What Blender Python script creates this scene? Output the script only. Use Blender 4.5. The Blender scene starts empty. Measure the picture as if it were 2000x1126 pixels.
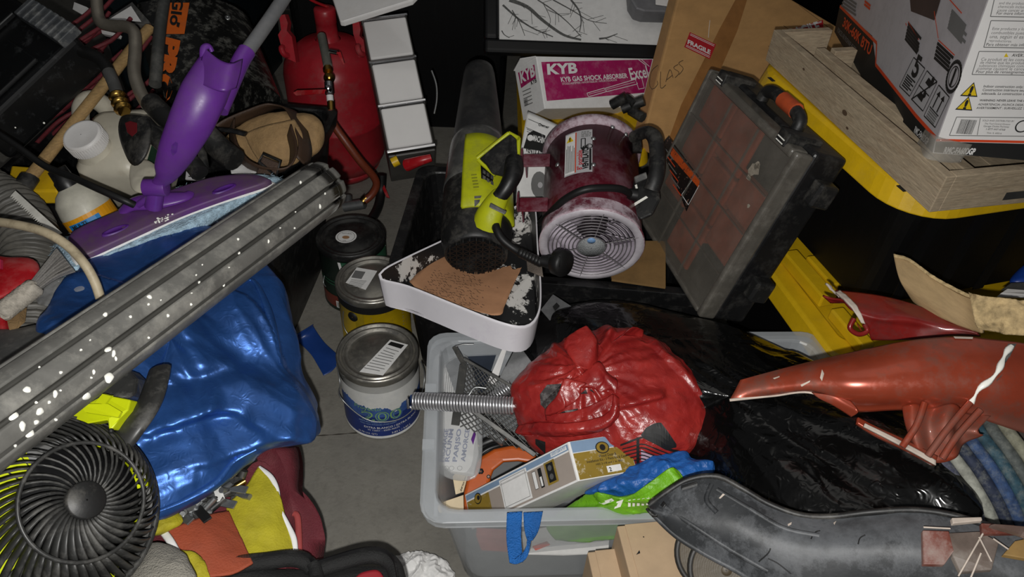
import bpy, math, random
import numpy as np
from mathutils import Vector as V, Matrix, noise
from mathutils.bvhtree import BVHTree
random.seed(7)
S = bpy.context.scene
COL = S.collection
PI = math.pi

# ------------------------------------------------------------------ camera
TH, PH, F, CAM = math.radians(41.3), math.radians(3.5), 1450.0, V((0, 0, 1.31))
fw = V((0, math.cos(TH), -math.sin(TH)))
_r0, _u0 = V((1, 0, 0)), V((0, math.sin(TH), math.cos(TH)))
rt = _r0 * math.cos(PH) + _u0 * math.sin(PH)
up = -_r0 * math.sin(PH) + _u0 * math.cos(PH)
cd = bpy.data.cameras.new('camera')
cd.sensor_fit = 'HORIZONTAL'; cd.sensor_width = 36; cd.lens = 36 * F / 2000; cd.clip_start = .02
cam = bpy.data.objects.new('camera', cd); COL.objects.link(cam)
cam.matrix_world = Matrix(((rt.x, up.x, -fw.x, CAM.x), (rt.y, up.y, -fw.y, CAM.y), (rt.z, up.z, -fw.z, CAM.z), (0, 0, 0, 1)))
S.camera = cam

# ------------------------------------------------------------------ light and exposure
S.view_settings.view_transform = 'Standard'; S.view_settings.look = 'None'
S.view_settings.exposure = 0.0; S.view_settings.gamma = 1.0; S.view_settings.use_curve_mapping = False
w = bpy.data.worlds.new('garage_dark'); S.world = w; w.use_nodes = True
w.node_tree.nodes['Background'].inputs[0].default_value = (.95, .97, 1, 1)
w.node_tree.nodes['Background'].inputs[1].default_value = .065
fl = bpy.data.lights.new('phone_flash', 'SPOT')
fl.energy = 50; fl.spot_size = math.radians(116); fl.spot_blend = .8; fl.shadow_soft_size = .006; fl.color = (1, .985, .955)
flo = bpy.data.objects.new('phone_flash', fl); COL.objects.link(flo)
_m = cam.matrix_world.copy(); _m.translation = CAM - rt * .012 - up * .03 ; flo.matrix_world = _m
gl = bpy.data.lights.new('added_ceiling_fill', 'AREA')
gl.energy = 2.5; gl.size = 1.2; gl.color = (1, .96, .9)  # weak overhead fill, added for ambient light; no such lamp is seen
glo = bpy.data.objects.new('added_ceiling_fill', gl); COL.objects.link(glo); glo.location = (0, 1.2, 2.55)

# ------------------------------------------------------------------ helpers
def at(x, y, z):                       # the point of height z seen at photo pixel (x, y)
    d = ray(x, y); return CAM + d * ((z - CAM.z) / d.z)
def ray(x, y): return fw + rt * ((x - 1000) / F) - up * ((y - 563) / F)
def P(x, y, d): return CAM + ray(x, y) * d          # the point at distance d seen at pixel (x, y)
def PL(*t): return [P(*q) for q in t]

def lin(h):
    c = [int(h[i:i + 2], 16) / 255 for i in (0, 2, 4)]
    return [(x / 12.92 if x <= .04045 else ((x + .055) / 1.055) ** 2.4) for x in c]
def mat(name, c, rough=.5, metal=0, var=.18, vs=9, bump=0, bs=90, dust=0, dc='9a968e', ds=7, dlo=.48, dhi=.68,
        spec=.5, alpha=1, coat=0, sheen=0, stretch=None, trans=0, crinkle=0, cs=18, sss=0, c2=None, backface=None):
    m = bpy.data.materials.new(name); m.use_nodes = True
    n = m.node_tree.nodes; l = m.node_tree.links; b = n['Principled BSDF']
    c = lin(c); vs *= 2.2; ds *= 2.6
    b.inputs['Roughness'].default_value = rough; b.inputs['Metallic'].default_value = metal
    b.inputs['Specular IOR Level'].default_value = spec
    if alpha < 1: b.inputs['Alpha'].default_value = alpha
    if coat: b.inputs['Coat Weight'].default_value = coat; b.inputs['Coat Roughness'].default_value = .12
    if sheen: b.inputs['Sheen Weight'].default_value = sheen
    if trans: b.inputs['Transmission Weight'].default_value = trans; b.inputs['IOR'].default_value = 1.1
    tc = n.new('ShaderNodeTexCoord'); src = tc.outputs['Object']
    if stretch:
        mp = n.new('ShaderNodeMapping'); mp.inputs['Scale'].default_value = stretch; l.new(src, mp.inputs[0]); src = mp.outputs[0]
    nz = n.new('ShaderNodeTexNoise'); nz.inputs['Scale'].default_value = vs; nz.inputs['Detail'].default_value = 6; nz.inputs['Roughness'].default_value = .65
    l.new(src, nz.inputs['Vector'])
    cr = n.new('ShaderNodeValToRGB'); e = cr.color_ramp.elements
    e[0].position = .33; e[1].position = .67
    e[0].color = [x * (1 - var) for x in c] + [1]
    e[1].color = (lin(c2) if c2 else [min(1, x * (1 + var)) for x in c]) + [1]
    l.new(nz.outputs['Fac'], cr.inputs[0]); out = cr.outputs[0]
    if dust:
        nd = n.new('ShaderNodeTexNoise'); nd.inputs['Scale'].default_value = ds; nd.inputs['Detail'].default_value = 9; nd.inputs['Roughness'].default_value = .72
        l.new(src, nd.inputs['Vector'])
        mr = n.new('ShaderNodeMapRange'); mr.inputs[1].default_value = dlo; mr.inputs[2].default_value = dhi; mr.inputs[4].default_value = dust
        l.new(nd.outputs['Fac'], mr.inputs[0])
        mx = n.new('ShaderNodeMix'); mx.data_type = 'RGBA'; l.new(mr.outputs[0], mx.inputs[0]); l.new(out, mx.inputs[6]); mx.inputs[7].default_value = lin(dc) + [1]
        out = mx.outputs[2]
        if rough < .5:
            ra = n.new('ShaderNodeMapRange'); ra.inputs[2].default_value = max(dust, .01); ra.inputs[3].default_value = rough; ra.inputs[4].default_value = min(.85, rough + .35)
            l.new(mr.outputs[0], ra.inputs[0]); l.new(ra.outputs[0], b.inputs['Roughness'])
    l.new(out, b.inputs['Base Color'])
    last = None
    if crinkle:
        vo = n.new('ShaderNodeTexNoise'); vo.noise_type = 'RIDGED_MULTIFRACTAL'; vo.inputs['Scale'].default_value = cs; vo.inputs['Detail'].default_value = 3; vo.inputs['Distortion'].default_value = 1.2
        l.new(src, vo.inputs['Vector'])
        bp = n.new('ShaderNodeBump'); bp.inputs['Strength'].default_value = crinkle; bp.inputs['Distance'].default_value = .004
        l.new(vo.outputs['Fac'], bp.inputs['Height']); last = bp.outputs[0]
        v2 = n.new('ShaderNodeTexNoise'); v2.noise_type = 'RIDGED_MULTIFRACTAL'; v2.inputs['Scale'].default_value = cs * 3.3; v2.inputs['Detail'].default_value = 4; v2.inputs['Distortion'].default_value = 1.8
        l.new(src, v2.inputs['Vector'])
        b2 = n.new('ShaderNodeBump'); b2.inputs['Strength'].default_value = crinkle * .6; b2.inputs['Distance'].default_value = .0015
        l.new(v2.outputs['Fac'], b2.inputs['Height']); l.new(last, b2.inputs['Normal']); last = b2.outputs[0]
    if bump:
        nb = n.new('ShaderNodeTexNoise'); nb.inputs['Scale'].default_value = bs; nb.inputs['Detail'].default_value = 5
        l.new(src, nb.inputs['Vector'])
        bp = n.new('ShaderNodeBump'); bp.inputs['Strength'].default_value = bump; bp.inputs['Distance'].default_value = .004
        l.new(nb.outputs['Fac'], bp.inputs['Height'])
        if last: l.new(last, bp.inputs['Normal'])
        last = bp.outputs[0]
    if last: l.new(last, b.inputs['Normal'])
    return m

def cr(pts, n, closed=False):          # Catmull-Rom resample to n points, even in arc length
    pts = [V(p) for p in pts]; k = len(pts)
    if k == 1: return [pts[0].copy() for _ in range(n)]
    g = (lambda i: pts[i % k]) if closed else (lambda i: pts[min(max(i, 0), k - 1)])
    den = []
    for i in range(k if closed else k - 1):
        a, b, c, d = g(i - 1), g(i), g(i + 1), g(i + 2)
        for s in range(12):
            t = s / 12
            den.append(.5 * ((2 * b) + (c - a) * t + (2 * a - 5 * b + 4 * c - d) * t * t + (3 * b - a - 3 * c + d) * t ** 3))
    den.append(pts[0].copy() if closed else pts[-1].copy())
    L = [0]
    for i in range(1, len(den)): L.append(L[-1] + (den[i] - den[i - 1]).length)
    out = []; j = 0; m = n if closed else n - 1
    for i in range(n):
        s = L[-1] * i / m
        while j < len(L) - 2 and L[j + 1] < s: j += 1
        q = (s - L[j]) / max(1e-9, L[j + 1] - L[j]); out.append(den[j].lerp(den[j + 1], q))
    return out
def ridge(p, f, seed, st=None):
    p = V(p)
    if st is not None: p = p - st * (p.dot(st) * .75)
    q = p * f + V((seed * 3.1, seed * 1.7, seed * 5.3))
    q = q + noise.noise_vector(q * .6) * .45
    return 1 - 2 * abs(noise.noise(q))
def wrinkle(p, f, seed, st=None):
    return ridge(p, f, seed, st) * .6 + ridge(p, f * 2.1, seed + 5, st) * .28 + ridge(p, f * 4.3, seed + 9, st) * .12
def perp(a):
    a = a.normalized(); b = V((0, 0, 1)) if abs(a.z) < .9 else V((1, 0, 0))
    x = a.cross(b).normalized(); return x, a.cross(x).normalized()
def frame(O, X, Y):                    # orthonormal frame at O
    X = V(X).normalized(); Y = V(Y); Y = (Y - X * Y.dot(X)).normalized(); Z = X.cross(Y)
    return Matrix(((X.x, Y.x, Z.x, O[0]), (X.y, Y.y, Z.y, O[1]), (X.z, Y.z, Z.z, O[2]), (0, 0, 0, 1)))

class MB:
    def __init__(s, m=None, M=None): s.v = []; s.f = []; s.mi = []; s.sm = []; s.mats = []; s.m = m; s.M = M
    def idx(s, m):
        m = m or s.m
        if m not in s.mats: s.mats.append(m)
        return s.mats.index(m)
    def add(s, vs, fs, m=None, smooth=False, M=None):
        k = len(s.v); M = M or s.M
        s.v += [(M @ V(p)) if M else V(p) for p in vs]
        i = s.idx(m)
        for f in fs: s.f.append([a + k for a in f]); s.mi.append(i); s.sm.append(smooth)
        return s
    def para(s, O, a, b, c, m=None, M=None):       # parallelepiped
        O, a, b, c = V(O), V(a), V(b), V(c)
        if a.cross(b).dot(c) < 0: a, b = b, a
        vs = [O, O + a, O + a + b, O + b, O + c, O + a + c, O + a + b + c, O + b + c]
        return s.add(vs, [(3, 2, 1, 0), (4, 5, 6, 7), (0, 1, 5, 4), (1, 2, 6, 5), (2, 3, 7, 6), (3, 0, 4, 7)], m, False, M)
    def box(s, x0, x1, y0, y1, z0, z1, m=None, M=None):
        return s.para((x0, y0, z0), (x1 - x0, 0, 0), (0, y1 - y0, 0), (0, 0, z1 - z0), m, M)
    def loft(s, rings, m=None, closed=True, caps=True, smooth=True):
        n = len(rings[0]); vs = [p for r in rings for p in r]; fs = []
        for i in range(len(rings) - 1):
            for j in range(n if closed else n - 1):
                k = (j + 1) % n; fs.append((i * n + j, i * n + k, (i + 1) * n + k, (i + 1) * n + j))
        s.add(vs, fs, m, smooth)
        if caps and closed:
            s.add(list(rings[0]), [tuple(range(n - 1, -1, -1))], m); s.add(list(rings[-1]), [tuple(range(n))], m)
        return s
    def tube(s, pts, r, n=10, k=None, m=None, closed=False, flat=1, caps=True, side=None):
        pts = [V(p) for p in pts]
        if k: pts = cr(pts, k, closed)
        K = len(pts); rr = r if callable(r) else (lambda t: r)
        T = []
        for i in range(K):
            a = pts[(i - 1) % K if closed else max(i - 1, 0)]; b = pts[(i + 1) % K if closed else min(i + 1, K - 1)]
            T.append((b - a).normalized())
        if side is not None: x = (V(side) - T[0] * V(side).dot(T[0])).normalized()
        else: x, _ = perp(T[0])
        rings = []
        for i in range(K):
            x = (x - T[i] * x.dot(T[i])).normalized(); y = T[i].cross(x); R = rr(i / max(1, K - 1))
            rings.append([pts[i] + x * (R * math.cos(2 * PI * j / n)) + y * (R * flat * math.sin(2 * PI * j / n)) for j in range(n)])
        if closed: rings.append(rings[0])
        return s.loft(rings, m, True, caps and not closed)
    def lathe(s, A, ax, prof, n=32, m=None, a0=0, a1=2 * PI, x=None, smooth=True, caps=False):
        A = V(A); ax = V(ax).normalized()
        if x is None: X, Y = perp(ax)
        else: X = V(x); X = (X - ax * X.dot(ax)).normalized(); Y = ax.cross(X)
        full = abs(a1 - a0 - 2 * PI) < 1e-6; k = n if full else n + 1
        rings = [[A + ax * h + (X * math.cos(a0 + (a1 - a0) * j / n) + Y * math.sin(a0 + (a1 - a0) * j / n)) * r for j in range(k)] for r, h in prof]
        return s.loft(rings, m, full, caps, smooth)
    def slab(s, pts, th, m=None):                  # outline (3D, roughly planar) pushed along th
        th = V(th); n = len(pts); a = [V(p) for p in pts]; b = [p + th for p in a]
        s.add(a + b, [tuple(range(n)), tuple(range(2 * n - 1, n - 1, -1))] + [(i, i + n, (i + 1) % n + n, (i + 1) % n) for i in range(n)], m)
        return s
    def sheet(s, rows, nu=40, nv=20, th=.002, wr=0, wf=10, seed=1, m=None, st=None, bulge=None, straight=False):
        R = [cr(r, nu) if not straight else cr(r, nu) for r in rows]
        cols = [cr([R[i][j] for i in range(len(R))], nv) for j in range(nu)]
        g = [[cols[j][i] for j in range(nu)] for i in range(nv)]
        def nrm(i, j):
            a = g[i][min(j + 1, nu - 1)] - g[i][max(j - 1, 0)]; b = g[min(i + 1, nv - 1)][j] - g[max(i - 1, 0)][j]
            c = a.cross(b); return c.normalized() if c.length > 1e-12 else V((0, 0, 1))
        N = [[nrm(i, j) for j in range(nu)] for i in range(nv)]
        if N[nv // 2][nu // 2].dot(CAM - g[nv // 2][nu // 2]) < 0: N = [[-q for q in r] for r in N]
        for i in range(nv):
            for j in range(nu):
                o = 0
                if wr: o += wr * wrinkle(g[i][j], wf, seed, st)
                if bulge: o += bulge(j / (nu - 1), i / (nv - 1))
                g[i][j] = g[i][j] + N[i][j] * o
        vs = [g[i][j] for i in range(nv) for j in range(nu)] + [g[i][j] - N[i][j] * th for i in range(nv) for j in range(nu)]
        q = nu * nv; fs = []
        for i in range(nv - 1):
            for j in range(nu - 1):
                a, b, c, d = i * nu + j, i * nu + j + 1, (i + 1) * nu + j + 1, (i + 1) * nu + j
                fs.append((a, d, c, b)); fs.append((a + q, b + q, c + q, d + q))
        e = [(0, j) for j in range(nu)] + [(i, nu - 1) for i in range(1, nv)] + [(nv - 1, j) for j in range(nu - 2, -1, -1)] + [(i, 0) for i in range(nv - 2, 0, -1)]
        e = [i * nu + j for i, j in e]
        for i in range(len(e)):
            a, b = e[i], e[(i + 1) % len(e)]; fs.append((a, b, b + q, a + q))
        s.add(vs, fs, m, True); return s
    def pillow(s, out, front, back, n=64, k=18, wr=0, wf=10, seed=1, axis=None, m=None, st=None, pw=.5, ctr=None, bump=None):
        O = cr(out, n, True); c = V(ctr) if ctr is not None else sum(O, V()) / n
        ax = V(axis).normalized() if axis is not None else (CAM - c).normalized()
        rings = []
        for side in (1, -1):
            for i in range(k):
                t = (i / k if side == 1 else 1 - i / k) * PI / 2
                rr = math.sin(t); hh = math.cos(t) ** (2 * pw) * (front if side == 1 else -back)
                rr = max(rr, .004)
                rings.append([c + (p - c) * rr + ax * hh for p in O])
        rings.append([c - ax * back + (p - c) * .004 for p in O])
        if wr or bump:
            R2 = []
            for r in rings:
                q = []
                for p in r:
                    d = (p - c); d = d.normalized() if d.length > 1e-6 else ax
                    d = (d + ax * (.8 if (p - c).dot(ax) > 0 else -.8)).normalized()
                    o = wr * wrinkle(p, wf, seed, st) if wr else 0
                    if bump: o += bump(p)
                    q.append(p + d * o)
                R2.append(q)
            rings = R2
        return s.loft(rings, m, True, True)
    def ball(s, c, r, n=10, m=None, sc=(1, 1, 1), ax=None):
        c = V(c); Mx = frame((0, 0, 0), *perp(V(ax))) if ax is not None else Matrix.Identity(4)
        rings = [[c + (Mx @ V((math.cos(2 * PI * j / n) * math.sin(t) * r * sc[0], math.sin(2 * PI * j / n) * math.sin(t) * r * sc[1], math.cos(t) * r * sc[2]))) for j in range(n)] for t in [max(.03, min(PI - .03, PI * i / (n // 2 + 1))) for i in range(n // 2 + 2)]]
        return s.loft(rings, m)
    def islands(s):
        par = list(range(len(s.v)))
        def fd(i):
            while par[i] != i: par[i] = par[par[i]]; i = par[i]
            return i
        seen = {}
        for i, p in enumerate(s.v):
            k = (round(p.x, 6), round(p.y, 6), round(p.z, 6)); j = seen.setdefault(k, i); par[fd(i)] = fd(j)
        for f in s.f:
            for i in f[1:]: par[fd(i)] = fd(f[0])
        g = {}
        for k, f in enumerate(s.f): g.setdefault(fd(f[0]), []).append(k)
        out = []
        for ks in g.values():
            m = MB(); m.mats = s.mats; ix = {}
            for k in ks:
                m.f.append([ix.setdefault(i, len(ix)) for i in s.f[k]]); m.mi.append(s.mi[k]); m.sm.append(s.sm[k])
            m.v = [s.v[i] for i in ix]; out.append(m)
        return out
    def split(s, name, parent, **kw): return [m.build(name, parent, **kw) for m in s.islands()]
    def build(s, name, parent=None, bevel=0, seg=2, sub=0, **kw):
        me = bpy.data.meshes.new(name)
        rp = root_loc(parent) if parent is not None else None
        if rp is None:
            a = np.array([list(p) for p in s.v]); rp = V(((a[:, 0].min() + a[:, 0].max()) / 2, (a[:, 1].min() + a[:, 1].max()) / 2, a[:, 2].min()))
        me.from_pydata([tuple(p - rp) for p in s.v], [], s.f)
        for m in s.mats: me.materials.append(m)
        me.polygons.foreach_set('material_index', s.mi); me.polygons.foreach_set('use_smooth', s.sm); me.update()
        o = bpy.data.objects.new(name, me); COL.objects.link(o)
        if parent is not None: o.parent = parent
        else: o.location = rp
        if bevel:
            b = o.modifiers.new('bevel', 'BEVEL'); b.width = bevel; b.segments = seg; b.limit_method = 'ANGLE'; b.angle_limit = math.radians(40)
        for k_, v_ in kw.items(): o[k_] = v_
        return o
def root_loc(o):
    while o.parent is not None: o = o.parent
    return o.location.copy()
def thing(name, label, cat, loc, group=None):
    o = bpy.data.objects.new(name, None); o.empty_display_size = .03; COL.objects.link(o); o.location = V(loc); o['label'] = label; o['category'] = cat
    if group: o['group'] = group
    return o
def lone(mb, name, label, cat, bevel=0, group=None, **kw):
    o = mb.build(name, None, bevel, **kw); o['label'] = label; o['category'] = cat
    if group: o['group'] = group
    return o
def bvh(o):
    me = o.data; L = root_loc(o)
    return BVHTree.FromPolygons([v.co + L for v in me.vertices], [tuple(p.vertices) for p in me.polygons])
def hit(tree, x, y, off=.0008):        # point of a surface seen at pixel (x, y)
    d = ray(x, y).normalized(); h = tree.ray_cast(CAM, d)
    if h[0] is None: return None
    n = h[1]; n = n if n.dot(d) < 0 else -n
    return h[0] + n * off, n
_tc = {}
def text_geo(s, bold=0):
    k = (s, bold)
    if k not in _tc:
        c = bpy.data.curves.new('t', 'FONT'); c.body = s; c.size = 1; c.resolution_u = 3; c.offset = bold
        o = bpy.data.objects.new('t', c); me = bpy.data.meshes.new_from_object(o)
        vs = [(v.co.x, v.co.y) for v in me.vertices]; fs = [tuple(p.vertices) for p in me.polygons]
        bpy.data.objects.remove(o); bpy.data.curves.remove(c); bpy.data.meshes.remove(me)
        x0 = min(v[0] for v in vs); x1 = max(v[0] for v in vs)
        _tc[k] = ([((a - x0), b) for a, b in vs], fs, x1 - x0)
    return _tc[k]
class Print:                            # flat print on a plane (or, with warp, on a curved surface)
    def __init__(s, O, U, Vd, warp=None, eps=.0004):
        s.O = V(O); s.U = V(U).normalized(); s.V = (V(Vd) - s.U * V(Vd).dot(s.U)).normalized(); s.N = s.U.cross(s.V); s.mb = MB(); s.warp = warp; s.e = eps
        if warp is None and s.N.dot(CAM - s.O) < 0: s.N = -s.N
    def w(s, u, v, l): return s.warp(u, v, l * s.e) if s.warp else s.O + s.U * u + s.V * v + s.N * (l * s.e)
    def px(s, x, y):
        d = ray(x, y); t = (s.O - CAM).dot(s.N) / d.dot(s.N); p = CAM + d * t - s.O
        return p.dot(s.U), p.dot(s.V)
    def poly(s, pts, m, l=1): s.mb.add([s.w(u, v, l) for u, v in pts], [tuple(range(len(pts)))], m); return s
    def ppoly(s, pts, m, l=1): return s.poly([s.px(*p) for p in pts], m, l)
    def rect(s, u0, v0, u1, v1, m, l=1, nu=1):
        if s.warp: nu = max(nu, int(abs(u1 - u0) / .008) + 1)
        for i in range(nu):
            a, b = u0 + (u1 - u0) * i / nu, u0 + (u1 - u0) * (i + 1) / nu
            s.poly([(a, v0), (b, v0), (b, v1), (a, v1)], m, l)
        return s
    def line(s, a, b, wd, m, l=2):
        a, b = V(a), V(b); d = (b - a).normalized(); n = V((-d.y, d.x)) * (wd / 2)
        return s.poly([tuple(a - n), tuple(b - n), tuple(b + n), tuple(a + n)], m, l)
    def lines(s, pts, wd, m, l=2, closed=False):
        k = len(pts)
        for i in range(k if closed else k - 1): s.line(pts[i], pts[(i + 1) % k], wd, m, l)
        return s
    def frm(s, u0, v0, u1, v1, wd, m, l=2): return s.lines([(u0, v0), (u1, v0), (u1, v1), (u0, v1)], wd, m, l, True)
    def circ(s, u, v, r, m, l=2, n=20, asp=1): return s.poly([(u + r * math.cos(2 * PI * i / n), v + r * asp * math.sin(2 * PI * i / n)) for i in range(n)], m, l)
    def ring(s, u, v, r, wd, m, l=2, n=24): return s.lines([(u + r * math.cos(2 * PI * i / n), v + r * math.sin(2 * PI * i / n)) for i in range(n)], wd, m, l, True)
    def text(s, t, u, v, h, m, l=3, ang=0, bold=0, width=None, shear=0, al='L'):
        vs, fs, W = text_geo(t, bold); k = h / .7; sx = k if width is None else width / W
        off = {'L': 0, 'C': -W * sx / 2, 'R': -W * sx}[al]; c, q = math.cos(ang), math.sin(ang)
        o = []
        for a, b in vs:
            a, b = off + a * sx + b * k * shear, b * k
            o.append(s.w(u + a * c - b * q, v + a * q + b * c, l))
        s.mb.add(o, fs, m); return s
    def ptext(s, t, a, b, m, l=3, bold=0, h=None, shear=0):     # baseline from pixel a to pixel b
        a, b = V(s.px(*a)), V(s.px(*b)); d = b - a
        vs, fs, W = text_geo(t, bold)
        return s.text(t, a.x, a.y, h or .7 * d.length / W, m, l, math.atan2(d.y, d.x), bold, d.length, shear)
    def greek(s, u0, v0, u1, v1, n, m, l=3, ragged=.25):        # lines of print too small to read
        hh = (v1 - v0) / n
        for i in range(n):
            x = u0; y = v0 + hh * (n - 1 - i) + hh * .25; e = u1 - random.random() * ragged * (u1 - u0)
            while x < e:
                wd = random.uniform(.5, 1.9) * abs(hh); s.rect(x, y, min(x + wd, e), y + hh * .5, m, l, 1) if not s.warp else s.poly([(x, y), (min(x + wd, e), y), (min(x + wd, e), y + hh * .5), (x, y + hh * .5)], m, l); x += wd + abs(hh) * .3
        return s
    def bars(s, u0, v0, u1, v1, m, l=3):
        x = u0
        while x < u1:
            wd = random.choice((.3, .5, .9, 1.2)) * (u1 - u0) / 40; s.poly([(x, v0), (x + wd, v0), (x + wd, v1), (x, v1)], m, l); x += wd + random.choice((.4, .6, 1)) * (u1 - u0) / 40
        return s
    def build(s, name, parent, **kw): return s.mb.build(name, parent, **kw)

# ------------------------------------------------------------------ materials
BLK = mat('black_plastic', '131314', .42, dust=.22, dc='5a5853', ds=11, dlo=.5, dhi=.75, bump=.05)
BLK2 = mat('black_plastic_clean', '0d0d0e', .38, bump=.03, spec=.35)
BLKD = mat('black_plastic_dusty', '191919', .5, dust=.5, dc='64615b', ds=9, dlo=.48, dhi=.68, bump=.12, bs=60)
TOTE = mat('black_tote_plastic', '0b0b0c', .5, dust=.1, dc='3c3b38', ds=5, dlo=.55, dhi=.8, stretch=(9, 9, .8), spec=.25)
GRYP = mat('grey_plastic', '4a4a49', .5, dust=.4, ds=12)
YEL = mat('yellow_plastic', 'd4ac14', .42, var=.1, dust=.25, dc='8d7a2c', ds=5, dlo=.52, dhi=.75, bump=.06, bs=200)
RED = mat('red_enamel', 'a3222c', .33, var=.12, dust=.6, dc='75524e', ds=4, dlo=.5, dhi=.75)
REDP = mat('red_plastic', 'a5141c', .35, dust=.2)
MAR = mat('maroon_enamel', '611a28', .3, dust=.8, dc='95757f', ds=6, dlo=.44, dhi=.72)
CHR = mat('chrome', 'd8d8da', .16, 1, var=.05)
STL = mat('galvanised_steel', 'a3a5a5', .38, .85, var=.12, vs=60)
STLD = mat('dull_steel', '6a6a68', .45, .8, var=.2)
TIN = mat('tin_lid', 'a8a59d', .32, .85, var=.1, dust=.4, dc='8a8375', ds=14)
BRS = mat('brass', 'b8924a', .28, 1, var=.12)
WHT = mat('white_plastic', 'dedcda', .4, var=.04, dust=.2, dc='b2aaa0', ds=9)
WHTG = mat('white_gloss', 'dddbd9', .14, var=.02, coat=.3)
PAP = mat('white_paper', 'e3e2e0', .7, var=.05, vs=30)
PAPG = mat('grey_print', 'b2b0b2', .6, var=.04)
INK = mat('black_ink', '151515', .6, var=.05)
GINK = mat('grey_ink', '6f6f6e', .6, var=.05)
REDI = mat('red_ink', 'b5202a', .5, var=.06)
ORI = mat('orange_ink', 'd2451f', .45, var=.06)
YELI = mat('yellow_ink', 'dcbd18', .5, var=.05)
CARD = mat('cardboard', 'bd915c', .75, var=.12, vs=5, bump=.1, bs=40, stretch=(1, 1, 3))
CARDL = mat('light_cardboard', 'b49a7c', .75, var=.08, vs=8, bump=.05)
TAPE = mat('brown_tape', '9a6a3a', .22, var=.12, vs=12)
WOOD = mat('weathered_wood', 'a3937b', .75, var=.22, vs=10, stretch=(2, 2, 14), bump=.3, bs=30, dust=.4, dc='7d6248', ds=2)
ASH = mat('pale_wood_handle', 'a98a5c', .5, var=.2, vs=20, stretch=(3, 3, 12), dust=.3, dc='5c5044')
PUR = mat('purple_plastic', '612f88', .36, var=.1, dust=.45, dc='584552', ds=4, dlo=.46, dhi=.75)
PURD = mat('dusty_purple_plastic', '5c2f74', .5, var=.15, dust=.9, dc='5e4c58', ds=3, dlo=.40, dhi=.6)
GRN = mat('lime_plastic', 'b7bd18', .38, var=.07, dust=.35, dc='6f7030', ds=9)
NEO = mat('neon_yellow_plastic', 'c5d112', .4, var=.06)
BLU = mat('blue_satin', '2d5697', .36, .6, var=.3, vs=4, spec=.6, crinkle=.6, cs=19, bump=.05, bs=900)
BLUT = mat('blue_film', '1c3c7e', .35, var=.1)
PIPE = mat('grey_pipe', '62615d', .5, var=.25, vs=5, dust=.7, dc='8d8b84', ds=7, dlo=.48, dhi=.64, bump=.12)
PIPED = mat('pipe_groove_dirt_shade', '34332f', .7, var=.2)  # darker groove faces: shade painted into the colour, along with dirt
PAINT = mat('white_paint', 'f0efe6', .35, var=.03)
CONC = mat('concrete', '7d7a72', .8, var=.14, vs=3.5, bump=.25, bs=130, dust=.55, dc='615e57', ds=16, dlo=.5, dhi=.7)
CLR = mat('milky_clear_plastic', 'ced3d7', .3, var=.06, alpha=.36, spec=.6)
CLRB = mat('smoky_clear_plastic', '6e6a62', .3, var=.15, alpha=.36, spec=.6, dust=.7, dc='857f76', ds=8, dlo=.47, dhi=.75)
BAGC = mat('clear_polythene', 'c6c8c8', .18, alpha=.35, crinkle=.5, cs=25)
RBAG = mat('red_polythene', '8e1a1c', .34, var=.3, vs=5, crinkle=.55, cs=38, spec=.55, c2='a8302a')
BBAG = mat('black_polythene', '080808', .17, var=.2, crinkle=.8, cs=17, spec=.5)
LEA = mat('brown_leather', '3d2c20', .55, var=.2, bump=.2, bs=200)
TAN = mat('tan_suede', '9a7c54', .85, var=.22, vs=12, bump=.3, bs=260, dust=.3, dc='6a543a')
ORT = mat('orange_tool_paint', 'c35a1c', .38, var=.12, dust=.3, dc='6e4a30')
FEN = mat('copper_orange_paint', '98402a', .28, .35, var=.2, vs=5, coat=.2, dust=.8, dc='70493d', ds=4, dlo=.47, dhi=.60)
FENR = mat('dark_red_paint', '7e1d1a', .3, .1, var=.2, coat=.3, dust=.6, dc='4a3532', ds=5, dlo=.46, dhi=.66)
GPAN = mat('scuffed_grey_plastic', '55575a', .55, var=.4, vs=14, dust=.85, dc='1c1e20', ds=3.0, dlo=.49, dhi=.57, bump=.12, bs=70)
LIDR = mat('scuffed_clear_rim', '615d56', .3, alpha=.75, dust=.6, dc='8c877e', ds=9)
EDGE = mat('raw_pale_edge', 'b9aca0', .7, var=.2)
KRF = mat('kraft_paper', 'b1825f', .75, var=.1, vs=6, bump=.1)
MIC = mat('blue_microfibre', '9fb9c9', .95, var=.35, vs=40, bump=1, bs=320)
RUB = mat('black_rubber', '141414', .5, spec=.4)

# ------------------------------------------------------------------ the setting
def structure(mb, name): return mb.build(name, None, kind='structure')
FLR = structure(MB(CONC).box(-2.6, 2.8, -1.0, 3.3, -.12, 0), 'floor')
CRK = mat('crack_dirt', '3a352e', .9)
mb = MB(CRK); q_ = [at(x, y, .0004) for x, y in ((590, 852), (640, 849), (668, 847), (700, 845), (740, 850))]; mb.tube(q_, lambda s: .0012 + .0006 * math.sin(s * 30), 6, 30, flat=.3); mb.build('crack', FLR)
WALL = mat('wall_paint', '2e2e30', .8)
structure(MB(WALL).box(-2.6, 2.8, 3.3, 3.4, -.12, 2.7), 'wall_back')
structure(MB(WALL).box(-2.7, -2.6, -1.0, 3.4, -.12, 2.7), 'wall_left')
structure(MB(WALL).box(2.8, 2.9, -1.0, 3.4, -.12, 2.7), 'wall_right')

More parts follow.
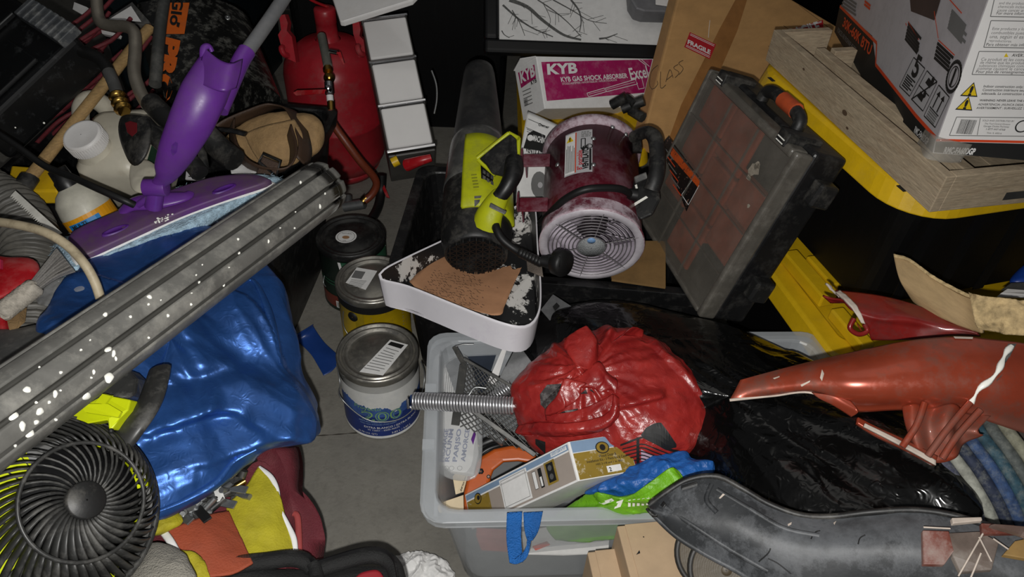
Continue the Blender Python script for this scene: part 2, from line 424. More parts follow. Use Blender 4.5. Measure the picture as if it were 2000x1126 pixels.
# ------------------------------------------------------------------ large storage totes
def tote_body(mb, c, u, wd, dp, z0, z1, taper=.03, th=.004, lip=.022, m=None, open_top=True, liph=.03):
    u = V(u).normalized(); v = V((-u.y, u.x, 0)); c = V(c)
    def ring(z, ins, r=.035):
        k = 1 - (z - z0) / (z1 - z0); a, b = wd / 2 - taper * k - ins, dp / 2 - taper * k - ins; o = []
        for sx, sy, s0 in ((1, 1, 0), (-1, 1, 1), (-1, -1, 2), (1, -1, 3)):
            for q in range(5):
                t = (s0 + q / 4) * PI / 2; o.append(c + u * (sx * (a - r) + r * math.cos(t)) + v * (sy * (b - r) + r * math.sin(t)) + V((0, 0, z - c.z)))
        return o
    if open_top: rings = [ring(z0 + .006, .006), ring(z1 - .004, th), ring(z1, th - .002), ring(z1, -lip), ring(z1 - liph, -lip), ring(z1 - liph, -lip + .003), ring(z1 - .006, -lip + .004), ring(z1 - .006, 0), ring(z0, 0)]
    else: rings = [ring(z1, .01), ring(z1, -lip), ring(z1 - liph, -lip), ring(z1 - liph, 0), ring(z0, 0)]
    mb.loft(rings, m, True, True, False); return ring
def lidded(name, label, c, u, wd, dp, z0, z1, lidh=.045, group=None, rib=True, r=.07):
    t = thing(name, label, 'storage tote', (c[0], c[1], z0), group)
    mb = MB(TOTE); u = V(u).normalized(); v = V((-u.y, u.x, 0))
    tote_body(mb, c, u, wd - .07, dp - .07, z0, z1 - lidh + .01, .035, open_top=False, lip=.008)
    for k in range(-3, 4):
        b = V((c[0], c[1], 0)) + u * (k * wd / 8); mb.para(b - v * (dp / 2 - .035 + .004) - u * .012 + V((0, 0, z0 + .04)), u * .024, v * -.002, V((0, 0, (z1 - z0) * .7)))
    mb.build('tote_body', t)
    def ring(z, ins, rr):
        a, b = wd / 2 - ins, dp / 2 - ins; o = []
        for sx, sy, s0 in ((1, 1, 0), (-1, 1, 1), (-1, -1, 2), (1, -1, 3)):
            for q in range(9):
                tt = (s0 + q / 8) * PI / 2; o.append(V((c[0], c[1], z)) + u * (sx * (a - rr) + rr * math.cos(tt)) + v * (sy * (b - rr) + rr * math.sin(tt)))
        return o
    MB(YEL).loft([ring(z1 - lidh, .004, r), ring(z1 - lidh, 0, r), ring(z1 - .006, .008, r), ring(z1, .014, r), ring(z1, .05, r * .7), ring(z1 - .012, .06, r * .7)], None, True, True, False).build('tote_lid', t, .003)
    return t, u, v
cyu = (.952, .306, 0)
# the tote with its yellow lid that carries crate and heater box: near corner of the lid at the bend in the photo
def corner_c(q, u, wd, dp, k=.0): u = V(u).normalized(); v = V((-u.y, u.x, 0)); return q + u * (wd / 2) + v * (dp / 2)
q = at(1770, 440, .612); c1 = corner_c(q, cyu, .78, .56); 
UT, uu, vv = lidded('storage_tote', 'black storage tote whose yellow lid carries the wooden crate', (c1.x, c1.y, 0), cyu, .78, .56, .352, .655, r=.10)
# slots in the lid
mb = MB(INK)
for (x, y) in ((1511, 159), (1768, 374)):
    p = at(x, y, .6565); mb.para(p - uu * .004, uu * .008, vv * .018, V((0, 0, .0006)))
mb.split('lid_slot', UT)
q = at(1628, 712, .315); c2 = corner_c(q, (.966, .26, 0), .78, .54)
LT, u2, v2 = lidded('storage_tote', 'black storage tote with ridged yellow lid underneath the other yellow-lidded tote', (c2.x, c2.y, 0), (.966, .26, 0), .78, .54, 0, .318, r=.03)
mb = MB(YEL)       # raised rib and latch on the lid edge
e0, e1 = at(1512, 512, .318), at(1668, 700, .318); d = (e1 - e0); n_ = V((d.y, -d.x, 0)).normalized(); n_ = n_ if n_.x > 0 else -n_
mb.para(e0 + n_ * .012, d * .52, n_ * .035, V((0, 0, .03))); mb.para(e0 + n_ * .05 + d * .1, d * .33, n_ * .02, V((0, 0, .033))); mb.para(e0 + n_ * .012 + d * .62, d * .36, n_ * .03, V((0, 0, .026)))
mb.split('lid_rib', LT, bevel=.004)
# dark totes at the back
lidded('storage_tote', 'black tote with yellow lid under the pink and white box', (.145, 1.80, 0), (.998, .05, 0), .32, .5, 0, .40, r=.04)
def plain(name, label, c, u, wd, dp, z0, z1, m):
    mb = MB(m); tote_body(mb, (c[0], c[1], z0), u, wd, dp, z0, z1, .02, open_top=False); lone(mb, name, label, 'storage tote')
plain('storage_tote', 'plain black tote standing behind the picture frame', (.42, 2.62, 0), (1, 0, 0), .86, .5, 0, .95, TOTE)
plain('storage_tote', 'plain black tote behind the white drawers', (-.42, 2.55, 0), (1, .05, 0), .72, .5, 0, .9, TOTE)
TEAL = mat('dark_teal_plastic', '0e1b1f', .5)
plain('storage_tote', 'dark teal tote behind the red tank', (-1.2, 2.6, 0), (1, -.05, 0), .5, .45, 0, .72, TEAL)
plain('storage_tote', 'plain black tote behind the wooden crate', (1.35, 2.5, 0), (1, 0, 0), .8, .6, 0, .9, TOTE)

# black tote in the middle, open, behind the clear bin
t = thing('open_tote', 'open black tote with grey rim holding the blower and the maroon fan', 'storage tote', (0, 1.3, 0))
mb = MB(BLK); MT = (.10, 1.325, 0); MU = (.997, -.03, 0)
tote_body(mb, MT, MU, .66, .36, 0, .34, .03, liph=.035, lip=.02)
mb.build('tote_body', t, .002)
mb = MB(BLK2)
for k in range(3): p = V((-.1 + k * .16, 1.125, .341)); mb.para(p, (.03, 0, 0), (0, .008, 0), (0, 0, .001))
mb.split('rim_slot', t)
mb = MB(mat('brown_board', '7d6038', .75, var=.15, bump=.1)); mb.slab([at(1195, 545, .35), at(1300, 560, .35), at(1300, 470, .35), at(1180, 470, .35)], (0, 0, -.005))
lone(mb, 'cardboard_piece', 'brown cardboard scrap under the round maroon fan', 'cardboard')

# dark tote on the left that holds tools and jugs
t = thing('open_tote', 'large open black tote full of tools behind the purple mop', 'storage tote', (-.95, 1.4, 0))
a, b = at(175, 172, .42), at(664, 212, .42); lu = (b - a).normalized(); lv = V((lu.y, -lu.x, 0)); lc = (a + b) / 2 + lv * .24
mb = MB(BLK); tote_body(mb, (lc.x, lc.y, 0), lu, (b - a).length - .03, .46, 0, .42, .05, liph=.03, lip=.015); mb.build('tote_body', t, .002)

# ------------------------------------------------------------------ the long clear bin
t = thing('clear_storage_bin', 'long milky clear plastic bin in front with red bag and box inside', 'storage bin', (.2, .85, 0))
bu = V((math.cos(math.radians(5.2)), math.sin(math.radians(5.2)), 0)); bv = V((-bu.y, bu.x, 0))
f0 = at(814, 1014, .31); bc = f0 + bu * .385 + bv * .195
mb = MB(CLR); tote_body(mb, (bc.x, bc.y, 0), bu, .77 - .05, .40 - .04, 0, .31, .045, .0025, .022, liph=.02); mb.build('bin_body', t, .0015)
mb = MB(CLR)
def ringp(z, e): return [bc + bu * (sx * (.36 + e)) + bv * (sy * (.18 + e)) + V((0, 0, z - .31)) for sx, sy in ((-1, -1), (1, -1), (1, 1), (-1, 1))]
for zz, e in ((.262, -.0045), ):
    r = ringp(zz, e)
    for i in range(4): a, b = r[i], r[(i + 1) % 4]; d = (b - a); nn = V((d.y, -d.x, 0)).normalized(); mb.para(a + d * .04, d * .92, nn * .006, V((0, 0, .006)))
for k in (-.26, -.08, .1, .28):
    p = bc + bv * (-.18) + bu * k
mb.split('stiffening_rib', t)
for sg in (-1,):
    mb = MB(CLR); p = bc + bu * (-.36 - .022) + bv * -.07
    mb.para(p + V((0, 0, .0005)), bv * .02, bu * .02, V((0, 0, .004))); mb.para(p + bv * .12 + V((0, 0, .0005)), bv * .02, bu * .02, V((0, 0, .004))); mb.split('rim_notch', t)

# ------------------------------------------------------------------ paint cans
FRONT = lambda p: V((CAM.x - p.x, CAM.y - p.y, 0)).normalized()
def can(label, x, y, body, lidm, r=.082, h=.188, rimm=None, handle=1, hang=0, lidr=0):
    c = at(x, y, h); c.z = 0
    t = thing('paint_can', label, 'paint can', c, 'paint cans on the floor')
    MB(body).lathe(c, (0, 0, 1), [(.01, .004), (r - .002, .004), (r + .0015, .002), (r + .0015, .007), (r, .010), (r, h - .018), (r + .002, h - .016)], 56).build('can_body', t)
    MB(rimm or TIN).lathe(c, (0, 0, 1), [(r, h - .02), (r + .0025, h - .016), (r + .003, h - .004), (r + .001, h), (r - .003, h), (r - .005, h - .006), (r - .009, h - .006)], 56).build('rim', t)
    MB(lidm).lathe(c, (0, 0, 1), [(r - .006, h - .009), (r - .009, h - .002), (r - .014, h - .002), (r - .016, h - .007), (r - .024, h - .007), (r - .026, h - .005), (.001, h - .005)], 56).build('lid', t)
    fr = FRONT(c); lf = V((fr.y, -fr.x, 0))          # lf: to the viewer's left is -lf? fixed below
    sd = V((0, 0, 1)).cross(fr)                       # towards the viewer's right
    def warp(u, v, l): a = u / r; return c + fr * ((r + .0006 + l) * math.cos(a)) + sd * ((r + .0006 + l) * math.sin(a)) + V((0, 0, v))
    return t, c, fr, sd, warp, h
# white and blue can
WCB = mat('white_can_paint', 'dcdcd8', .5, var=.08, dust=.3, dc='a8b0bc', ds=9)
t, c, fr, sd, wp, h = can('paint can with blue label, metal lid and white drips, nearest of the cans', 737, 685, WCB, TIN)
BLL = mat('royal_blue_ink', '1d3377', .45, var=.15, vs=20)
BLM = mat('mid_blue_ink', '3c5c9c', .45, var=.3, vs=15)
GRL = mat('green_outline_ink', '7fae6a', .5); LBL = mat('pale_blue_ink', '93b1d4', .5)
pr = Print((0, 0, 0), sd, (0, 0, 1), wp)
pr.rect(-.125, .012, .125, .075, BLL, 1); pr.rect(-.125, .075, .125, .118, BLM, 1)
def edge_(a): return .108 + .020 * noise.noise(V((a * 18, 3, 0))) + .010 * noise.noise(V((a * 60, 1, 0))) + .005 * noise.noise(V((a * 240, 5, 0))) - .022 * math.exp(-((a - .025) / .022) ** 2)
for i in range(160): a = -.12 + i * .0015; pr.poly([(a, .150), (a + .0015, .150), (a + .0015, edge_(a + .0015)), (a, edge_(a))], WCB, 2)
pr.text('Proyecto', -.062, .097, .011, GRL, 3, bold=.0); pr.text('200', -.048, .064, .029, GRL, 3, bold=.02, width=.088); pr.text('200', -.048, .064, .029, BLM, 4, bold=-.02, width=.088)
pr.text('PINTURA PARA INTERIORES', -.055, .057, .0042, LBL, 3); pr.text('HIGH HIDE INTERIOR LATEX PAINT', -.053, .050, .0034, LBL, 3)
pr.text('EXTRA BLANCO / EXTRA BLANC', -.045, .038, .0058, PAP, 3, bold=.01); pr.text('W 12651 - 6500-46635', -.038, .030, .005, PAP, 3); pr.text('(3.78 U.S. QT)', -.06, .018, .005, PAP, 3); pr.text('3.83 L / 3.83 L', .012, .017, .0055, PAP, 3, bold=.01)
pr.build('printed_label', t, label='blue label reading 200 and EXTRA BLANCO')
sm = c + V((0, 0, h - .0045)); pl = Print(sm, (1, 0, 0), (0, 1, 0))
q = [(724, 737), (700, 731), (764, 663), (796, 672), (748, 728)]
pl.ppoly([(702, 726), (762, 663), (797, 673), (748, 733)], PAP, 1)
pl.ppoly([(764, 667), (790, 674), (783, 681), (757, 673)], INK, 2)
for k in range(9):
    f = k / 9; a = (754 - 48 * f, 679 + 44 * f); b = (782 - 38 * f - random.random() * 10, 687 + 44 * f - random.random() * 2); ua, ub = pl.px(*a), pl.px(*b); pl.line(ua, ub, .0018, GINK, 2)
pl.build('price_sticker', t)
hp = [c + sd * -.085 + V((0, 0, .165))] + [wp(-.095 + .004, .15, .008)] + [wp(-.09 + .03 * math.sin(k * .5) + .045 * k - .0, .145 - .075 * math.sin(PI * (k + 1) / 6) , .012) for k in range(0, 5)] + [wp(.12, .15, .006)]
MB(STL).tube(hp, .0014, 6, 40).build('wire_handle', t)
# yellow can
YCB = mat('yellow_can_paint', 'c9a90f', .42, var=.12, dust=.45, dc='6e4a2e', ds=8, dlo=.52, dhi=.66)
t, c, fr, sd, wp, h = can('yellow paint can with black rim band and paper sticker on its lid', 727, 543, YCB, TIN)
pr = Print((0, 0, 0), sd, (0, 0, 1), wp); pr.rect(-.125, .150, .125, .170, INK, 1)
MB(INK).lathe(wp(-.055, .135, 0), fr * .7 - sd * .6, [(.001, .003), (.012, .003), (.013, 0)], 20, m=INK).build('handle_ear', t)
for k in range(14): pr.line((-.02 + .012 * random.random(), .14 - k * .009), (.07, .14 - k * .009 + random.uniform(-.002, .002)), .0016, GINK, 2)
pr.rect(-.05, .03, -.028, .15, mat('dull_yellow_ink', '9d8613', .5), 1); pr.build('printed_label', t)
pl = Print(c + V((0, 0, h - .0045)), (1, 0, 0), (0, 1, 0)); pl.ppoly([(675, 552), (697, 522), (737, 529), (714, 566)], PAP, 1); pl.ppoly([(694, 528), (714, 531), (706, 545), (686, 542)], GINK, 2)
for k in range(6): pl.line(pl.px(686 - 1.5 * k, 546 + 2.4 * k), pl.px(716 - 2 * k, 549 + 2.4 * k), .0014, GINK, 2)
pl.build('price_sticker', t)
MB(STL).tube([wp(-.08, .14, .004), wp(-.075, .10, .012), wp(-.05, .075, .014), wp(-.01, .06, .012), wp(.03, .055, .01)], .0014, 6, 30).build('wire_handle', t)
# green can
GCB = mat('dark_green_can_paint', '17271f', .42, var=.2)
DLID = mat('black_lid', '1b1b1b', .4, dust=.3, dc='4c4a45')
t, c, fr, sd, wp, h = can('dark green paint can with black lid and round paper sticker', 685, 458, GCB, DLID, rimm=DLID)
pr = Print((0, 0, 0), sd, (0, 0, 1), wp); GNI = mat('green_ink', '2b5a40', .5); RBI = mat('rust_ink', '6b2c20', .5)
pr.rect(-.035, .12, .12, .165, GNI, 1); pr.poly([(-.04, .165), (-.033, .165), (-.024, .1), (-.032, .1)], PAP, 2); pr.rect(-.02, .135, -.004, .152, PAP, 2); pr.text('A', -.017, .138, .011, GNI, 3, bold=.03); pr.greek(.0, .135, .03, .152, 4, PAP, 2)
pr.line((-.03, .158), (.11, .158), .001, PAP, 2); pr.ring(.05, .148, .006, .001, PAP, 2); pr.rect(-.12, .012, .12, .05, RBI, 1); pr.rect(-.06, .012, -.035, .034, PAP, 2); pr.bars(-.058, .014, -.037, .032, INK, 3)
for z in (.095, .085): pr.rect(-.12, z, .12, z + .003, GNI, 1)
pr.build('printed_label', t)
pl = Print(c + V((0, 0, h - .0045)), (1, 0, 0), (0, 1, 0)); a = pl.px(676, 462); pl.circ(a[0], a[1], .0255, PAP, 1, 28); pl.ring(a[0], a[1], .021, .0012, GINK, 2); pl.text('NATURAL', a[0], a[1] + .010, .004, INK, 3, al='C'); pl.circ(a[0], a[1] - .003, .009, mat('wood_print', '9b7450', .6), 2, asp=.7); pl.text('OIL', a[0], a[1] - .019, .004, INK, 3, al='C'); pl.build('round_sticker', t)
MB(STL).tube([wp(-.09, .10, .002), wp(-.085, .085, .01), wp(-.075, .08, .012)], .0014, 6, 12).build('wire_handle', t)

# blue film on the floor
mb = MB(BLUT); mb.sheet([[at(574, 655, .028), at(592, 645, .030), at(612, 633, .026)], [at(580, 664, .006), at(600, 655, .012), at(614, 640, .012)], [at(606, 690, .003), at(622, 680, .006), at(634, 668, .003)], [at(620, 712, .002), at(640, 700, .006), at(661, 694, .003)], [at(632, 733, .002), at(648, 724, .004), at(662, 708, .003)]], 24, 30, .0006)
lone(mb, 'plastic_film', 'dark blue strip of film curling on the concrete floor', 'plastic strip')
# crumpled paper at the bottom
mb = MB(PAP); o = [at(*q, .02) for q in ((772, 1100), (800, 1088), (840, 1090), (868, 1104), (878, 1140), (770, 1140))]
mb.pillow(o, .028, .018, 130, 40, .011, 40, 3, axis=(0, 0, 1)); lone(mb, 'crumpled_paper', 'crumpled white paper on the floor beside the clear bin', 'paper')

# ------------------------------------------------------------------ red tank with valves
tb = V((-.565, 2.03, 0)); t = thing('pressure_tank', 'red pressure tank with dented shoulder and brass valve on its front', 'tank', tb)
Rk = .138
MB(RED).lathe(tb, (0, 0, 1), [(.08, .02), (.118, .03), (Rk - .004, .06), (Rk, .08), (Rk, .18), (Rk + .0015, .182), (Rk + .0015, .188), (Rk, .19), (Rk, .33), (Rk - .006, .36), (Rk - .025, .39), (.08, .415), (.04, .425), (.036, .426)], 56).build('tank_shell', t)
top = tb + V((0, 0, .422))
MB(RED).lathe(top, (0, 0, 1), [(.036, -.01), (.034, .002), (.030, .01), (.029, .05), (.030, .051), (.030, .088), (.027, .092), (.001, .092)], 28).build('filler_neck', t)
MB(RED).lathe(tb, (0, 0, 1), [(.10, 0), (.105, 0), (.12, .03), (.115, .03)], 40).build('foot_ring', t)
mb = MB(REDP); a = top + V((0, 0, .095)); mb.tube([a + V((.01, 0, 0)), a + V((-.05, .03, .01)), a + V((-.11, .09, .04))], .006, 8, 10, flat=.5); mb.build('lever', t)
fr = FRONT(tb); sd = V((0, 0, 1)).cross(fr)
for q in (((545, 30), (556, 28), (562, 45), (560, 60), (570, 72), (578, 122), (556, 112), (548, 86), (543, 68), (549, 58)), ((688, 40), (700, 34), (704, 58), (702, 70), (710, 78), (714, 108), (700, 112), (696, 84), (690, 66))):
    mb = MB(RED); mb.slab(PL(*[(x, y, 1.98) for x, y in q]), V((0, .03, -.012))); p = P(q[7][0] + 4, q[7][1] + 6, 1.97); mb.tube([p, p + V((.0, -.012, .0)), p + V((.006, -.016, -.012)), p + V((.012, -.006, -.02))], .008, 8, 12); mb.build('carry_handle', t, .004)
vd = 1.86
MB(mat('grey_fitting', '77776f', .5, .4)).tube(PL((628, 70, vd + .03), (634, 98, vd), (640, 128, vd - .03)), .011, 12, 12).build('elbow_pipe', t)
MB(BRS).tube(PL((640, 132, vd - .03), (641, 140, vd - .035)), .012, 6).lathe(P(643, 152, vd - .035), CAM - P(643, 152, vd - .035), [(.001, .012), (.006, .012), (.006, .008), (.012, .008), (.014, -.012)], 18).tube(PL((646, 198, vd - .04), (647, 216, vd - .04)), .009, 6).split('brass_fitting', t)
MB(CHR).tube(PL((642, 160, vd - .04), (644, 184, vd - .04)), .011, 12).lathe(P(641, 173, vd - .05), CAM - P(641, 173, vd - .05), [(.001, .006), (.005, .006), (.005, .003), (.009, .003), (.009, -.01)], 12).build('ball_valve', t)
MB(PAP).tube(PL((644, 186, vd - .04), (645, 197, vd - .04)), .0085, 12).build('thread_tape', t)
mb = MB(REDP); mb.slab(PL((636, 174, vd - .055), (580, 176, vd - .03), (572, 181, vd - .03), (578, 187, vd - .03), (634, 183, vd - .055)), (CAM - P(600, 180, vd)).normalized() * -.005); mb.build('valve_lever', t, .0015)
mb = MB(REDP); mb.slab(PL((658, 102, vd - .02), (665, 101, vd - .02), (673, 125, vd - .02), (671, 126, vd - .02)), (CAM - P(660, 110, vd)).normalized() * -.004); mb.build('small_lever', t); MB(CHR).tube(PL((645, 100, vd - .01), (660, 103, vd - .02)), .006, 8).build('lever_stem', t)
RHO = mat('brown_hose', '6a2c18', .4, var=.2, dust=.3, dc='8a5a40', stretch=(30, 30, 30))
MB(RHO).tube(PL((646, 216, vd - .04), (650, 240, vd - .04), (674, 275, vd - .03), (704, 315, vd - .0), (730, 345, vd + .04), (735, 362, vd + .06), (726, 380, vd + .07), (712, 392, vd + .07)), .010, 10, 50).build('hose', t)
MB(BRS).tube(PL((716, 386, vd + .07), (708, 394, vd + .07)), .011, 6).build('hose_end', t)
MB(STL).tube(PL((672, 404, vd + .08), (712, 398, vd + .07)), .013, 14).tube(PL((680, 402, vd + .08), (680, 385, vd + .1)), .010, 12).build('pipe_tee', t)
# black hose and red strap beside the tank
mb = MB(RUB); mb.tube([at(746, 340, .1), at(744, 375, .05), at(738, 405, .03), at(722, 432, .03), at(700, 450, .02)], .014, 10, 30); lone(mb, 'rubber_hose', 'black rubber hose on the floor beside the red tank', 'hose')
mb = MB(REDP); mb.slab([at(736, 344, .09), at(744, 346, .09), at(761, 386, .05), at(754, 384, .05)], (0, .004, -.006)); lone(mb, 'plastic_strap', 'red plastic strip between the red tank and black tote', 'strip', .001)
t = thing('hose_coupling', 'chrome and red hose coupling on the floor beside the green can', 'pipe fitting', at(600, 495, 0))
MB(CHR).tube([at(588, 502, .02), at(600, 494, .025), at(612, 484, .03)], lambda q: .011 if q < .5 else .014, 12, 8).tube([at(600, 490, .045), at(618, 497, .045)], .004, 8).build('coupling', t); MB(REDP).para(at(585, 512, .008), (.02, .0, 0), (-.01, .06, .0), (0, 0, .02)).build('red_clip', t, .002); MB(REDP).para(at(612, 508, .006), (.016, 0, 0), (0, .03, 0), (0, 0, .012)).build('red_clip', t, .002)

# ------------------------------------------------------------------ white drawers
wo = V((-.414, 1.811, .568)); X = V((.956, .285, .073)); Yd = V((.279, -.79, -.545))
Mx = frame(wo, X, Yd); t = thing('drawer_unit', 'white three-drawer cabinet with chrome trim leaning beside the red tank', 'drawer unit', wo + V((.05, -.1, -.3)))
# local: x right, y down the front, z = x cross y
zs = 1 if (Mx.to_3x3() @ V((0, 0, 1))).dot(CAM - wo) < 0 else -1     # zs*z points into the cabinet
L_ = .368; W_ = .113
MB(mat('grey_carcass', '4b4945', .5), Mx).box(0, W_, 0, L_, min(zs * .006, zs * .15), max(zs * .006, zs * .15)).build('carcass', t, .002)
for k in range(3):
    y0 = .006 + k * .121; MB(WHTG, Mx).box(.003, W_ - .004, y0, y0 + .106, min(-zs * .012, zs * .02), max(-zs * .012, zs * .02)).build('drawer', t, .004, 3)
    MB(CHR, Mx).box(-.003, W_ + .002, y0 + .109, y0 + .117, min(-zs * .012, zs * .01), max(-zs * .012, zs * .01)).build('chrome_strip', t, .002)
MB(CHR, Mx).box(-.003, W_ + .002, -.005, .003, min(-zs * .012, zs * .01), max(-zs * .012, zs * .01)).build('chrome_strip', t, .002)
mb = MB(WHT); n_ = V((0, .25, -.97)); mb.slab(PL((646, -14, 1.78), (664, 41, 1.72), (672, 42, 1.72), (806, 0, 1.70), (830, -25, 1.70), (700, -60, 1.8)), V((0, .004, -.014))); lone(mb, 'white_board', 'white panel lying across the top of the white drawers', 'board', .003)
mb = MB(STL); mb.tube(PL((843, 138, 1.95), (852, 165, 1.95), (853, 195, 1.95), (848, 222, 1.95)), .003, 6, 20); lone(mb, 'wire_loop', 'thin grey wire loop against the black tote near the drawers', 'wire')
mb = MB(REDP); mb.tube(PL((795, 322, 1.72), (820, 314, 1.70), (842, 308, 1.70)), lambda q: .015 - .006 * q, 10, 8); lone(mb, 'screwdriver_handle', 'red plastic handle lying below the white drawers', 'tool', 0)
mb = MB(YEL); mb.tube(PL((766, 318, 1.76), (778, 312, 1.76)), .012, 8); lone(mb, 'yellow_plug', 'small yellow cap below the white drawers', 'cap', 0)

# ------------------------------------------------------------------ picture in a black frame
fo = V((-.112, 1.872, .487)); t = thing('picture_frame', 'black framed print of bare branches leaning at the back', 'picture', fo)
ux = V((.996, .091, -.013)).normalized(); uy = V((-.069, .83, .554)); uy = (uy - ux * uy.dot(ux)).normalized(); un = ux.cross(uy); un = un if un.dot(CAM - fo) > 0 else -un
FW = mat('black_frame_lacquer', '101011', .3, spec=.5); fwid, fhei, fb = .54, .5, .042
for (a, b, c_, d_) in ((0, fwid, 0, fb), (0, fwid, fhei - fb, fhei)):
    MB(FW).para(fo + ux * a + uy * c_, ux * (b - a), uy * (d_ - c_), un * -.025).build('frame_rail', t, .01, 3)
for x0 in (0, fwid - fb): MB(FW).para(fo + ux * x0 + uy * fb, ux * fb, uy * (fhei - 2 * fb), un * -.025).build('frame_rail', t, .01, 3)
MB(PAP).para(fo + ux * fb + uy * fb - un * .012, ux * (fwid - 2 * fb), uy * (fhei - 2 * fb), un * -.004).build('print_sheet', t)
pr = Print(fo - un * .0118, ux, uy); BRA = mat('grey_branch_ink', '5c5c5a', .6, var=.3, vs=60)
def branch(pts, w0, w1, tw=6):
    q = cr([V((*pr.px(*p), 0)) for p in pts], 22); 
    for i in range(21): pr.line((q[i].x, q[i].y), (q[i + 1].x, q[i + 1].y), w0 + (w1 - w0) * i / 21, BRA, 2)
    for k in range(tw):
        i = random.randint(2, 19); d = (q[i + 1] - q[i]).normalized(); a = random.choice((-1, 1)) * random.uniform(.5, 1); dd = V((d.x * math.cos(a) - d.y * math.sin(a), d.x * math.sin(a) + d.y * math.cos(a), 0)); e = q[i] + dd * random.uniform(.012, .05)
        if .043 < e.x < .49 and .043 < e.y < .45: pr.line((q[i].x, q[i].y), (e.x, e.y), .0013, BRA, 2)
branch([(995, 0), (1030, 14), (1060, 40), (1100, 68), (1135, 78)], .012, .006); branch([(982, 10), (1010, 35), (1040, 55), (1080, 72)], .006, .003); branch([(1050, 0), (1080, 20), (1110, 45), (1135, 72)], .004, .002); branch([(1115, 0), (1130, 20), (1135, 40), (1132, 62)], .006, .002)
branch([(1080, 0), (1120, 22), (1150, 40), (1185, 46)], .004, .0015); branch([(1000, 20), (1015, 45), (1025, 70)], .003, .0015); branch([(1170, 76), (1185, 74), (1196, 70), (1206, 66)], .006, .002, 3); branch([(980, 60), (985, 68), (995, 74)], .003, .002, 2); branch([(1060, 5), (1075, 40), (1062, 66)], .002, .001)
pr.build('branch_print', t)
# grey meter box in front of the picture
t = thing('meter_box', 'grey metal meter box with white plate in front of the picture', 'meter', P(1265, 40, 1.86))
b0 = fo + ux * .46 + uy * .135 + un * .01
def onp(x, y, k):
    u, v = pr.px(x, y); return fo + ux * u + uy * v + un * k
GM = mat('grey_metal', '77777a', .5, .3, var=.15, dust=.3, dc='55534f')
MB(GM).slab([onp(1218, -20, .0), onp(1222, 28, 0), (onp(1232, 45, 0)), onp(1248, 50, 0), onp(1320, 52, 0), onp(1320, -40, 0), onp(1225, -40, 0)], un * .05).build('housing', t, .006)
pw = MB(WHT).slab([onp(1268, -10, .051), onp(1268, 38, .051), onp(1310, 44, .051), onp(1316, -10, .051)], un * .004).build('white_plate', t, .002)
MB(INK).slab([onp(1279, -4, .0555), onp(1279, 18, .0555), onp(1291, 18, .0555), onp(1291, -4, .0555)], un * .001).build('dark_window', t)

# ------------------------------------------------------------------ pink and white carton
ko = V((.023, 1.678, .568)); kx = V((.84, .508, -.19)).normalized(); kd = V((.223, -.643, -.733)); kd = (kd - kx * kd.dot(kx)).normalized(); kb = kx.cross(kd); kb = kb if kb.dot(V((-.494, .573, -.653))) > 0 else -kb
t = thing('shock_absorber_box', 'white and magenta carton lettered KYB GAS SHOCK ABSORBER', 'box', ko + kd * .126)
MB(PAP).para(ko, kx * .40, kd * .126, kb * .10).build('carton', t, .002)
MAG = mat('magenta_ink', 'a3165a', .45, var=.08, dust=.25, dc='b98fa4', ds=14)
mb = MB(PAP); mb.slab([ko - kx * .003, ko - kx * .012 + kb * .05 - kd * .012, ko - kx * .003 + kb * .1, ko + kx * .0 + kb * .1, ko], kd * .002); mb.build('torn_flap', t)
pr = Print(ko, kx, -kd); p_ = pr.px
pr.ppoly([(1057, 121), (1274, 116), (1258, 181), (1068, 197)], MAG, 1)
pr.ptext('KYB', (1069, 145), (1128, 142), PAP, 2, .04, shear=.15, h=.024); pr.ptext('KYB GAS SHOCK ABSORBER', (1096, 160), (1226, 152), PAP, 2, .025); pr.ptext('STOSSDAEMPFER / AMORTISSEUR / AMORTIGUADOR', (1098, 166), (1205, 158), PAP, 2, 0); pr.ptext('Excel-G', (1232, 156), (1285, 148), PAP, 3, .02, h=.03)
for seg in ([(1146, 182), (1180, 172), (1184, 179), (1149, 189)], [(1180, 173), (1240, 155), (1245, 164), (1185, 179)], [(1240, 152), (1252, 149), (1258, 172), (1247, 174)]): pr.lines([p_(*q) for q in seg], .0016, PAP, 2, True)
pr.line(p_(1150, 184), p_(1240, 160), .001, PAP, 2); pr.line(p_(1246, 116), p_(1262, 128), .002, PAP, 2); pr.line(p_(1252, 116), p_(1268, 130), .002, PAP, 2)
pr.build('front_print', t)
pe = Print(ko, -kb, -kd); pe.ppoly([(1012, 142), (1044, 126), (1047, 152), (1018, 172)], MAG, 1); pe.ptext('KYB', (1018, 162), (1046, 147), PAP, 2, .04); pe.ptext('KYB', (1038, 166), (1049, 160), INK, 2, .03)
for k in range(5):
    y = 176 + k * 7; pe.line(pe.px(1021 + k, y + 3), pe.px(1037 + k, y - 4), .0022, GINK, 2)
a = pe.px(1025, 208); b = pe.px(1036, 194); pe.bars(a[0], a[1], a[0] + .018, a[1] + .016, INK, 2); pe.build('end_print', t)

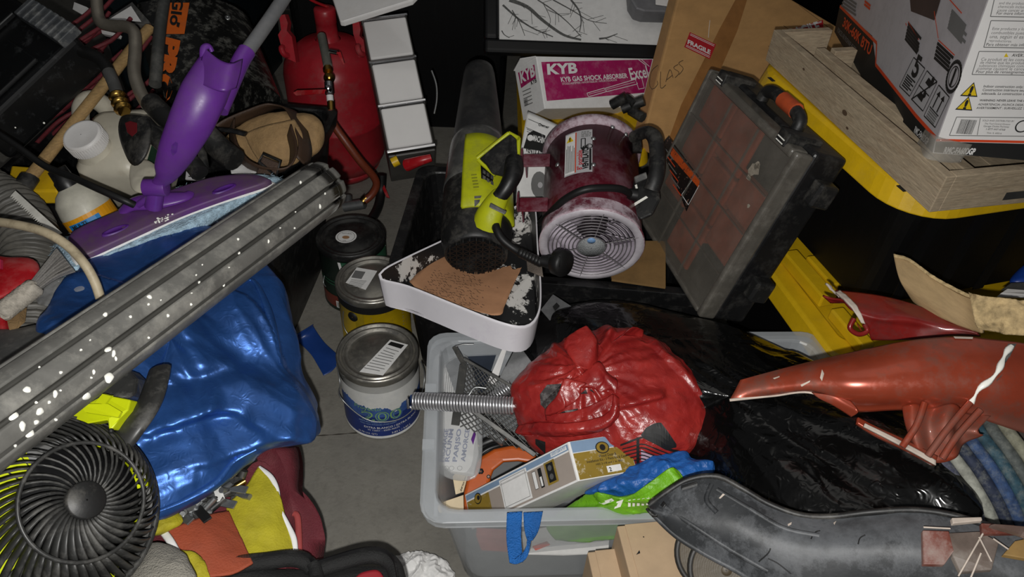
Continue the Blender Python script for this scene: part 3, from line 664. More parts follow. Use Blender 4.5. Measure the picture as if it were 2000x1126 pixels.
# ------------------------------------------------------------------ tall leaning carton, FRAGILE
T0, T1 = P(1256, 262, 1.74), P(1330, -30, 1.90); cx0 = (P(1660, 30, 2.05) - P(1340, -60, 1.86)); cyv = (T1 - T0).normalized(); cxv = (cx0 - cyv * cx0.dot(cyv)).normalized(); cn = cxv.cross(cyv); cn = cn if cn.dot(CAM - T0) > 0 else -cn
t = thing('fragile_carton', 'large brown carton with red FRAGILE stickers and brown tape', 'box', T0)
MB(CARD).para(T0, cxv * .62, cyv * .62, cn * -.06).build('carton', t, .006)
pr = Print(T0, cxv, cyv)
pr.ppoly([(1436, 0), (1406, 55), (1330, 205), (1285, 330), (1330, 330), (1364, 270), (1392, 170), (1440, 60), (1462, -10)][0:9], TAPE, 1)
for (a, b, c_, d_) in (((1347, 63), (1398, 87), (1386, 116), (1336, 92)), ((1532, 61), (1607, 39), (1608, 64), (1534, 84))):
    pr.ppoly([a, b, c_, d_], REDI, 2)
    L2 = lambda p, q, s: (p[0] + (q[0] - p[0]) * s, p[1] + (q[1] - p[1]) * s)
    for s in (.08, .16, .84, .92):
        p, q = L2(a, d_, s), L2(b, c_, s); pr.line(pr.px(*L2(p, q, .04)), pr.px(*L2(p, q, .96)), .0015, PAP, 3)
    p, q = L2(a, d_, .74), L2(b, c_, .74); pr.ptext('FRAGILE', L2(p, q, .06), L2(p, q, .94), PAP, 4, .035)
    
HND = mat('marker_pen', '4c3d2c', .6)
for s, x in (('G', 1271), ('L', 1288), ('A', 1297), ('S', 1312), ('S', 1322)): pass
def strokes(ss, wd):
    for st in ss:
        q = cr([V((*pr.px(*p), 0)) for p in st], 14)
        for i in range(13): pr.line((q[i].x, q[i].y), (q[i + 1].x, q[i + 1].y), wd, HND, 3)
strokes([[(1284, 128), (1272, 140), (1268, 165), (1274, 175), (1284, 165), (1283, 158)], [(1290, 140), (1290, 172), (1300, 166)], [(1300, 160), (1308, 136), (1314, 152)], [(1302, 156), (1313, 147)], [(1324, 126), (1315, 133), (1326, 142), (1318, 152)], [(1334, 118), (1325, 124), (1334, 134), (1326, 146)]], .0016)
pr.lines([pr.px(1386, 40), pr.px(1384, 58), pr.px(1383, 74)], .0012, PAP, 3)
for k in range(3): a = (1560 - 30 * k, 10 + 40 * k); pr.line(pr.px(*a), pr.px(a[0] + 60, a[1] + 45), .0012, HND, 2)
pr.build('printed_marks', t)

# ------------------------------------------------------------------ wooden crate and heater box
co = V((.587, .891, .779)); co = CAM + (co - CAM) * 1.105; wl = V((-.2525, .9675, 0)).normalized(); wr = V((wl.y, -wl.x, 0)); H_ = .066; TW = .017; LL, WW = .56, .46
t = thing('wooden_crate', 'weathered grey wooden tray crate on the yellow tote lid', 'crate', co - V((0, 0, H_)))
dn = V((0, 0, -H_))
MB(WOOD).para(co, wl * LL, wr * TW, dn).build('plank', t, .0015); MB(WOOD).para(co + wr * TW, wr * (WW - TW), wl * TW, dn).build('plank', t, .0015)
MB(WOOD).para(co + wl * (LL - TW) + wr * TW, wr * .11, wl * TW, dn).build('plank', t, .0015); MB(WOOD).para(co + wr * WW, wl * LL, wr * TW, dn).build('plank', t, .0015)
MB(WOOD).para(co + wr * .062 + wl * .03 + V((0, 0, -.012)), wl * (LL - .1), wr * .02, dn * .75).build('plank', t, .0015); MB(WOOD).para(co + wr * .095 + wl * (LL - .09) + V((0, 0, -.012)), wr * .05, wl * .018, dn * .75).build('plank', t, .0015)
for k in range(5): MB(WOOD).para(co + wr * (TW + .002 + k * .086) + wl * TW + V((0, 0, -H_)), wr * .083, wl * (LL - 2 * TW), V((0, 0, .008))).build('base_slat', t)
MB(STLD).para(co + wr * .13 + dn * .62 - wl * .0006, wr * .05, dn * .22, wl * .001).build('metal_staple', t)
KNOT = mat('knot', '54412f', .8); pk = Print(co - wr * .0002, wl, (0, 0, 1))
for x, y, r_ in ((1650, 220, .008), (1655, 250, .004), (1570, 135, .004)): a = pk.px(x, y); pk.circ(a[0], a[1], r_, KNOT, 1, 12, .6)
pk.build('wood_knot', t)

ho = CAM + (V((.554, .894, .813)) - CAM) * 1.167; hl = V((.093, .989, -.115)).normalized(); hu = V((-.032, .118, .992)); hu = (hu - hl * hu.dot(hl)).normalized(); hr = hl.cross(hu); HL, HR, HH = .673, .34, .42
t = thing('heater_box', 'large carton for a heater standing in the wooden crate', 'box', ho)
GRB = mat('grey_carton_print', 'b9b5b8', .5, var=.05, dust=.2, dc='7c7a7a', ds=14, bump=.05)
WHB = mat('white_carton_print', 'dfdddb', .5, var=.03, bump=.08, bs=20)
MB(GRB).para(ho, hl * HL, hr * HR, hu * HH).build('carton', t, .003)
A_ = ho + hl * HL; pr = Print(A_, -hl, hu); p_ = pr.px
pr.ppoly([(1821, 298), (1828, 270), (1790, 230), (1712, 128), (1704, 70), (1640, 13), (1630, 62), (1640, 80), (1690, 160)], INK, 1)
pr.lines([p_(1828, 268), p_(1790, 226), p_(1711, 126), p_(1713, 84), p_(1641, 12)], .006, ORI, 2)
pr.ptext('30K-60K BTU', (1646, 50), (1700, 108), ORI, 3, .03, h=.019); pr.ptext('FORCED AIR PROPANE HEATER', (1636, 62), (1672, 104), GINK, 3, .01, h=.01); pr.ptext('RMC-FA60DGP', (1786, 258), (1812, 284), PAP, 3, .01, h=.011)
pr.ppoly([(1778, 0), (1780, 22), (1826, 40), (1838, 0), (1840, -20), (1778, -20)], mat('dark_picture_ink', '3d302e', .5), 2)
for a, b in (((1775, 42), (1796, 78)), ((1772, 50), (1770, 45)), ((1826, 22), (1834, 75)), ((1834, 78), (1866, 108)), ((1848, -10), (1880, 26))): pr.line(p_(*a), p_(*b), .0018, ORI, 3)
def slant(x0, y0, dx, dy, n, sx, sy, m=INK, wd=.0045):
    for k in range(n):
        f = random.uniform(.75, 1); pr.line(p_(x0 + sx * k, y0 + sy * k), p_(x0 + sx * k + dx * f, y0 + sy * k + dy * f), wd, m, 3)
slant(1775, 45, 26, 32, 6, -1.2, 6, INK); slant(1832, 84, 32, 30, 5, -1.5, 7, INK); slant(1860, 20, 34, 38, 6, -1.5, 6.5, GINK); slant(1650, -8, 32, 22, 4, -2, 6, GINK)
slant(1690, 2, 14, 12, 2, -1, 6, ORI)
for i, (a, b, c_, d_) in enumerate((((1786, 112), (1808, 134), (1778, 188), (1758, 168)), ((1812, 138), (1832, 160), (1804, 217), (1782, 194)), ((1835, 166), (1856, 190), (1828, 249), (1806, 226)))):
    q = [p_(*a), p_(*b), p_(*c_), p_(*d_)]; pr.poly(q, PAPG, 2); pr.lines(q, .002, INK, 3, True)
    mid = lambda s, r: (a[0] + (b[0] - a[0]) * s + (d_[0] - a[0]) * r, a[1] + (b[1] - a[1]) * s + (d_[1] - a[1]) * r)
    if i == 0:
        pr.ptext('5', mid(.35, .45), mid(.8, .45), INK, 4, .03, h=.035)
        for k in range(6): pr.line(p_(*mid(.12, .55 + k * .07)), p_(*mid(.85 - .2 * (k % 2), .55 + k * .07)), .0025, INK, 4)
    if i == 1:
        for s, r in ((.35, .1), (.3, .6)): pr.poly([p_(*mid(s, r)), p_(*mid(s + .4, r + .02)), p_(*mid(s + .42, r + .22)), p_(*mid(s - .05, r + .2))], INK, 4); pr.circ(*p_(*mid(s + .35, r - .03)), .006, INK, 4)
        pr.line(p_(*mid(0, 1)), p_(*mid(1, 0)), .003, INK, 5); pr.line(p_(*mid(0, .5)), p_(*mid(1, .5)), .002, INK, 5)
    if i == 2:
        for s in (.3, .68):
            pr.line(p_(*mid(s, .2)), p_(*mid(s, .62)), .004, INK, 4); pr.poly([p_(*mid(s - .15, .24)), p_(*mid(s, .08)), p_(*mid(s + .15, .24))], INK, 4)
        pr.line(p_(*mid(.1, .66)), p_(*mid(.9, .66)), .002, INK, 4)
        for k in range(4): pr.line(p_(*mid(.15, .72 + k * .07)), p_(*mid(.85, .72 + k * .07)), .0025, GINK, 4)
a = p_(1864, 150); pr.ring(a[0], a[1], .022, .006, INK, 3, 26); pr.ring(a[0], a[1], .015, .002, INK, 3, 20); pr.text('1', a[0], a[1] - .012, .024, INK, 4, al='C', bold=.05)
pr.build('left_print', t)
MB(WHB).para(ho - hl * .0008, hr * HR, hu * HH, hl * .0006).build('white_side', t)
pr = Print(ho - hl * .001, hr, hu); p_ = pr.px
pr.ppoly([(1824, 297), (1828, 276), (2060, 282), (2060, 318)], INK, 1); pr.line(p_(1828, 273), p_(2060, 278), .004, ORI, 2); pr.ptext('RMC-FA60DGP', (1842, 298), (1902, 301), PAP, 3, .04, h=.010)
for ya, n in ((35, 4), (95, 4), (145, 4)): pass
def fr4(x0, y0, x1, y1): q = [p_(x0, y0), p_(x1, y0 + 2), p_(x1 - 12, y1 + 2), p_(x0 - 14, y1)]; pr.lines(q, .0012, GINK, 2, True)
fr4(1948, -30, 2060, 32); fr4(1935, 40, 2060, 92); fr4(1912, 100, 2060, 145)
def tx(s, x, y, x2, m=INK, b=.0, h=None): pr.ptext(s, (x, y), (x2, y + 1.5), m, 3, b, h=h)
tx('and the products of combustion', 1950, 8, 2050, GINK); tx('chemicals including lead known', 1948, 15, 2050, GINK); tx('cause cancer and birth defects', 1947, 22, 2050, GINK); tx('For more information go to', 1945, 28, 2040)
tx('Este producto y los combustibles', 1937, 58, 2050, GINK); tx('combustibles pueden exponer', 1935, 66, 2040, GINK); tx('una, según el estado de', 1932, 74, 2030, GINK); tx('reproductores.', 1930, 81, 1975, GINK); tx('Para obtener más información', 1925, 89, 2030)
pr.ppoly([(1960, 111), (1965, 103), (1969, 111)], YELI, 2); tx('AVERTISSEMENT', 1975, 110, 2040, INK, .01)
tx('Ce produit et les combustibles', 1915, 118, 2030, GINK); tx('de même que les produits de leur', 1913, 124, 2030, GINK); tx('substances chimiques comme le plomb', 1911, 130, 2040, GINK); tx('comme causant le cancer et des', 1908, 136, 2030, GINK); tx('Pour plus de renseignements, visitez', 1905, 142, 2035)
for (x, y) in ((1896, 176), (1886, 203)):
    a = p_(x, y); s = .0125; pr.poly([(a[0] - s, a[1] - s * .75), (a[0] + s, a[1] - s * .75), (a[0], a[1] + s)], INK, 2); s *= .82; pr.poly([(a[0] - s, a[1] - s * .72), (a[0] + s, a[1] - s * .72), (a[0], a[1] + s)], YELI, 3); pr.text('!', a[0], a[1] - .007, .013, INK, 4, al='C', bold=.06)
tx('Indoor construction only; not', 1920, 170, 2010, INK, .01); tx('Construction intérieure seulement', 1918, 177, 2020, INK, .01); tx('adecuada. La construction interior', 1916, 184, 2020, INK, .01)
tx('WARNING: NEVER LEAVE THE HEATER', 1912, 197, 2020, INK, .02); tx('ADVERTENCIA: ¡NUNCA DESATIENDA', 1909, 205, 2020, INK, .01); tx('AVERTISSEMENT : SURVEILLEZ TOUJOURS', 1906, 212, 2030, INK, .01)
fr4(1868, 228, 2060, 264); a, b = p_(1866, 260), p_(1908, 234); pr.bars(a[0], a[1], b[0], b[1], INK, 3); pr.line(p_(1914, 230), p_(1908, 263), .001, GINK, 3)
tx('SOLD AND DISTRIBUTED BY', 1918, 236, 1980); tx('The Tool Central Division', 1922, 242, 1972); tx('Garage Outlet Parkway', 1920, 247, 1970); tx('1-877-447-4768', 1925, 253, 1962); tx('Visit, IL 60016', 1926, 260, 1955)
a = p_(1996, 246); pr.ring(a[0], a[1], .009, .002, INK, 3)
pr.build('right_print', t)
mb = MB(mat('clear_tape', 'b9b4aa', .12, alpha=.3)); mb.sheet([[ho - hl * .002 + hr * .05 + V((0, 0, .02)), ho - hl * .004 - hr * .004 + V((0, 0, .03)), ho - hr * .002 + hl * .05 + V((0, 0, .02))], [ho - hl * .004 + hr * .045 + V((0, 0, -.012)), ho - hl * .008 - hr * .008 + V((0, 0, -.01)), ho - hr * .004 + hl * .05 + V((0, 0, -.012))]], 20, 8, .0006, .002, 60, 2); mb.build('torn_tape', t)

# ------------------------------------------------------------------ white tray with painted kraft paper
rimq = [(745, 545, 1.40), (748, 528, 1.41), (790, 505, 1.45), (860, 472, 1.52), (950, 430, 1.57), (1020, 398, 1.58), (1036, 392, 1.58), (1046, 410, 1.55), (1050, 480, 1.47), (1056, 560, 1.40), (1052, 610, 1.34), (1030, 636, 1.31), (985, 632, 1.30), (900, 600, 1.33), (800, 560, 1.38)]
rim = cr(PL(*rimq), 90, True); cc = sum(rim, V()) / 90
t = thing('paint_tray', 'dented white plastic tray lined with kraft paper, smeared with black paint', 'tray', V((cc.x, cc.y, cc.z - .06)))
TRW = mat('white_tray_plastic', 'e2dfe4', .35, var=.03, dust=.25, dc='b5a7bd', ds=8, dlo=.55, dhi=.75); TRB = mat('tray_black_paint', '1f1f20', .45, dust=.9, dc='d6d3ce', ds=7, dlo=.555, dhi=.575)
dz = V((0, -.012, -.058))
def scl(p, k): return cc + (p - cc) * k
dent = lambda p: p + V((0, .006, .004)) * (math.exp(-((p - P(800, 590, 1.38)).length / .03) ** 2)) * 3
out = [dent(scl(p, .965) + dz) for p in rim]; top = [p.copy() for p in rim]; lip = [scl(p, 1.012) + V((0, 0, -.004)) for p in rim]
mb = MB(TRW); mb.loft([out, lip, [scl(p, 1.014) for p in rim], [p + V((0, 0, .003)) for p in rim], [scl(p, .985) for p in rim]], None, True, False)
mb.loft([[scl(p, .985) for p in rim], [dent(scl(p, .955) + dz * .93) for p in rim]], TRB, True, False)
mb.add([scl(p, .965) + dz for p in rim], [tuple(range(89, -1, -1))], TRW); mb.add([scl(p, .955) + dz * .93 for p in rim], [tuple(range(90))], TRB)
mb.build('tray_shell', t)
tf = [scl(p, .955) + dz * .9 for p in rim]; fn = (tf[20] - tf[0]).cross(tf[50] - tf[0]).normalized(); fn = fn if fn.z > 0 else -fn
def onf(x, y, k=.007): d = ray(x, y); tt = (cc + dz * .86 - CAM).dot(fn) / d.dot(fn); return CAM + d * tt + fn * k
mb = MB(KRF); mb.sheet([[onf(800, 556), onf(850, 505), onf(900, 470), onf(960, 440), onf(1030, 432)], [onf(840, 585), onf(900, 560), onf(960, 530), onf(1010, 520), onf(1028, 500)], [onf(960, 622), onf(980, 620), onf(985, 605), onf(1000, 570), onf(1012, 540)]], 30, 20, .001, .0025, 22, 4)
ks = mb.build('kraft_paper', t); kt = bvh(ks)
mb = MB(mat('faded_ink', '5a4436', .7)); random.seed(3)
for k in range(17):
    x, y = 848 - k * 2.5, 528 + k * 4.4; ln = 20 + k * 1.0; px_ = x
    while px_ < 985 - k * 0.6 - random.random() * 60 and px_ < 1000:
        a = hit(kt, px_, y + (px_ - x) * .16 + random.uniform(-2, 1)); b = hit(kt, px_ + random.uniform(2, 5), y + (px_ - x) * .16 + random.uniform(-1, 3))
        if a and b and (b[0] - a[0]).length < .02 and random.random() < .7:
            d = (b[0] - a[0]); s_ = d.cross(a[1]).normalized() * .0006; mb.add([a[0] - s_, b[0] - s_, b[0] + s_, a[0] + s_], [(0, 1, 2, 3)])
        px_ += random.uniform(3, 7)
if mb.v: mb.build('handwriting', ks, kind='stuff')
mb = MB(mat('beige_webbing', '6b6158', .8, bump=.6, bs=400)); mb.sheet([PL((1028, 508, 1.41), (1050, 510, 1.39), (1056, 512, 1.38)), PL((1030, 528, 1.39), (1045, 534, 1.37), (1061, 540, 1.36))], 14, 10, .002)
lone(mb, 'webbing_scrap', 'scrap of woven mesh on the edge of the white tray', 'scrap')

# ------------------------------------------------------------------ lime and black leaf blower
BE, BT = P(930, 497, 1.44), P(936, 138, 1.72); bl = (BT - BE); BLn = bl.length; ba = bl / BLn; bxx = (CAM - BE); bxx = (bxx - ba * bxx.dot(ba)).normalized(); byy = ba.cross(bxx)
t = thing('leaf_blower', 'lime and black corded leaf blower standing in the white tray', 'leaf blower', BE)
R_ = lambda f: float(np.interp(f, [0, .04, .1, .3, .42, .5, .56, .57, .6, .8, .97, 1], [.058, .068, .071, .069, .064, .060, .057, .054, .053, .044, .036, .033]))
NOZ = mat('dusty_black_nozzle', '222223', .5, dust=.55, dc='504e4a', ds=6, dlo=.45, dhi=.75, stretch=(1, 1, 1)); SHR = mat('smoky_shroud', '474746', .28, dust=.5, dc='75736c', ds=9, coat=.2)
MB(NOZ).lathe(BE, ba, [(R_(f), f * BLn) for f in np.linspace(.57, 1, 16)] + [(.02, BLn * 1.01), (.001, BLn * 1.01)], 40, x=bxx).build('nozzle_tube', t)
MB(SHR).lathe(BE, ba, [(R_(.3) - .002, .3 * BLn)] + [(R_(f) + .001, f * BLn) for f in np.linspace(.3, .57, 10)] + [(R_(.57) - .002, .575 * BLn)], 40, x=bxx).build('clear_shroud', t)
MB(BLKD).lathe(BE, ba, [(.001, .004), (.05, .004), (.056, -.002), (.062, 0)] + [(R_(f), f * BLn) for f in np.linspace(.02, .31, 10)], 40, x=bxx).build('motor_housing', t)
mb = MB(BLK); ds_ = BE - ba * .002
for ang in (0, PI / 3, 2 * PI / 3):
    d1 = bxx * math.cos(ang) + byy * math.sin(ang); d2 = ba.cross(d1)
    for k in range(-4, 5):
        o_ = k * .0125; h_ = math.sqrt(max(0, .056 ** 2 - o_ ** 2)); mb.para(ds_ - d1 * h_ + d2 * (o_ - .0012), d1 * 2 * h_, d2 * .0024, ba * -.006)
mb.build('intake_grille', t)
mb = MB(GRN); n2 = 26
prof = [(R_(f) - .002, f * BLn) for f in (.115,)] + [(R_(f) + .005, f * BLn) for f in np.linspace(.12, .50, 10)] + [(R_(.5) - .002, .505 * BLn)]
mb.lathe(BE, ba, prof, n2, None, -.42, 1.45, x=bxx); a = mb.build('lime_housing', t); so = a.modifiers.new('s', 'SOLIDIFY'); so.thickness = .003
hd = (CAM - P(980, 320, 1.42)).normalized()
mb = MB(BLKD); mb.slab(PL((936, 310, 1.47), (968, 284, 1.46), (996, 262, 1.46), (1008, 272, 1.45), (1010, 300, 1.44), (1000, 322, 1.43), (985, 345, 1.44), (962, 340, 1.45), (950, 322, 1.46)), hd * .03); mb.build('trigger_housing', t, .004, 3)
mb = MB(GRN)
for a, b in (((932, 309), (994, 260)), ((994, 260), (1013, 270)), ((1013, 270), (1012, 302)), ((934, 312), (968, 342))): mb.tube([P(*a, 1.445), P(*b, 1.435)], .0045, 8)
mb.slab(PL((996, 268, 1.435), (1008, 276, 1.43), (1010, 292, 1.43), (998, 290, 1.43)), hd * .006); mb.build('lime_trim', t, .001)
MB(WHT).slab(PL((1000, 272, 1.428), (1006, 276, 1.425), (1007, 286, 1.425), (1001, 285, 1.427)), hd * .003).build('switch', t, .001)
MB(BLK).tube(PL((1004, 312, 1.42), (1002, 340, 1.40), (990, 365, 1.395), (976, 384, 1.40), (966, 396, 1.41)), lambda q: .0165 + .002 * math.sin(q * 6), 14, 24).build('grip', t)
mb = MB(GRN); mb.tube(PL((978, 380, 1.41), (966, 400, 1.40), (956, 420, 1.40), (950, 440, 1.41)), lambda q: .018 + .012 * q, 14, 12, flat=.8); mb.build('handle_base', t)
pr_ = MB(GRYP); pr_.slab(PL((958, 395, 1.368), (990, 412, 1.368), (986, 419, 1.366), (955, 404, 1.366)), hd * .006); pr_.build('rating_plate', t, .002)
hb = bvh(a := [c for c in t.children if c.name.startswith('lime_housing')][0])
def decal(tree, polys, m, name, parent, off=.0012, **kw):
    mb = MB(m)
    for p in polys:
        h = [hit(tree, x, y, off) for x, y in p]
        if all(h): mb.add([q[0] for q in h], [tuple(range(len(h)))])
    return mb.split(name, parent, **kw) if mb.v else None
decal(hb, [[(938, 318), (962, 334), (960, 360), (939, 352)]], BLK, 'warning_sticker', t, .0058)
decal(hb, [[(942 + 7 * i, 324 + 5 * i + 11 * j), (947 + 7 * i, 327 + 5 * i + 11 * j), (947 + 7 * i, 334 + 5 * i + 11 * j), (942 + 7 * i, 331 + 5 * i + 11 * j)] for i in range(3) for j in range(3)], GRYP, 'sticker_print', t, .0066)
decal(hb, [[(923, 384), (942, 383), (938, 402), (923, 408)]], BLK, 'speed_badge', t, .0058); decal(hb, [[(927, 387), (940, 386), (938, 391), (927, 392)], [(927, 395), (937, 394), (936, 399), (927, 401)]], GRYP, 'badge_print', t, .0066)
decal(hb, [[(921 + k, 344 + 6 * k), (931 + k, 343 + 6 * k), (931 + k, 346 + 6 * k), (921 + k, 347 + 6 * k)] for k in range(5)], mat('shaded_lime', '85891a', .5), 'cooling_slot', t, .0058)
mb = MB(RUB); mb.tube(PL((966, 432, 1.40), (970, 448, 1.385), (982, 468, 1.38), (1008, 488, 1.38), (1036, 502, 1.37), (1058, 510, 1.365)), lambda q: .0085 - .0015 * q, 10, 40)
for k in range(7): q = .70 + k * .025; p = P(1018 + k * 6, 494 + k * 2.9, 1.377 - .002 * k); mb.ball(p, .0095, 8)
mb.build('power_cord', t)
mb = MB(RUB); pc = P(1095, 513, 1.35); n_ = (CAM - pc).normalized(); nx = (n_ * .6 + rt * .7 - up * .2).normalized(); mb.lathe(pc - nx * .014, nx, [(.001, 0), (.018, 0), (.024, .005), (.025, .020), (.022, .026), (.001, .027)], 28); mb.tube([P(1056, 509, 1.365), P(1078, 512, 1.36), pc], lambda q: .010 + .007 * q, 10, 8)
mb.slab(PL((1068, 498, 1.345), (1094, 500, 1.33), (1094, 522, 1.33), (1078, 516, 1.345)), n_ * .004)
mb.build('plug', t)

# ------------------------------------------------------------------ owner's manual
mb = MB(PAP); mb.sheet([PL((1030, 217, 1.66), (1052, 226, 1.65), (1090, 244, 1.64)), PL((1020, 275, 1.62), (1050, 300, 1.60), (1080, 300, 1.60)), PL((1012, 330, 1.58), (1040, 340, 1.58), (1076, 340, 1.58)), PL((1008, 395, 1.55), (1035, 400, 1.54), (1068, 400, 1.54))], 14, 24, .0012)
om = lone(mb, 'owners_manual', "owner's manual sheet stuck behind the maroon fan", 'booklet'); ot = bvh(om)
hp_ = Print(P(1060, 300, 1.60), P(1070, 243, 1.64) - P(1035, 228, 1.655), P(1050, 226, 1.65) - P(1040, 300, 1.60)); hp_.O = P(1040, 300, 1.596)
decal(ot, [[(1031, 262), (1042, 255), (1065, 265), (1066, 280), (1060, 296), (1022, 290)]], INK, 'cover_print', om)
decal(ot, [[(1032 + a, 232 + b), (1064 + a, 246 + b), (1064 + a, 247.5 + b), (1032 + a, 233.5 + b)] for a, b in ((0, 0), (-4, 17), (-3, 20), (-3, 24))], GINK, 'cover_print', om)
decal(ot, [[(1053 + 16 * math.cos(i * .4), 361 + 26 * math.sin(i * .4)) for i in range(16)]], GINK, 'cover_print', om); decal(ot, [[(1055 + 5 * math.cos(i * .8), 362 + 6 * math.sin(i * .8)) for i in range(8)]], PAPG, 'cover_print', om, .0016)
decal(ot, [[(1036 + 12 * math.cos(i * .4) * .5, 270 + 6 * math.sin(i * .4)) for i in range(16)]], PAP, 'cover_print', om, .0016)
mb = MB()
for s, (x, y), (x2, y2), m in (('Owner', (1051, 246), (1072, 252), INK), ('VENTILATOR', (1026, 296), (1068, 311), INK), ('MACHINE', (1041, 275), (1066, 282), PAP)):
    vs, fs, W = text_geo(s, .03); A, B = P(x, y, 1.5), P(x2, y2, 1.5); o_ = []
    hh = .7 * math.hypot(x2 - x, y2 - y) / W
    if s != 'Owner': hh = 11
    for a, b in vs:
        h = hit(ot, x + (x2 - x) * a / W + b * 2, y + (y2 - y) * a / W - b * hh / .7, .0016); o_.append(h[0] if h else None)
    for f in fs:
        if all(o_[i] is not None for i in f): mb.add([o_[i] for i in f], [tuple(range(len(f)))], m)
if mb.v: mb.build('cover_lettering', om)

# ------------------------------------------------------------------ maroon portable ventilator
FC = P(1155, 480, 1.42); FR_ = 102 * 1.42 / 1450; vw = (FC - CAM).normalized(); upi = (up - vw * up.dot(vw)).normalized(); fn_ = (-vw * .66 - upi * .75).normalized()
fxx = (CAM - FC); fxx = (fxx - fn_ * fxx.dot(fn_)).normalized(); ax = -fn_; fyy = ax.cross(fxx); FL_ = .262
t = thing('ventilator_fan', 'maroon portable ventilator drum with white dusted wire grille', 'ventilator', FC)
MARD = mat('powdered_maroon', '6b2f3d', .45, dust=.95, dc='c3b2bb', ds=11, dlo=.40, dhi=.58)
MB(MAR).lathe(FC, ax, [(FR_ - .003, .03), (FR_ - .003, FL_ - .02), (FR_ - .006, FL_ - .02), (FR_ - .006, .03)], 64, x=fxx).build('drum', t)
MB(MARD).lathe(FC, ax, [(FR_ - .004, .004), (FR_ - .002, 0), (FR_ + .001, .001), (FR_ + .001, .006), (FR_ - .0015, .012), (FR_ - .003, .034)], 64, x=fxx).build('front_band', t)
MB(MARD).lathe(FC, ax, [(FR_ - .003, FL_ - .022), (FR_, FL_ - .016), (FR_ + .003, FL_ - .012), (FR_ + .005, FL_), (FR_ + .001, FL_ + .002), (FR_ - .004, FL_)], 64, x=fxx).build('rear_flange', t)
GRD = mat('dust_white_grille', 'c2bcc2', .5, .1, var=.15, dust=.4, dc='8a7f88', ds=12); INN = mat('dusty_inner', 'b3a9b4', .6, var=.35, vs=10)
WIR = mat('grille_wire', '8b8689', .4, .5, var=.2)
MB(GRD).lathe(FC, ax, [(FR_ - .016, .002), (FR_ - .014, -.002), (FR_ - .002, -.002), (FR_ + .001, .003)], 64, x=fxx).build('front_rim', t)
for k in range(8): MB(WIR).tube([FC - ax * .003 + (fxx * math.cos(2 * PI * i / 40) + fyy * math.sin(2 * PI * i / 40)) * (.028 + k * .0078) for i in range(40)], .0011, 5, closed=True).build('grille_ring', t)
for k in range(6):
    a = k * PI / 3 + .25; d = fxx * math.cos(a) + fyy * math.sin(a); MB(WIR).tube([FC + d * .02 - ax * .001, FC + d * (FR_ - .008) - ax * .001], .0014, 5).build('grille_spoke', t)
MB(mat('woven_hub_grey', 'a8abac', .5, .3, bump=.8, bs=500)).lathe(FC - ax * .004, -ax, [(.026, -.002), (.026, .001), (.001, .002)], 28, x=fxx).build('grille_hub', t)
MB(mat('blue_sticker', '7fa7d6', .5)).lathe(FC - ax * .0064 + fxx * .022, -ax, [(.008, -.0002), (.008, .0004), (.001, .0005)], 14).build('hub_sticker', t)
MB(INN).lathe(FC, ax, [(FR_ - .007, .002), (FR_ - .007, .16), (.001, .16)], 48, x=fxx).build('inner_wall', t)
MB(mat('dark_motor', '3b3438', .5)).lathe(FC, ax, [(.001, .05), (.03, .05), (.032, .06), (.032, .12)], 24, x=fxx).build('motor', t)
for k in range(7):
    a = k * 2 * PI / 7; d = fxx * math.cos(a) + fyy * math.sin(a); e = fxx * math.cos(a + .75) + fyy * math.sin(a + .75)
    MB(INN).sheet([[FC + ax * .035 + d * .03, FC + ax * .03 + d * (FR_ - .012)], [FC + ax * .06 + e * .03, FC + ax * .065 + e * (FR_ - .012)]], 5, 6, .0015).build('fan_blade', t)
def fwarp(u, v, l): a = u / FR_; return FC + ax * v + (fxx * math.cos(a) + fyy * math.sin(a)) * (FR_ - .0018 + l)
# sticker on the drum (turned to read along the drum)
pr = Print((0, 0, 0), (1, 0, 0), (0, 1, 0), lambda u, v, l: fwarp(v, u, l))
pr2 = Print((0, 0, 0), (1, 0, 0), (0, 1, 0), fwarp); pr2.rect(-.055, .10, .002, .222, PAPG, 1); pr2.rect(-.054, .103, -.033, .218, PAP, 2); pr2.poly([(-.052, .195), (-.036, .195), (-.044, .212)], YELI, 3); pr2.text('!', -.044, .197, .010, INK, 4, al='C', bold=.05)
for k in range(7): pr2.rect(-.0335 - .0028 * k - .0014, .108, -.0335 - .0028 * k, .186 - random.random() * .02, GINK, 3)
pr2.rect(-.0322, .103, -.030, .218, ORI, 3)
q = PI / 2
pr2.text('8" portable', -.018, .108, .010, REDI, 3, q, .02, width=.055); pr2.text('VENTILATOR', -.006, .108, .011, INK, 3, q, .05, width=.068)
pr2.lines([(-.012, .168), (-.012, .196), (-.020, .196), (-.020, .168)], .002, INK, 3, True); pr2.poly([(-.022, .17), (-.010, .17), (-.016, .158)], INK, 3); pr2.ring(-.004, .172, .006, .002, INK, 3); pr2.greek(-.020, .2, .0, .218, 4, GINK, 3)
pr2.rect(-.004, .105, .000, .165, INK, 2)
pr2.build('sticker', t)
mb = MB(STL)
for u, v in ((.004, .195), (.004, .12), (-.075, .15), (.045, .24), (.08, .24)): mb.lathe(fwarp(u, v, -.001), fxx * math.cos(u / FR_) + fyy * math.sin(u / FR_), [(.005, 0), (.005, .002), (.002, .004), (.001, .004)], 10)
mb.split('rivet', t)
for y0, y1 in ((.17, .20), (.045, .075)):      # foot brackets on the left
    mb = MB(MAR); a = -1.05; d = fxx * math.cos(a) + fyy * math.sin(a); tn = ax.cross(d)
    o_ = FC + ax * y0 + d * (FR_ - .004); mb.para(o_, d * .0 - fyy * .055 - fxx * .0, ax * .036, fxx * .004); mb.para(o_ - fyy * .055, fxx * .02, ax * .036, -fyy * .004); mb.para(o_ - fyy * .05 - fxx * .03, fyy * .003, ax * .036, fxx * .03); mb.build('foot_bracket', t, .002)
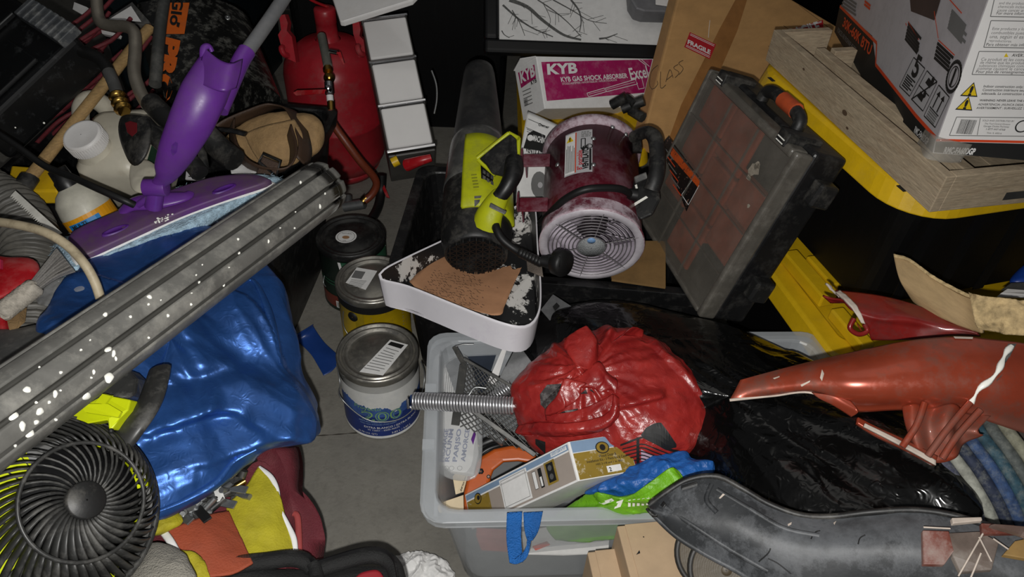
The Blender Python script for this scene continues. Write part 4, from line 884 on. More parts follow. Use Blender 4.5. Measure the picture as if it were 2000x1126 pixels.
mb = MB(BLKD); h1 = [(1238, 268, 1.49), (1262, 258, 1.46), (1278, 268, 1.44), (1284, 300, 1.42), (1282, 340, 1.40), (1272, 372, 1.40)]; mb.tube(PL(*h1), .0155, 12, 30, flat=.8); mb.para(P(1234, 262, 1.50), P(1252, 262, 1.48) - P(1234, 262, 1.50), P(1236, 296, 1.48) - P(1234, 262, 1.50), vw * .03); mb.build('handle', t, .002)
mb = MB(BLKD); mb.slab(PL((1234, 372, 1.42), (1240, 346, 1.43), (1262, 340, 1.42), (1286, 348, 1.41), (1290, 390, 1.39), (1276, 420, 1.39), (1252, 430, 1.39), (1236, 418, 1.40)), vw * .05); mb.build('switch_box', t, .006, 3)
MB(GRYP).para(P(1238, 345, 1.41), P(1262, 335, 1.40) - P(1238, 345, 1.41), P(1241, 358, 1.41) - P(1238, 345, 1.41), vw * .02).build('switch', t, .002)
mb = MB(PAINT); sb = bvh([c for c in t.children if c.name.startswith('switch_box')][0])
decal(sb, [[(1237, 398), (1262, 383), (1266, 386), (1239, 403)], [(1240, 362), (1244, 360), (1246, 368), (1242, 369)]], PAINT, 'paint_smear', t)
MB(RUB).tube(PL((1234, 382, 1.395), (1215, 370, 1.37), (1180, 367, 1.355), (1140, 371, 1.35), (1105, 388, 1.37), (1080, 410, 1.40), (1055, 436, 1.47)), .0068, 10, 50).build('power_cord', t)
MB(RUB).lathe(P(1238, 380, 1.395), -rt + V((0, 0, .2)), [(.012, -.005), (.011, .006), (.008, .014)], 14).build('cord_gland', t)

# black and grey oddments behind the fan
mb = MB(BLKD)
for a, b, r_ in (((1195, 205), (1222, 190), .012), ((1222, 190), (1240, 205), .010), ((1215, 212), (1258, 196), .013), ((1232, 215), (1256, 230), .012)): mb.tube(PL((*a, 1.70), (*b, 1.68)), r_, 8)
lone(mb, 'metal_clamp', 'dark metal clamp between the pink carton and the tall carton', 'clamp')

# ------------------------------------------------------------------ organiser case
oB = P(1555, 302, 1.228); oC = P(1363, 618, 1.42); oy = (oC - oB).normalized(); ox = V((-.241, .969, -.05)); ox = (ox - oy * ox.dot(oy)).normalized(); oz = ox.cross(oy)
if oz.dot(CAM - oB) < 0: OM = Matrix.Identity(4); fl_ = -1
else: fl_ = 1
oz = oz * fl_; OX, OY = .355, (oC - oB).length
def lb(mb, x0, x1, y0, y1, z0, z1, m=None): return mb.para(oB + ox * x0 + oy * y0 + oz * z0, ox * (x1 - x0), oy * (y1 - y0), oz * (z1 - z0), m)
t = thing('organiser_case', 'black parts organiser case with smoky clear lid and orange bins', 'organiser', oC)
mb = MB(BLK); lb(mb, -.002, OX, -.012, OY, -.105, -.034); a = mb.build('case_base', t, .008, 3)
ORB = mat('orange_bin_plastic', 'c2522c', .5, var=.25, dust=.4, dc='6b4a3e', ds=7)
cols = [(.014, .118), (.124, .228), (.234, .338)]
for i, (x0, x1) in enumerate(cols):
    n = (4, 3, 4)[i]
    for k in range(n):
        y0 = .015 + k * (OY - .03) / n; y1 = y0 + (OY - .03) / n - .006
        mb = MB(ORB if (i, k) in ((1, 0), (1, 1), (1, 2), (0, 1), (0, 2), (2, 1), (2, 2), (2, 0)) else BLKD); lb(mb, x0, x1, y0, y1, -.034, -.014); mb.build('compartment_bin', t, .004)
mb = MB(CLRB); lb(mb, .002, OX - .002, .002, OY - .002, -.012, -.002); mb.build('clear_lid', t, .006, 3)
mb = MB(LIDR); lb(mb, -.004, .012, -.004, OY, -.036, .001); lb(mb, OX - .008, OX + .004, -.004, OY, -.036, .001); lb(mb, .012, OX - .008, -.004, .014, -.036, .001); lb(mb, .012, OX - .008, OY - .012, OY, -.036, .001); mb.m = LIDR; mb.build('lid_rim', t, .006, 3)
mb = MB(CLRB)
for x in (.121, .231): lb(mb, x - .002, x + .002, .014, OY - .012, -.002, .001)
for y in (.09, .17, .26): lb(mb, .012, OX - .008, y - .0015, y + .0015, -.002, .0008)
mb.split('lid_rib', t)
for x in (.035, OX - .07):
    mb = MB(BLKD); lb(mb, x, x + .03, -.02, .006, -.07, .004); mb.build('latch', t, .003); mb = MB(PAINT); lb(mb, x + .004, x + .026, .001, .003, .004, .0046); lb(mb, x + .004, x + .026, -.006, -.004, .004, .0046); mb.build('latch_edge', t)
mb = MB(BLKD); hz = -.045
hp2 = [oB + ox * a + oy * b + oz * hz for a, b in ((.085, -.01), (.088, -.028), (.11, -.036), (.15, -.037), (.19, -.036), (.212, -.028), (.215, -.01))]
mb.tube(hp2, .012, 12, 40, side=oz); mb.build('carry_handle', t)
MB(mat('orange_grip', 'b04a26', .5, dust=.3, dc='5a3a30')).tube([oB + ox * a + oy * -.0372 + oz * hz for a in (.112, .13, .145, .16)], .0145, 12, 8, side=oz).build('handle_grip', t)
for y0 in (.03, .24):
    mb = MB(BLKD); lb(mb, -.028, 0, y0, y0 + .045, -.10, -.06); mb.build('side_latch', t, .005)
pr = Print(oB + oz * -.0014, ox, oy); q = [pr.px(*p) for p in ((1306, 266), (1369, 350), (1341, 413), (1290, 284))]
STK = mat('worn_black_sticker', '1d1919', .35, dust=.9, dc='a07a68', ds=26, dlo=.58, dhi=.63)
pr.poly(q, STK, 1); pr.ppoly([(1312, 285), (1368, 352), (1364, 366), (1310, 304)], mat('worn_orange_sticker', 'c2511f', .4, dust=.9, dc='2a201c', ds=30, dlo=.55, dhi=.6), 2)
pr.lines([pr.px(1352, 352), pr.px(1332, 380), pr.px(1345, 400), pr.px(1366, 362)], .0016, PAP, 2)
for k in range(6): pr.line(pr.px(1300 + 3 * k, 290 + 14 * k), pr.px(1316 + 3 * k, 312 + 14 * k), .0022, ORI if k % 2 else GINK, 2)
SCU = mat('pale_scuff', '8d8577', .7, var=.3, vs=40)
pr.build('worn_sticker', t); pr = Print(oB + oz * -.0014, ox, oy)
for x, y, r_ in ((1470, 332, .022), (1478, 322, .012), (1462, 345, .010), (1462, 402, .006)):
    u = pr.px(x, y); pr.poly([(u[0] + r_ * random.uniform(.35, 1) * math.cos(a * .55), u[1] + r_ * random.uniform(.35, 1) * math.sin(a * .55)) for a in range(11)], SCU, -1)
pr.mb.split('pale_scuff', t)
# ------------------------------------------------------------------ clear bin contents
# black rubbish bag
bo = PL((1015, 740, 1.38), (1022, 670, 1.40), (1060, 615, 1.42), (1120, 596, 1.44), (1200, 588, 1.46), (1310, 612, 1.43), (1420, 640, 1.40), (1530, 690, 1.32), (1640, 745, 1.22), (1760, 810, 1.14), (1850, 890, 1.05), (1900, 1000, .98), (1800, 1080, .98), (1600, 1060, 1.02), (1440, 1000, 1.10), (1330, 940, 1.20), (1200, 890, 1.32), (1080, 820, 1.36))
bs_ = (P(1850, 950, 1.05) - P(1400, 680, 1.3)).normalized()
mb = MB(BBAG); mb.pillow(bo, .075, .11, 220, 70, .014, 11, 11, st=bs_, axis=(.05, -.45, .9)); lone(mb, 'rubbish_bag', 'glossy black rubbish bag filling the right of the clear bin', 'plastic bag')
# red carrier bag, tied
ro = PL((1000, 770, 1.25), (1010, 742, 1.26), (1045, 705, 1.275), (1092, 672, 1.29), (1140, 655, 1.30), (1200, 652, 1.30), (1262, 658, 1.30), (1318, 690, 1.28), (1370, 738, 1.25), (1388, 800, 1.22), (1374, 850, 1.20), (1335, 890, 1.18), (1250, 912, 1.19), (1130, 900, 1.22), (1050, 880, 1.24), (1016, 830, 1.25))
t = thing('carrier_bag', 'tied red plastic carrier bag with black print, stuffed full', 'plastic bag', P(1195, 800, 1.26))
kn = P(1140, 725, 1.17)
def seg_(p, x0, y0, x1, y1, dd=1.17):
    A, B = P(x0, y0, dd), P(x1, y1, dd); d = B - A; q = max(0, min(1, (p - A).dot(d) / d.dot(d))); r_ = p - A - d * q; r_ = r_ - fw * r_.dot(fw); c_ = d.cross(fw).normalized(); return r_.length, r_.dot(c_)
def rb(p):
    d = p - kn; r_ = d.length; a = math.atan2((d.dot(up)), d.dot(rt)); o = (.0035 * math.sin(a * 13 + 3 * noise.noise(p * 9)) + .002 * math.sin(a * 29 + 4 * noise.noise(p * 14))) * math.exp(-r_ / .09)
    for x0, y0, x1, y1, h_ in ((1145, 725, 1205, 668, .011), (1205, 668, 1262, 662, .008), (1296, 690, 1385, 790, .008), (1215, 790, 1280, 776, .012), (1140, 725, 1085, 675, .006)):
        l_, c_ = seg_(p, x0, y0, x1, y1)
        if l_ < .05: o += h_ * (math.exp(-(c_ / .012) ** 2) if c_ > 0 else math.exp(-(c_ / .003) ** 2)) * math.exp(-(max(0, l_ - abs(c_)) / .01) ** 2)
    return o
mb = MB(RBAG); mb.pillow(ro, .08, .09, 260, 80, .0045, 16, 21, axis=(CAM - P(1190, 780, 1.2)).normalized() + V((0, 0, .4)), bump=rb); ob = mb.build('bag_body', t); rbt = bvh(ob)
def RB(x, y, o=.0): h = hit(rbt, x, y, o); return h[0] if h else P(x, y, 1.2)
def rib(rows, name, nu=40, nv=12, wr=.0022, wf=42, sd=4):
    mb = MB(RBAG); mb.sheet([[RB(x, y, o) for x, y, o in r] for r in rows], nu, nv, .0008, wr, wf, sd); return mb.build(name, t)
mb = MB(RBAG); pk_ = P(1143, 636, 1.215)
mb.sheet([[RB(1128, 690, .004), P(1133, 662, 1.21), pk_], [RB(1140, 712, .02), RB(1140, 690, .04), pk_ + V((.001, 0, 0))], [RB(1144, 714, .012), RB(1146, 690, .028), pk_ + V((.002, 0, 0))], [RB(1172, 680, .006), P(1160, 660, 1.225), pk_ + V((.003, 0, 0))]], 26, 24, .0008, .002, 50, 4); mb.build('handle_peak', t)
rib([[(1190, 668, .004), (1212, 658, .010), (1254, 662, .004)], [(1196, 656, .02), (1222, 650, .03), (1252, 656, .012)]], 'gathered_flap', 24, 8)
rib([[(1018, 828, .004), (1060, 822, .010), (1110, 822, .012), (1160, 816, .014), (1196, 800, .014), (1206, 772, .012)], [(1019, 838, .012), (1060, 836, .016), (1112, 834, .018), (1164, 829, .020), (1202, 810, .018), (1209, 776, .014)], [(1022, 851, .003), (1064, 849, .006), (1114, 846, .008), (1168, 838, .010), (1207, 816, .008), (1212, 780, .006)]], 'handle_band', 60, 14)
rib([[(1066, 796, .004), (1092, 768, .012), (1112, 750, .014), (1128, 744, .01)], [(1070, 804, .012), (1098, 780, .02), (1120, 762, .02), (1134, 750, .014)], [(1078, 810, .004), (1106, 794, .01), (1128, 774, .012), (1140, 756, .008)]], 'handle_band')
rib([[(1092, 744, .004), (1120, 733, .008), (1150, 724, .012), (1172, 717, .014), (1180, 722, .012)], [(1110, 752, .006), (1136, 746, .012), (1160, 742, .018), (1186, 746, .018), (1200, 756, .014)], [(1128, 758, .003), (1150, 758, .006), (1172, 764, .010), (1196, 772, .014), (1208, 776, .012)]], 'handle_band')
rib([[(1066, 806, .002), (1100, 806, .006), (1140, 798, .008), (1180, 784, .010), (1204, 770, .010)], [(1070, 820, .004), (1104, 820, .008), (1146, 812, .010), (1190, 798, .012), (1206, 784, .010)]], 'handle_band')
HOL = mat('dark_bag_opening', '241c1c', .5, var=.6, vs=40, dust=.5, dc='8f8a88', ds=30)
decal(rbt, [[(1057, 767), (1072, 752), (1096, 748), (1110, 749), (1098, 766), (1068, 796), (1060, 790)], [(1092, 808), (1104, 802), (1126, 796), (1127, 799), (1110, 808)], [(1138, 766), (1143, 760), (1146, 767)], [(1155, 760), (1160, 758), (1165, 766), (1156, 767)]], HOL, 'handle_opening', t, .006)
def dsub(tree, x0, x1, f0, f1, m, name, n=14, off=.0016, parent=None, rows=4):
    mb = MB(m)
    for i in range(n):
        a, b = x0 + (x1 - x0) * i / n, x0 + (x1 - x0) * (i + 1) / n
        for k in range(rows):
            q = [hit(tree, a, f0(a) + (f1(a) - f0(a)) * k / rows, off), hit(tree, b, f0(b) + (f1(b) - f0(b)) * k / rows, off), hit(tree, b, f0(b) + (f1(b) - f0(b)) * (k + 1) / rows, off), hit(tree, a, f0(a) + (f1(a) - f0(a)) * (k + 1) / rows, off)]
            if all(q): mb.add([z[0] for z in q], [(0, 1, 2, 3)])
    if mb.v: mb.build(name, parent)
I_ = np.interp
PK = mat('pale_pink_print', 'b9a0b0', .5)
dsub(rbt, 1252, 1320, lambda x: I_(x, [1252, 1262, 1278, 1290, 1306, 1320], [848, 834, 826, 824, 845, 866]), lambda x: I_(x, [1252, 1275, 1300, 1320], [850, 862, 877, 872]), INK, 'printed_figure', parent=t)
dsub(rbt, 1212, 1335, lambda x: I_(x, [1212, 1255, 1300, 1335], [866, 850, 872, 880]), lambda x: I_(x, [1212, 1255, 1300, 1335], [870, 854, 877, 886]), INK, 'printed_figure', parent=t, rows=2)
for k in range(5): dsub(rbt, 1216 + 2 * k, 1318 - 3 * k, lambda x: I_(x, [1216, 1255, 1318], [868, 858, 882]) + 6 + 7 * k, lambda x: I_(x, [1216, 1255, 1318], [868, 858, 882]) + 8.5 + 7 * k, INK, 'printed_line', parent=t, rows=1)
dsub(rbt, 1243, 1249, lambda x: 853, lambda x: 905, INK, 'printed_line', 3, parent=t); dsub(rbt, 1252, 1275, lambda x: 876 + (x - 1252) * .5, lambda x: 898, PK, 'pink_print', parent=t, rows=3, off=.0013)
dsub(rbt, 1047, 1066, lambda x: 856 + (x - 1047) * .3, lambda x: 866 + (x - 1047) * 1.0, INK, 'printed_figure', parent=t)

# perforated steel plates
for i, (q, lab) in enumerate(((((1056, 604, 1.40), (1080, 574, 1.43), (1120, 600, 1.41), (1074, 625, 1.38)), 'small slotted galvanised plate behind the white tray corner'), (((962, 764, 1.31), (1010, 668, 1.37), (1040, 708, 1.34), (988, 772, 1.30)), 'galvanised plate leaning between white tray and red bag'))):
    mb = MB(STL); p = PL(*q); n_ = (p[1] - p[0]).cross(p[2] - p[0]).normalized(); n_ = n_ if n_.dot(CAM - p[0]) > 0 else -n_; mb.slab(p, n_ * -.002)
    o = lone(mb, 'steel_plate', lab, 'metal plate', .0006)
    mb = MB(INK); g_ = lambda u, v: p[0] + (p[1] - p[0]) * u + (p[3] - p[0]) * v + n_ * .0005
    if i == 0: mb.add([g_(.55, .55), g_(.85, .6), g_(.85, .95), g_(.5, .9)], [(0, 1, 2, 3)])
    else: mb.add([g_(.06, .3), g_(.10, .3), g_(.10, .36), g_(.06, .36)], [(0, 1, 2, 3)]); mb.add([g_(.5, -.0), g_(.9, .0), g_(.9, .08), g_(.5, .06)], [(0, 1, 2, 3)])
    mb.split('plate_slot', o)
mb = MB(WHT); mb.slab(PL((953, 745, 1.345), (985, 672, 1.38), (992, 674, 1.38), (968, 752, 1.34)), V((0, .002, -.002))); lone(mb, 'white_strip', 'narrow white strip beside the galvanised plate', 'strip')

# dark blue-grey sheet at the back of the bin
mb = MB(mat('slate_blue_card', '252d3a', .6)); mb.slab(PL((862, 690, 1.42), (970, 690, 1.42), (945, 765, 1.36), (890, 770, 1.35)), V((0, .004, -.004))); lone(mb, 'slate_card', 'slate blue card lying at the back of the clear bin', 'card')

# wire mesh basket
t = thing('mesh_basket', 'dark wire mesh basket with flat steel rails inside the clear bin', 'basket', P(960, 800, 1.3))
g0, g1, g2, g3 = P(900, 703, 1.33), P(1000, 752, 1.32), P(1050, 890, 1.27), P(885, 828, 1.27)
mb = MB(STLD); NX, NY = 12, 12
def bil(u, v): return g0 * (1 - u) * (1 - v) + g1 * u * (1 - v) + g2 * u * v + g3 * (1 - u) * v
for k in range(-NX, NX + 1):
    for sg in (1, -1):
        pts = []
        for s in np.linspace(0, 1, 9):
            u = (k / NX + s) if sg == 1 else (1 + k / NX - s)
            if 0 <= u <= 1: pts.append(bil(u, s))
        if len(pts) > 1: mb.tube(pts, .0009, 5)
mb.build('wire_mesh', t, kind='stuff')
RAIL = mat('dark_steel_rail', '3f3f3d', .5, .2, dust=.3)
def bar(a, b, wd, th, nm='rail', m=RAIL):
    d = (b - a).normalized(); n_ = (CAM - a).normalized(); s_ = d.cross(n_).normalized(); MB(m).para(a - s_ * wd / 2, b - a, s_ * wd, n_ * th).build(nm, t, .001)
bar(P(905, 712, 1.32), P(889, 830, 1.25), .014, .003); bar(P(907, 790, 1.27), P(1045, 888, 1.25), .008, .006); bar(P(905, 700, 1.31), P(1005, 757, 1.28), .005, .005); bar(P(887, 676, 1.34), P(907, 712, 1.30), .009, .003)
MB(STL).tube(PL((903, 792, 1.245), (918, 768, 1.25), (928, 756, 1.25), (950, 758, 1.25)), .0014, 6, 14).tube(PL((890, 676, 1.335), (905, 672, 1.34), (925, 672, 1.34)), .0012, 5).split('wire_loop', t)
# steel spring
SPRM = mat('bright_spring_steel', 'dcdcde', .34, .9, var=.05)
sa, se = P(806, 782, 1.268), P(1004, 792, 1.23); sx_ = (se - sa); sl = sx_.length; sx_.normalize(); su, sv = perp(sx_); pts = []
for i in range(34 * 12 + 1): a = 2 * PI * i / 12; f = i / (34 * 12); pts.append(sa + sx_ * sl * f + (su * math.cos(a) + sv * math.sin(a)) * .0135)
mb = MB(SPRM); mb.tube([sa + su * .0115 + sv * .006 - sx_ * .006, sa - su * .006 - sx_ * .012 + sv * .004] [::-1] + pts, .0022, 6); lone(mb, 'steel_spring', 'long shiny coil spring poking over the rim of the clear bin', 'spring')
mb = MB(SPRM); pts = []
sa, se = P(940, 792, 1.31), P(1000, 752, 1.30); sx_ = (se - sa); sl = sx_.length; sx_.normalize(); su, sv = perp(sx_)
for i in range(14 * 10 + 1): a = 2 * PI * i / 10; pts.append(sa + sx_ * sl * i / 140 + (su * math.cos(a) + sv * math.sin(a)) * .010)
mb.tube(pts, .0018, 5); lone(mb, 'steel_spring', 'second shorter coil spring under the wire mesh', 'spring')
# papers in a clear sleeve
t = thing('papers_in_sleeve', 'white printed papers in a clear plastic sleeve at the bin end', 'papers', P(890, 820, 1.34))
pa = PL((868, 702, 1.42), (905, 704, 1.42), (925, 780, 1.36), (935, 880, 1.285), (925, 925, 1.26), (880, 918, 1.265), (852, 895, 1.28), (858, 790, 1.36)); n_ = (pa[2] - pa[0]).cross(pa[5] - pa[0]).normalized(); n_ = n_ if n_.dot(CAM - pa[0]) > 0 else -n_
MB(PAP).slab([p + n_ * (-(p - pa[0]).dot(n_)) for p in pa], n_ * -.012).build('paper_stack', t, .002)
pr = Print(pa[0], P(868, 800, 1.35) - P(868, 900, 1.28), n_.cross(P(868, 800, 1.35) - P(868, 900, 1.28))); BI = mat('blue_print', '5b6790', .6)
for s, x, ang in (('FROMAGE', 868, 0), ('RCUNM', 878, 1), ('PARJSO', 893, 2), ('AMORCE', 909, 3)):
    pr.ptext(s, (x - 1, 902), (x + 8, 838), BI, 3, .03, h=.0075)
pr.frm(*pr.px(866, 770), *pr.px(906, 715), .001, GINK)
for k in range(9): pr.line(pr.px(869 + k * 4, 772), pr.px(874 + k * 4, 712), .0012, GINK, 2)
for x in (872, 882, 898): a = pr.px(x, 914); pr.ring(a[0], a[1], .004, .0007, GINK, 2)
pr.build('print', t)
mb = MB(BAGC); mb.pillow(PL((848, 700, 1.41), (880, 690, 1.42), (915, 700, 1.40), (938, 800, 1.33), (940, 900, 1.255), (920, 936, 1.24), (870, 930, 1.25), (846, 890, 1.28), (846, 790, 1.36)), .012, .03, 50, 12, .003, 20, 6); mb.build('clear_sleeve', t)
# orange tool with a curved grip
t = thing('orange_tool', 'orange curved handle of a hand tool beside the narrow box', 'hand tool', P(970, 940, 1.22))
og = [(905, 1006), (906, 960), (914, 925), (936, 893), (965, 876), (1000, 869), (1030, 876), (1050, 890), (1042, 904), (1012, 900), (984, 902), (964, 918), (956, 938), (962, 950), (950, 975), (940, 1000)]
n_ = (CAM - P(970, 930, 1.35)).normalized(); mb = MB(ORT); q = [P(x, y, 1.37 - .0004 * (y - 870)) for x, y in og]; mb.slab([p for p in q], n_ * -.03); mb.build('grip_body', t, .006, 3)
for x, y, r_, m in ((939, 920, .006, INK), (954, 930, .0035, STLD)): p = P(x, y, 1.37 - .0004 * (y - 870)); MB(m).lathe(p, n_, [(r_, -.004), (r_, .0012), (.001, .0012)], 6 if m is INK else 14).build('bolt', t)
t = thing('black_ring', 'thin black round guard behind the orange handle', 'ring', P(960, 890, 1.25)); MB(BLK).tube(PL((915, 900, 1.325), (925, 878, 1.33), (950, 862, 1.33), (985, 852, 1.33), (1010, 856, 1.32)), .006, 8, 24, flat=.4).build('ring_arc', t); MB(BLK).tube(PL((925, 905, 1.32), (945, 880, 1.33), (975, 868, 1.33), (1005, 866, 1.32)), .004, 8, 24, flat=.5).build('ring_arc', t); MB(STL).tube(PL((960, 846, 1.33), (985, 862, 1.32)), .009, 10).build('metal_ferrule', t)
# beige tags
t = thing('paper_tags', 'cream cardboard tags tucked beside the orange handle', 'tag', P(890, 960, 1.2))
TG = mat('cream_card', 'd9c7a6', .7, var=.06)
for q in (((853, 988, 1.23), (870, 978, 1.24), (905, 966, 1.25), (906, 1004, 1.22), (858, 1000, 1.22)), ((884, 930, 1.27), (905, 905, 1.285), (930, 862, 1.31), (936, 870, 1.31), (920, 905, 1.285), (905, 960, 1.25), (890, 965, 1.25))):
    p = PL(*q); MB(TG).slab(p, V((0, .001, -.0012))).build('card_tag', t)
pr = Print(P(905, 930, 1.264), P(897, 960, 1.245) - P(912, 915, 1.275), up); pr.ptext('YOUR DIG WORK', (917, 912), (898, 962), INK, 6, .03, h=.007); pr.O = P(880, 990, 1.155)
pr.build('tag_print', t)
mb = MB(mat('violet_card', '5b2a7a', .5)); mb.slab(PL((920, 858, 1.262), (926, 842, 1.27), (929, 850, 1.27), (924, 868, 1.26)), V((0, .004, -.002))); lone(mb, 'violet_card', 'tiny violet card edge under the wire mesh', 'card')
# narrow printed carton
kO = P(1130, 939, 1.115); kA = P(1112, 861, 1.14); kl = P(921, 1034, 1.29) - kO; kl = kl.normalized(); ka = (kA - kO); ka = (ka - kl * ka.dot(kl)).normalized(); kn_ = kl.cross(ka); kn_ = kn_ if kn_.dot(CAM - kO) > 0 else -kn_
t = thing('lock_kit_box', 'narrow grey and gold carton for a door lock kit lying on the bin edge', 'box', kO)
KL, KA = (P(921, 1034, 1.29) - kO).length, (kA - kO).length; kb2 = V((.916, .363, -.17)) * .103
# third direction: the box falls away behind the long face; the end face looks right
MB(PAP).para(kO, kl * KL, ka * KA, kb2).build('carton', t, .001)
GLD = mat('gold_print', '8c742c', .45, var=.12, dust=.35, dc='d8d2c0', ds=24, dlo=.58, dhi=.62); BLP = mat('dusty_blue_print', '7d95b0', .5, var=.08); TAU = mat('taupe_print', 'a0958c', .5, var=.06)
def face_print(O, U, Vv, Lu, Lv, name, long):
    pr = Print(O, U, Vv); 
    if long:
        pr.rect(.003, .003, Lu - .003, Lv - .003, TAU, 1); pr.rect(.003, Lv * .80, Lu - .003, Lv - .003, BLP, 2); pr.rect(.003, .003, Lu * .24, Lv * .78, GLD, 2); pr.rect(.003, Lv * .76, Lu - .003, Lv * .80, PAP, 3)
        pr.rect(Lu * .36, .006, Lu * .62, Lv * .9, PAP, 3); pr.frm(Lu * .375, .01, Lu * .605, Lv * .86, .0008, GINK, 4); pr.rect(Lu * .66, Lv * .25, Lu * .69, Lv * .7, PAP, 3); pr.frm(Lu * .66, Lv * .25, Lu * .69, Lv * .7, .0008, INK, 4); pr.rect(Lu * .71, Lv * .22, Lu * .74, Lv * .72, INK, 3); pr.rect(Lu * .717, Lv * .26, Lu * .733, Lv * .5, PAP, 4)
        pr.rect(Lu * .77, Lv * .2, Lu * .86, Lv * .78, GLD, 3); pr.rect(Lu * .785, Lv * .25, Lu * .845, Lv * .73, INK, 4); pr.circ(Lu * .815, Lv * .38, .0045, STL, 5); pr.circ(Lu * .815, Lv * .6, .0045, STL, 5)
        pr.circ(Lu * .13, Lv * .72, .010, INK, 4, asp=.95); pr.circ(Lu * .13, Lv * .72, .0085, GLD, 5, asp=.9); pr.circ(Lu * .14, Lv * .73, .004, INK, 6)
        pr.text('Lock Install', Lu * .04, Lv * .32, .0045, INK, 4, bold=.01); pr.text('Door & Drill Kit', Lu * .03, Lv * .18, .0045, INK, 4, bold=.01); pr.text('1000 084 977', Lu * .86, Lv * .86, .0045, BLP, 5); pr.rect(Lu * .845, Lv * .83, Lu * .98, Lv * .93, PAP, 4); pr.text('1000 084 977', Lu * .85, Lv * .85, .004, BLP, 5, width=Lu * .12)
    else:
        pr.rect(.002, .002, Lu - .002, Lv * .72, GLD, 1); pr.rect(.002, Lv * .72, Lu - .002, Lv - .002, BLP, 1); a, b = Lu * .36, Lv * .74; pr.circ(a, b, .0125, INK, 3, asp=.8); pr.circ(a, b, .0105, GLD, 4, asp=.8); pr.circ(a + .002, b + .001, .005, INK, 5)
        pr.text('Wood Door &', Lu * .3, Lv * .5, .004, INK, 4, bold=.01); pr.text('Installation Kit - 3 Piece Kit & Case', Lu * .16, Lv * .40, .0035, INK, 4, width=Lu * .66); pr.text('HSS 2-1/8" and 1" Bits', Lu * .3, Lv * .30, .003, INK, 4); pr.rect(Lu * .5, Lv * .08, Lu * .72, Lv * .24, PAP, 3); pr.text('2', Lu * .52, Lv * .1, .006, INK, 4, bold=.03); pr.greek(Lu * .56, Lv * .1, Lu * .71, Lv * .22, 2, INK, 4); pr.text('1000 784 977', Lu * .68, Lv * .86, .004, BLP, 5)
    pr.build(name, t)
face_print(kO + kl * KL, -kl, ka, KL, KA, 'long_face_print', True)
eu = kb2.copy(); ev = ka * KA
pe = Print(kO, eu, ev); q_ = [pe.px(x, y) for x, y in ((1132, 938), (1243, 918), (1208, 855), (1113, 862))]
c0 = [kO, kO + eu, kO + eu + ev, kO + ev]; q_ = [((z - kO).dot(pe.U), (z - kO).dot(pe.V)) for z in c0]; Lu, Lv = q_[1][0], q_[3][1]
nrm_ = (eu.cross(kA - kO)).normalized(); nrm_ = nrm_ if nrm_.dot(CAM - kO) > 0 else -nrm_; pe.N = nrm_
def bq(s, r): a, b, c_, d_ = [V(z) for z in q_]; return tuple((a * (1 - s) + b * s) * (1 - r) + (d_ * (1 - s) + c_ * s) * r)
pe.poly([bq(.02, .02), bq(.98, .02), bq(.98, .68), bq(.02, .68)], GLD, 4); pe.poly([bq(.02, .7), bq(.98, .7), bq(.98, .98), bq(.02, .98)], BLP, 4)
a = bq(.52, .72); pe.circ(*a, .0120, INK, 5, asp=.8); pe.circ(*a, .0102, GLD, 6, asp=.8); pe.circ(*a, .005, INK, 7)
for s_, r_, h_, w_ in (('Wood Door &', .36, .0045, .3), ('Installation Kit - 3 Piece Kit & Case', .27, .004, .68), ('HSS 2-1/8 and 1 in. Bits', .18, .003, .45)):
    a = bq({.36: .42, .27: .2, .18: .34}[r_], r_ + .12); b = bq(.9, r_ + .12); pe.text(s_, a[0], a[1], h_, INK, 6, math.atan2(b[1] - a[1], b[0] - a[0]), .01, width=w_ * (V(q_[1]) - V(q_[0])).length)
pe.poly([bq(.5, .08), bq(.74, .08), bq(.74, .24), bq(.5, .24)], PAP, 5); a = bq(.53, .1); pe.text('2', *a, .006, INK, 7, bold=.03)
pe.build('end_print', t)
# blue and green shopping bag
BGB = mat('blue_woven_poly', '1f5aa3', .42, var=.2, bump=.3, bs=300, crinkle=.6, cs=24); BGG = mat('green_woven_poly', '6fae1c', .42, var=.15, bump=.3, bs=300, crinkle=.6, cs=24); STRP = mat('blue_webbing', '145ea8', .6, bump=.9, bs=420, var=.2)
t = thing('shopping_bag', 'crumpled blue and green woven shopping bag with blue strap over the rim', 'shopping bag', P(1260, 960, 1.16))
mb = MB(BGB); mb.pillow(PL((1150, 962, 1.17), (1170, 945, 1.17), (1215, 922, 1.17), (1255, 908, 1.16), (1300, 892, 1.155), (1335, 882, 1.15), (1352, 896, 1.14), (1386, 902, 1.13), (1380, 930, 1.12), (1330, 942, 1.12), (1280, 958, 1.14), (1200, 968, 1.16)), .024, .06, 160, 44, .013, 22, 31); mb.build('blue_cloth', t)
mb = MB(BGG); mb.pillow(PL((1088, 1008, 1.21), (1118, 985, 1.21), (1160, 962, 1.17), (1210, 970, 1.14), (1250, 960, 1.12), (1282, 956, 1.11), (1290, 928, 1.10), (1310, 916, 1.10), (1332, 936, 1.09), (1318, 975, 1.09), (1280, 996, 1.14), (1180, 1012, 1.18), (1120, 1016, 1.20)), .022, .05, 160, 36, .010, 26, 41); gb = mb.build('green_cloth', t); gt = bvh(gb)
decal(gt, [[(1170, 980), (1196, 972), (1200, 976), (1180, 986)], [(1205, 978), (1218, 974), (1212, 988), (1200, 992)], [(1150, 978), (1180, 960), (1183, 964), (1156, 982)]] + [[(1228 + 9 * i, 976 - i), (1233 + 9 * i, 975 - i), (1231 + 9 * i, 988 - i), (1226 + 9 * i, 988 - i)] for i in range(6)], PAINT, 'white_print', t)
bb = bvh([c for c in t.children if c.name.startswith('blue_cloth')][0])
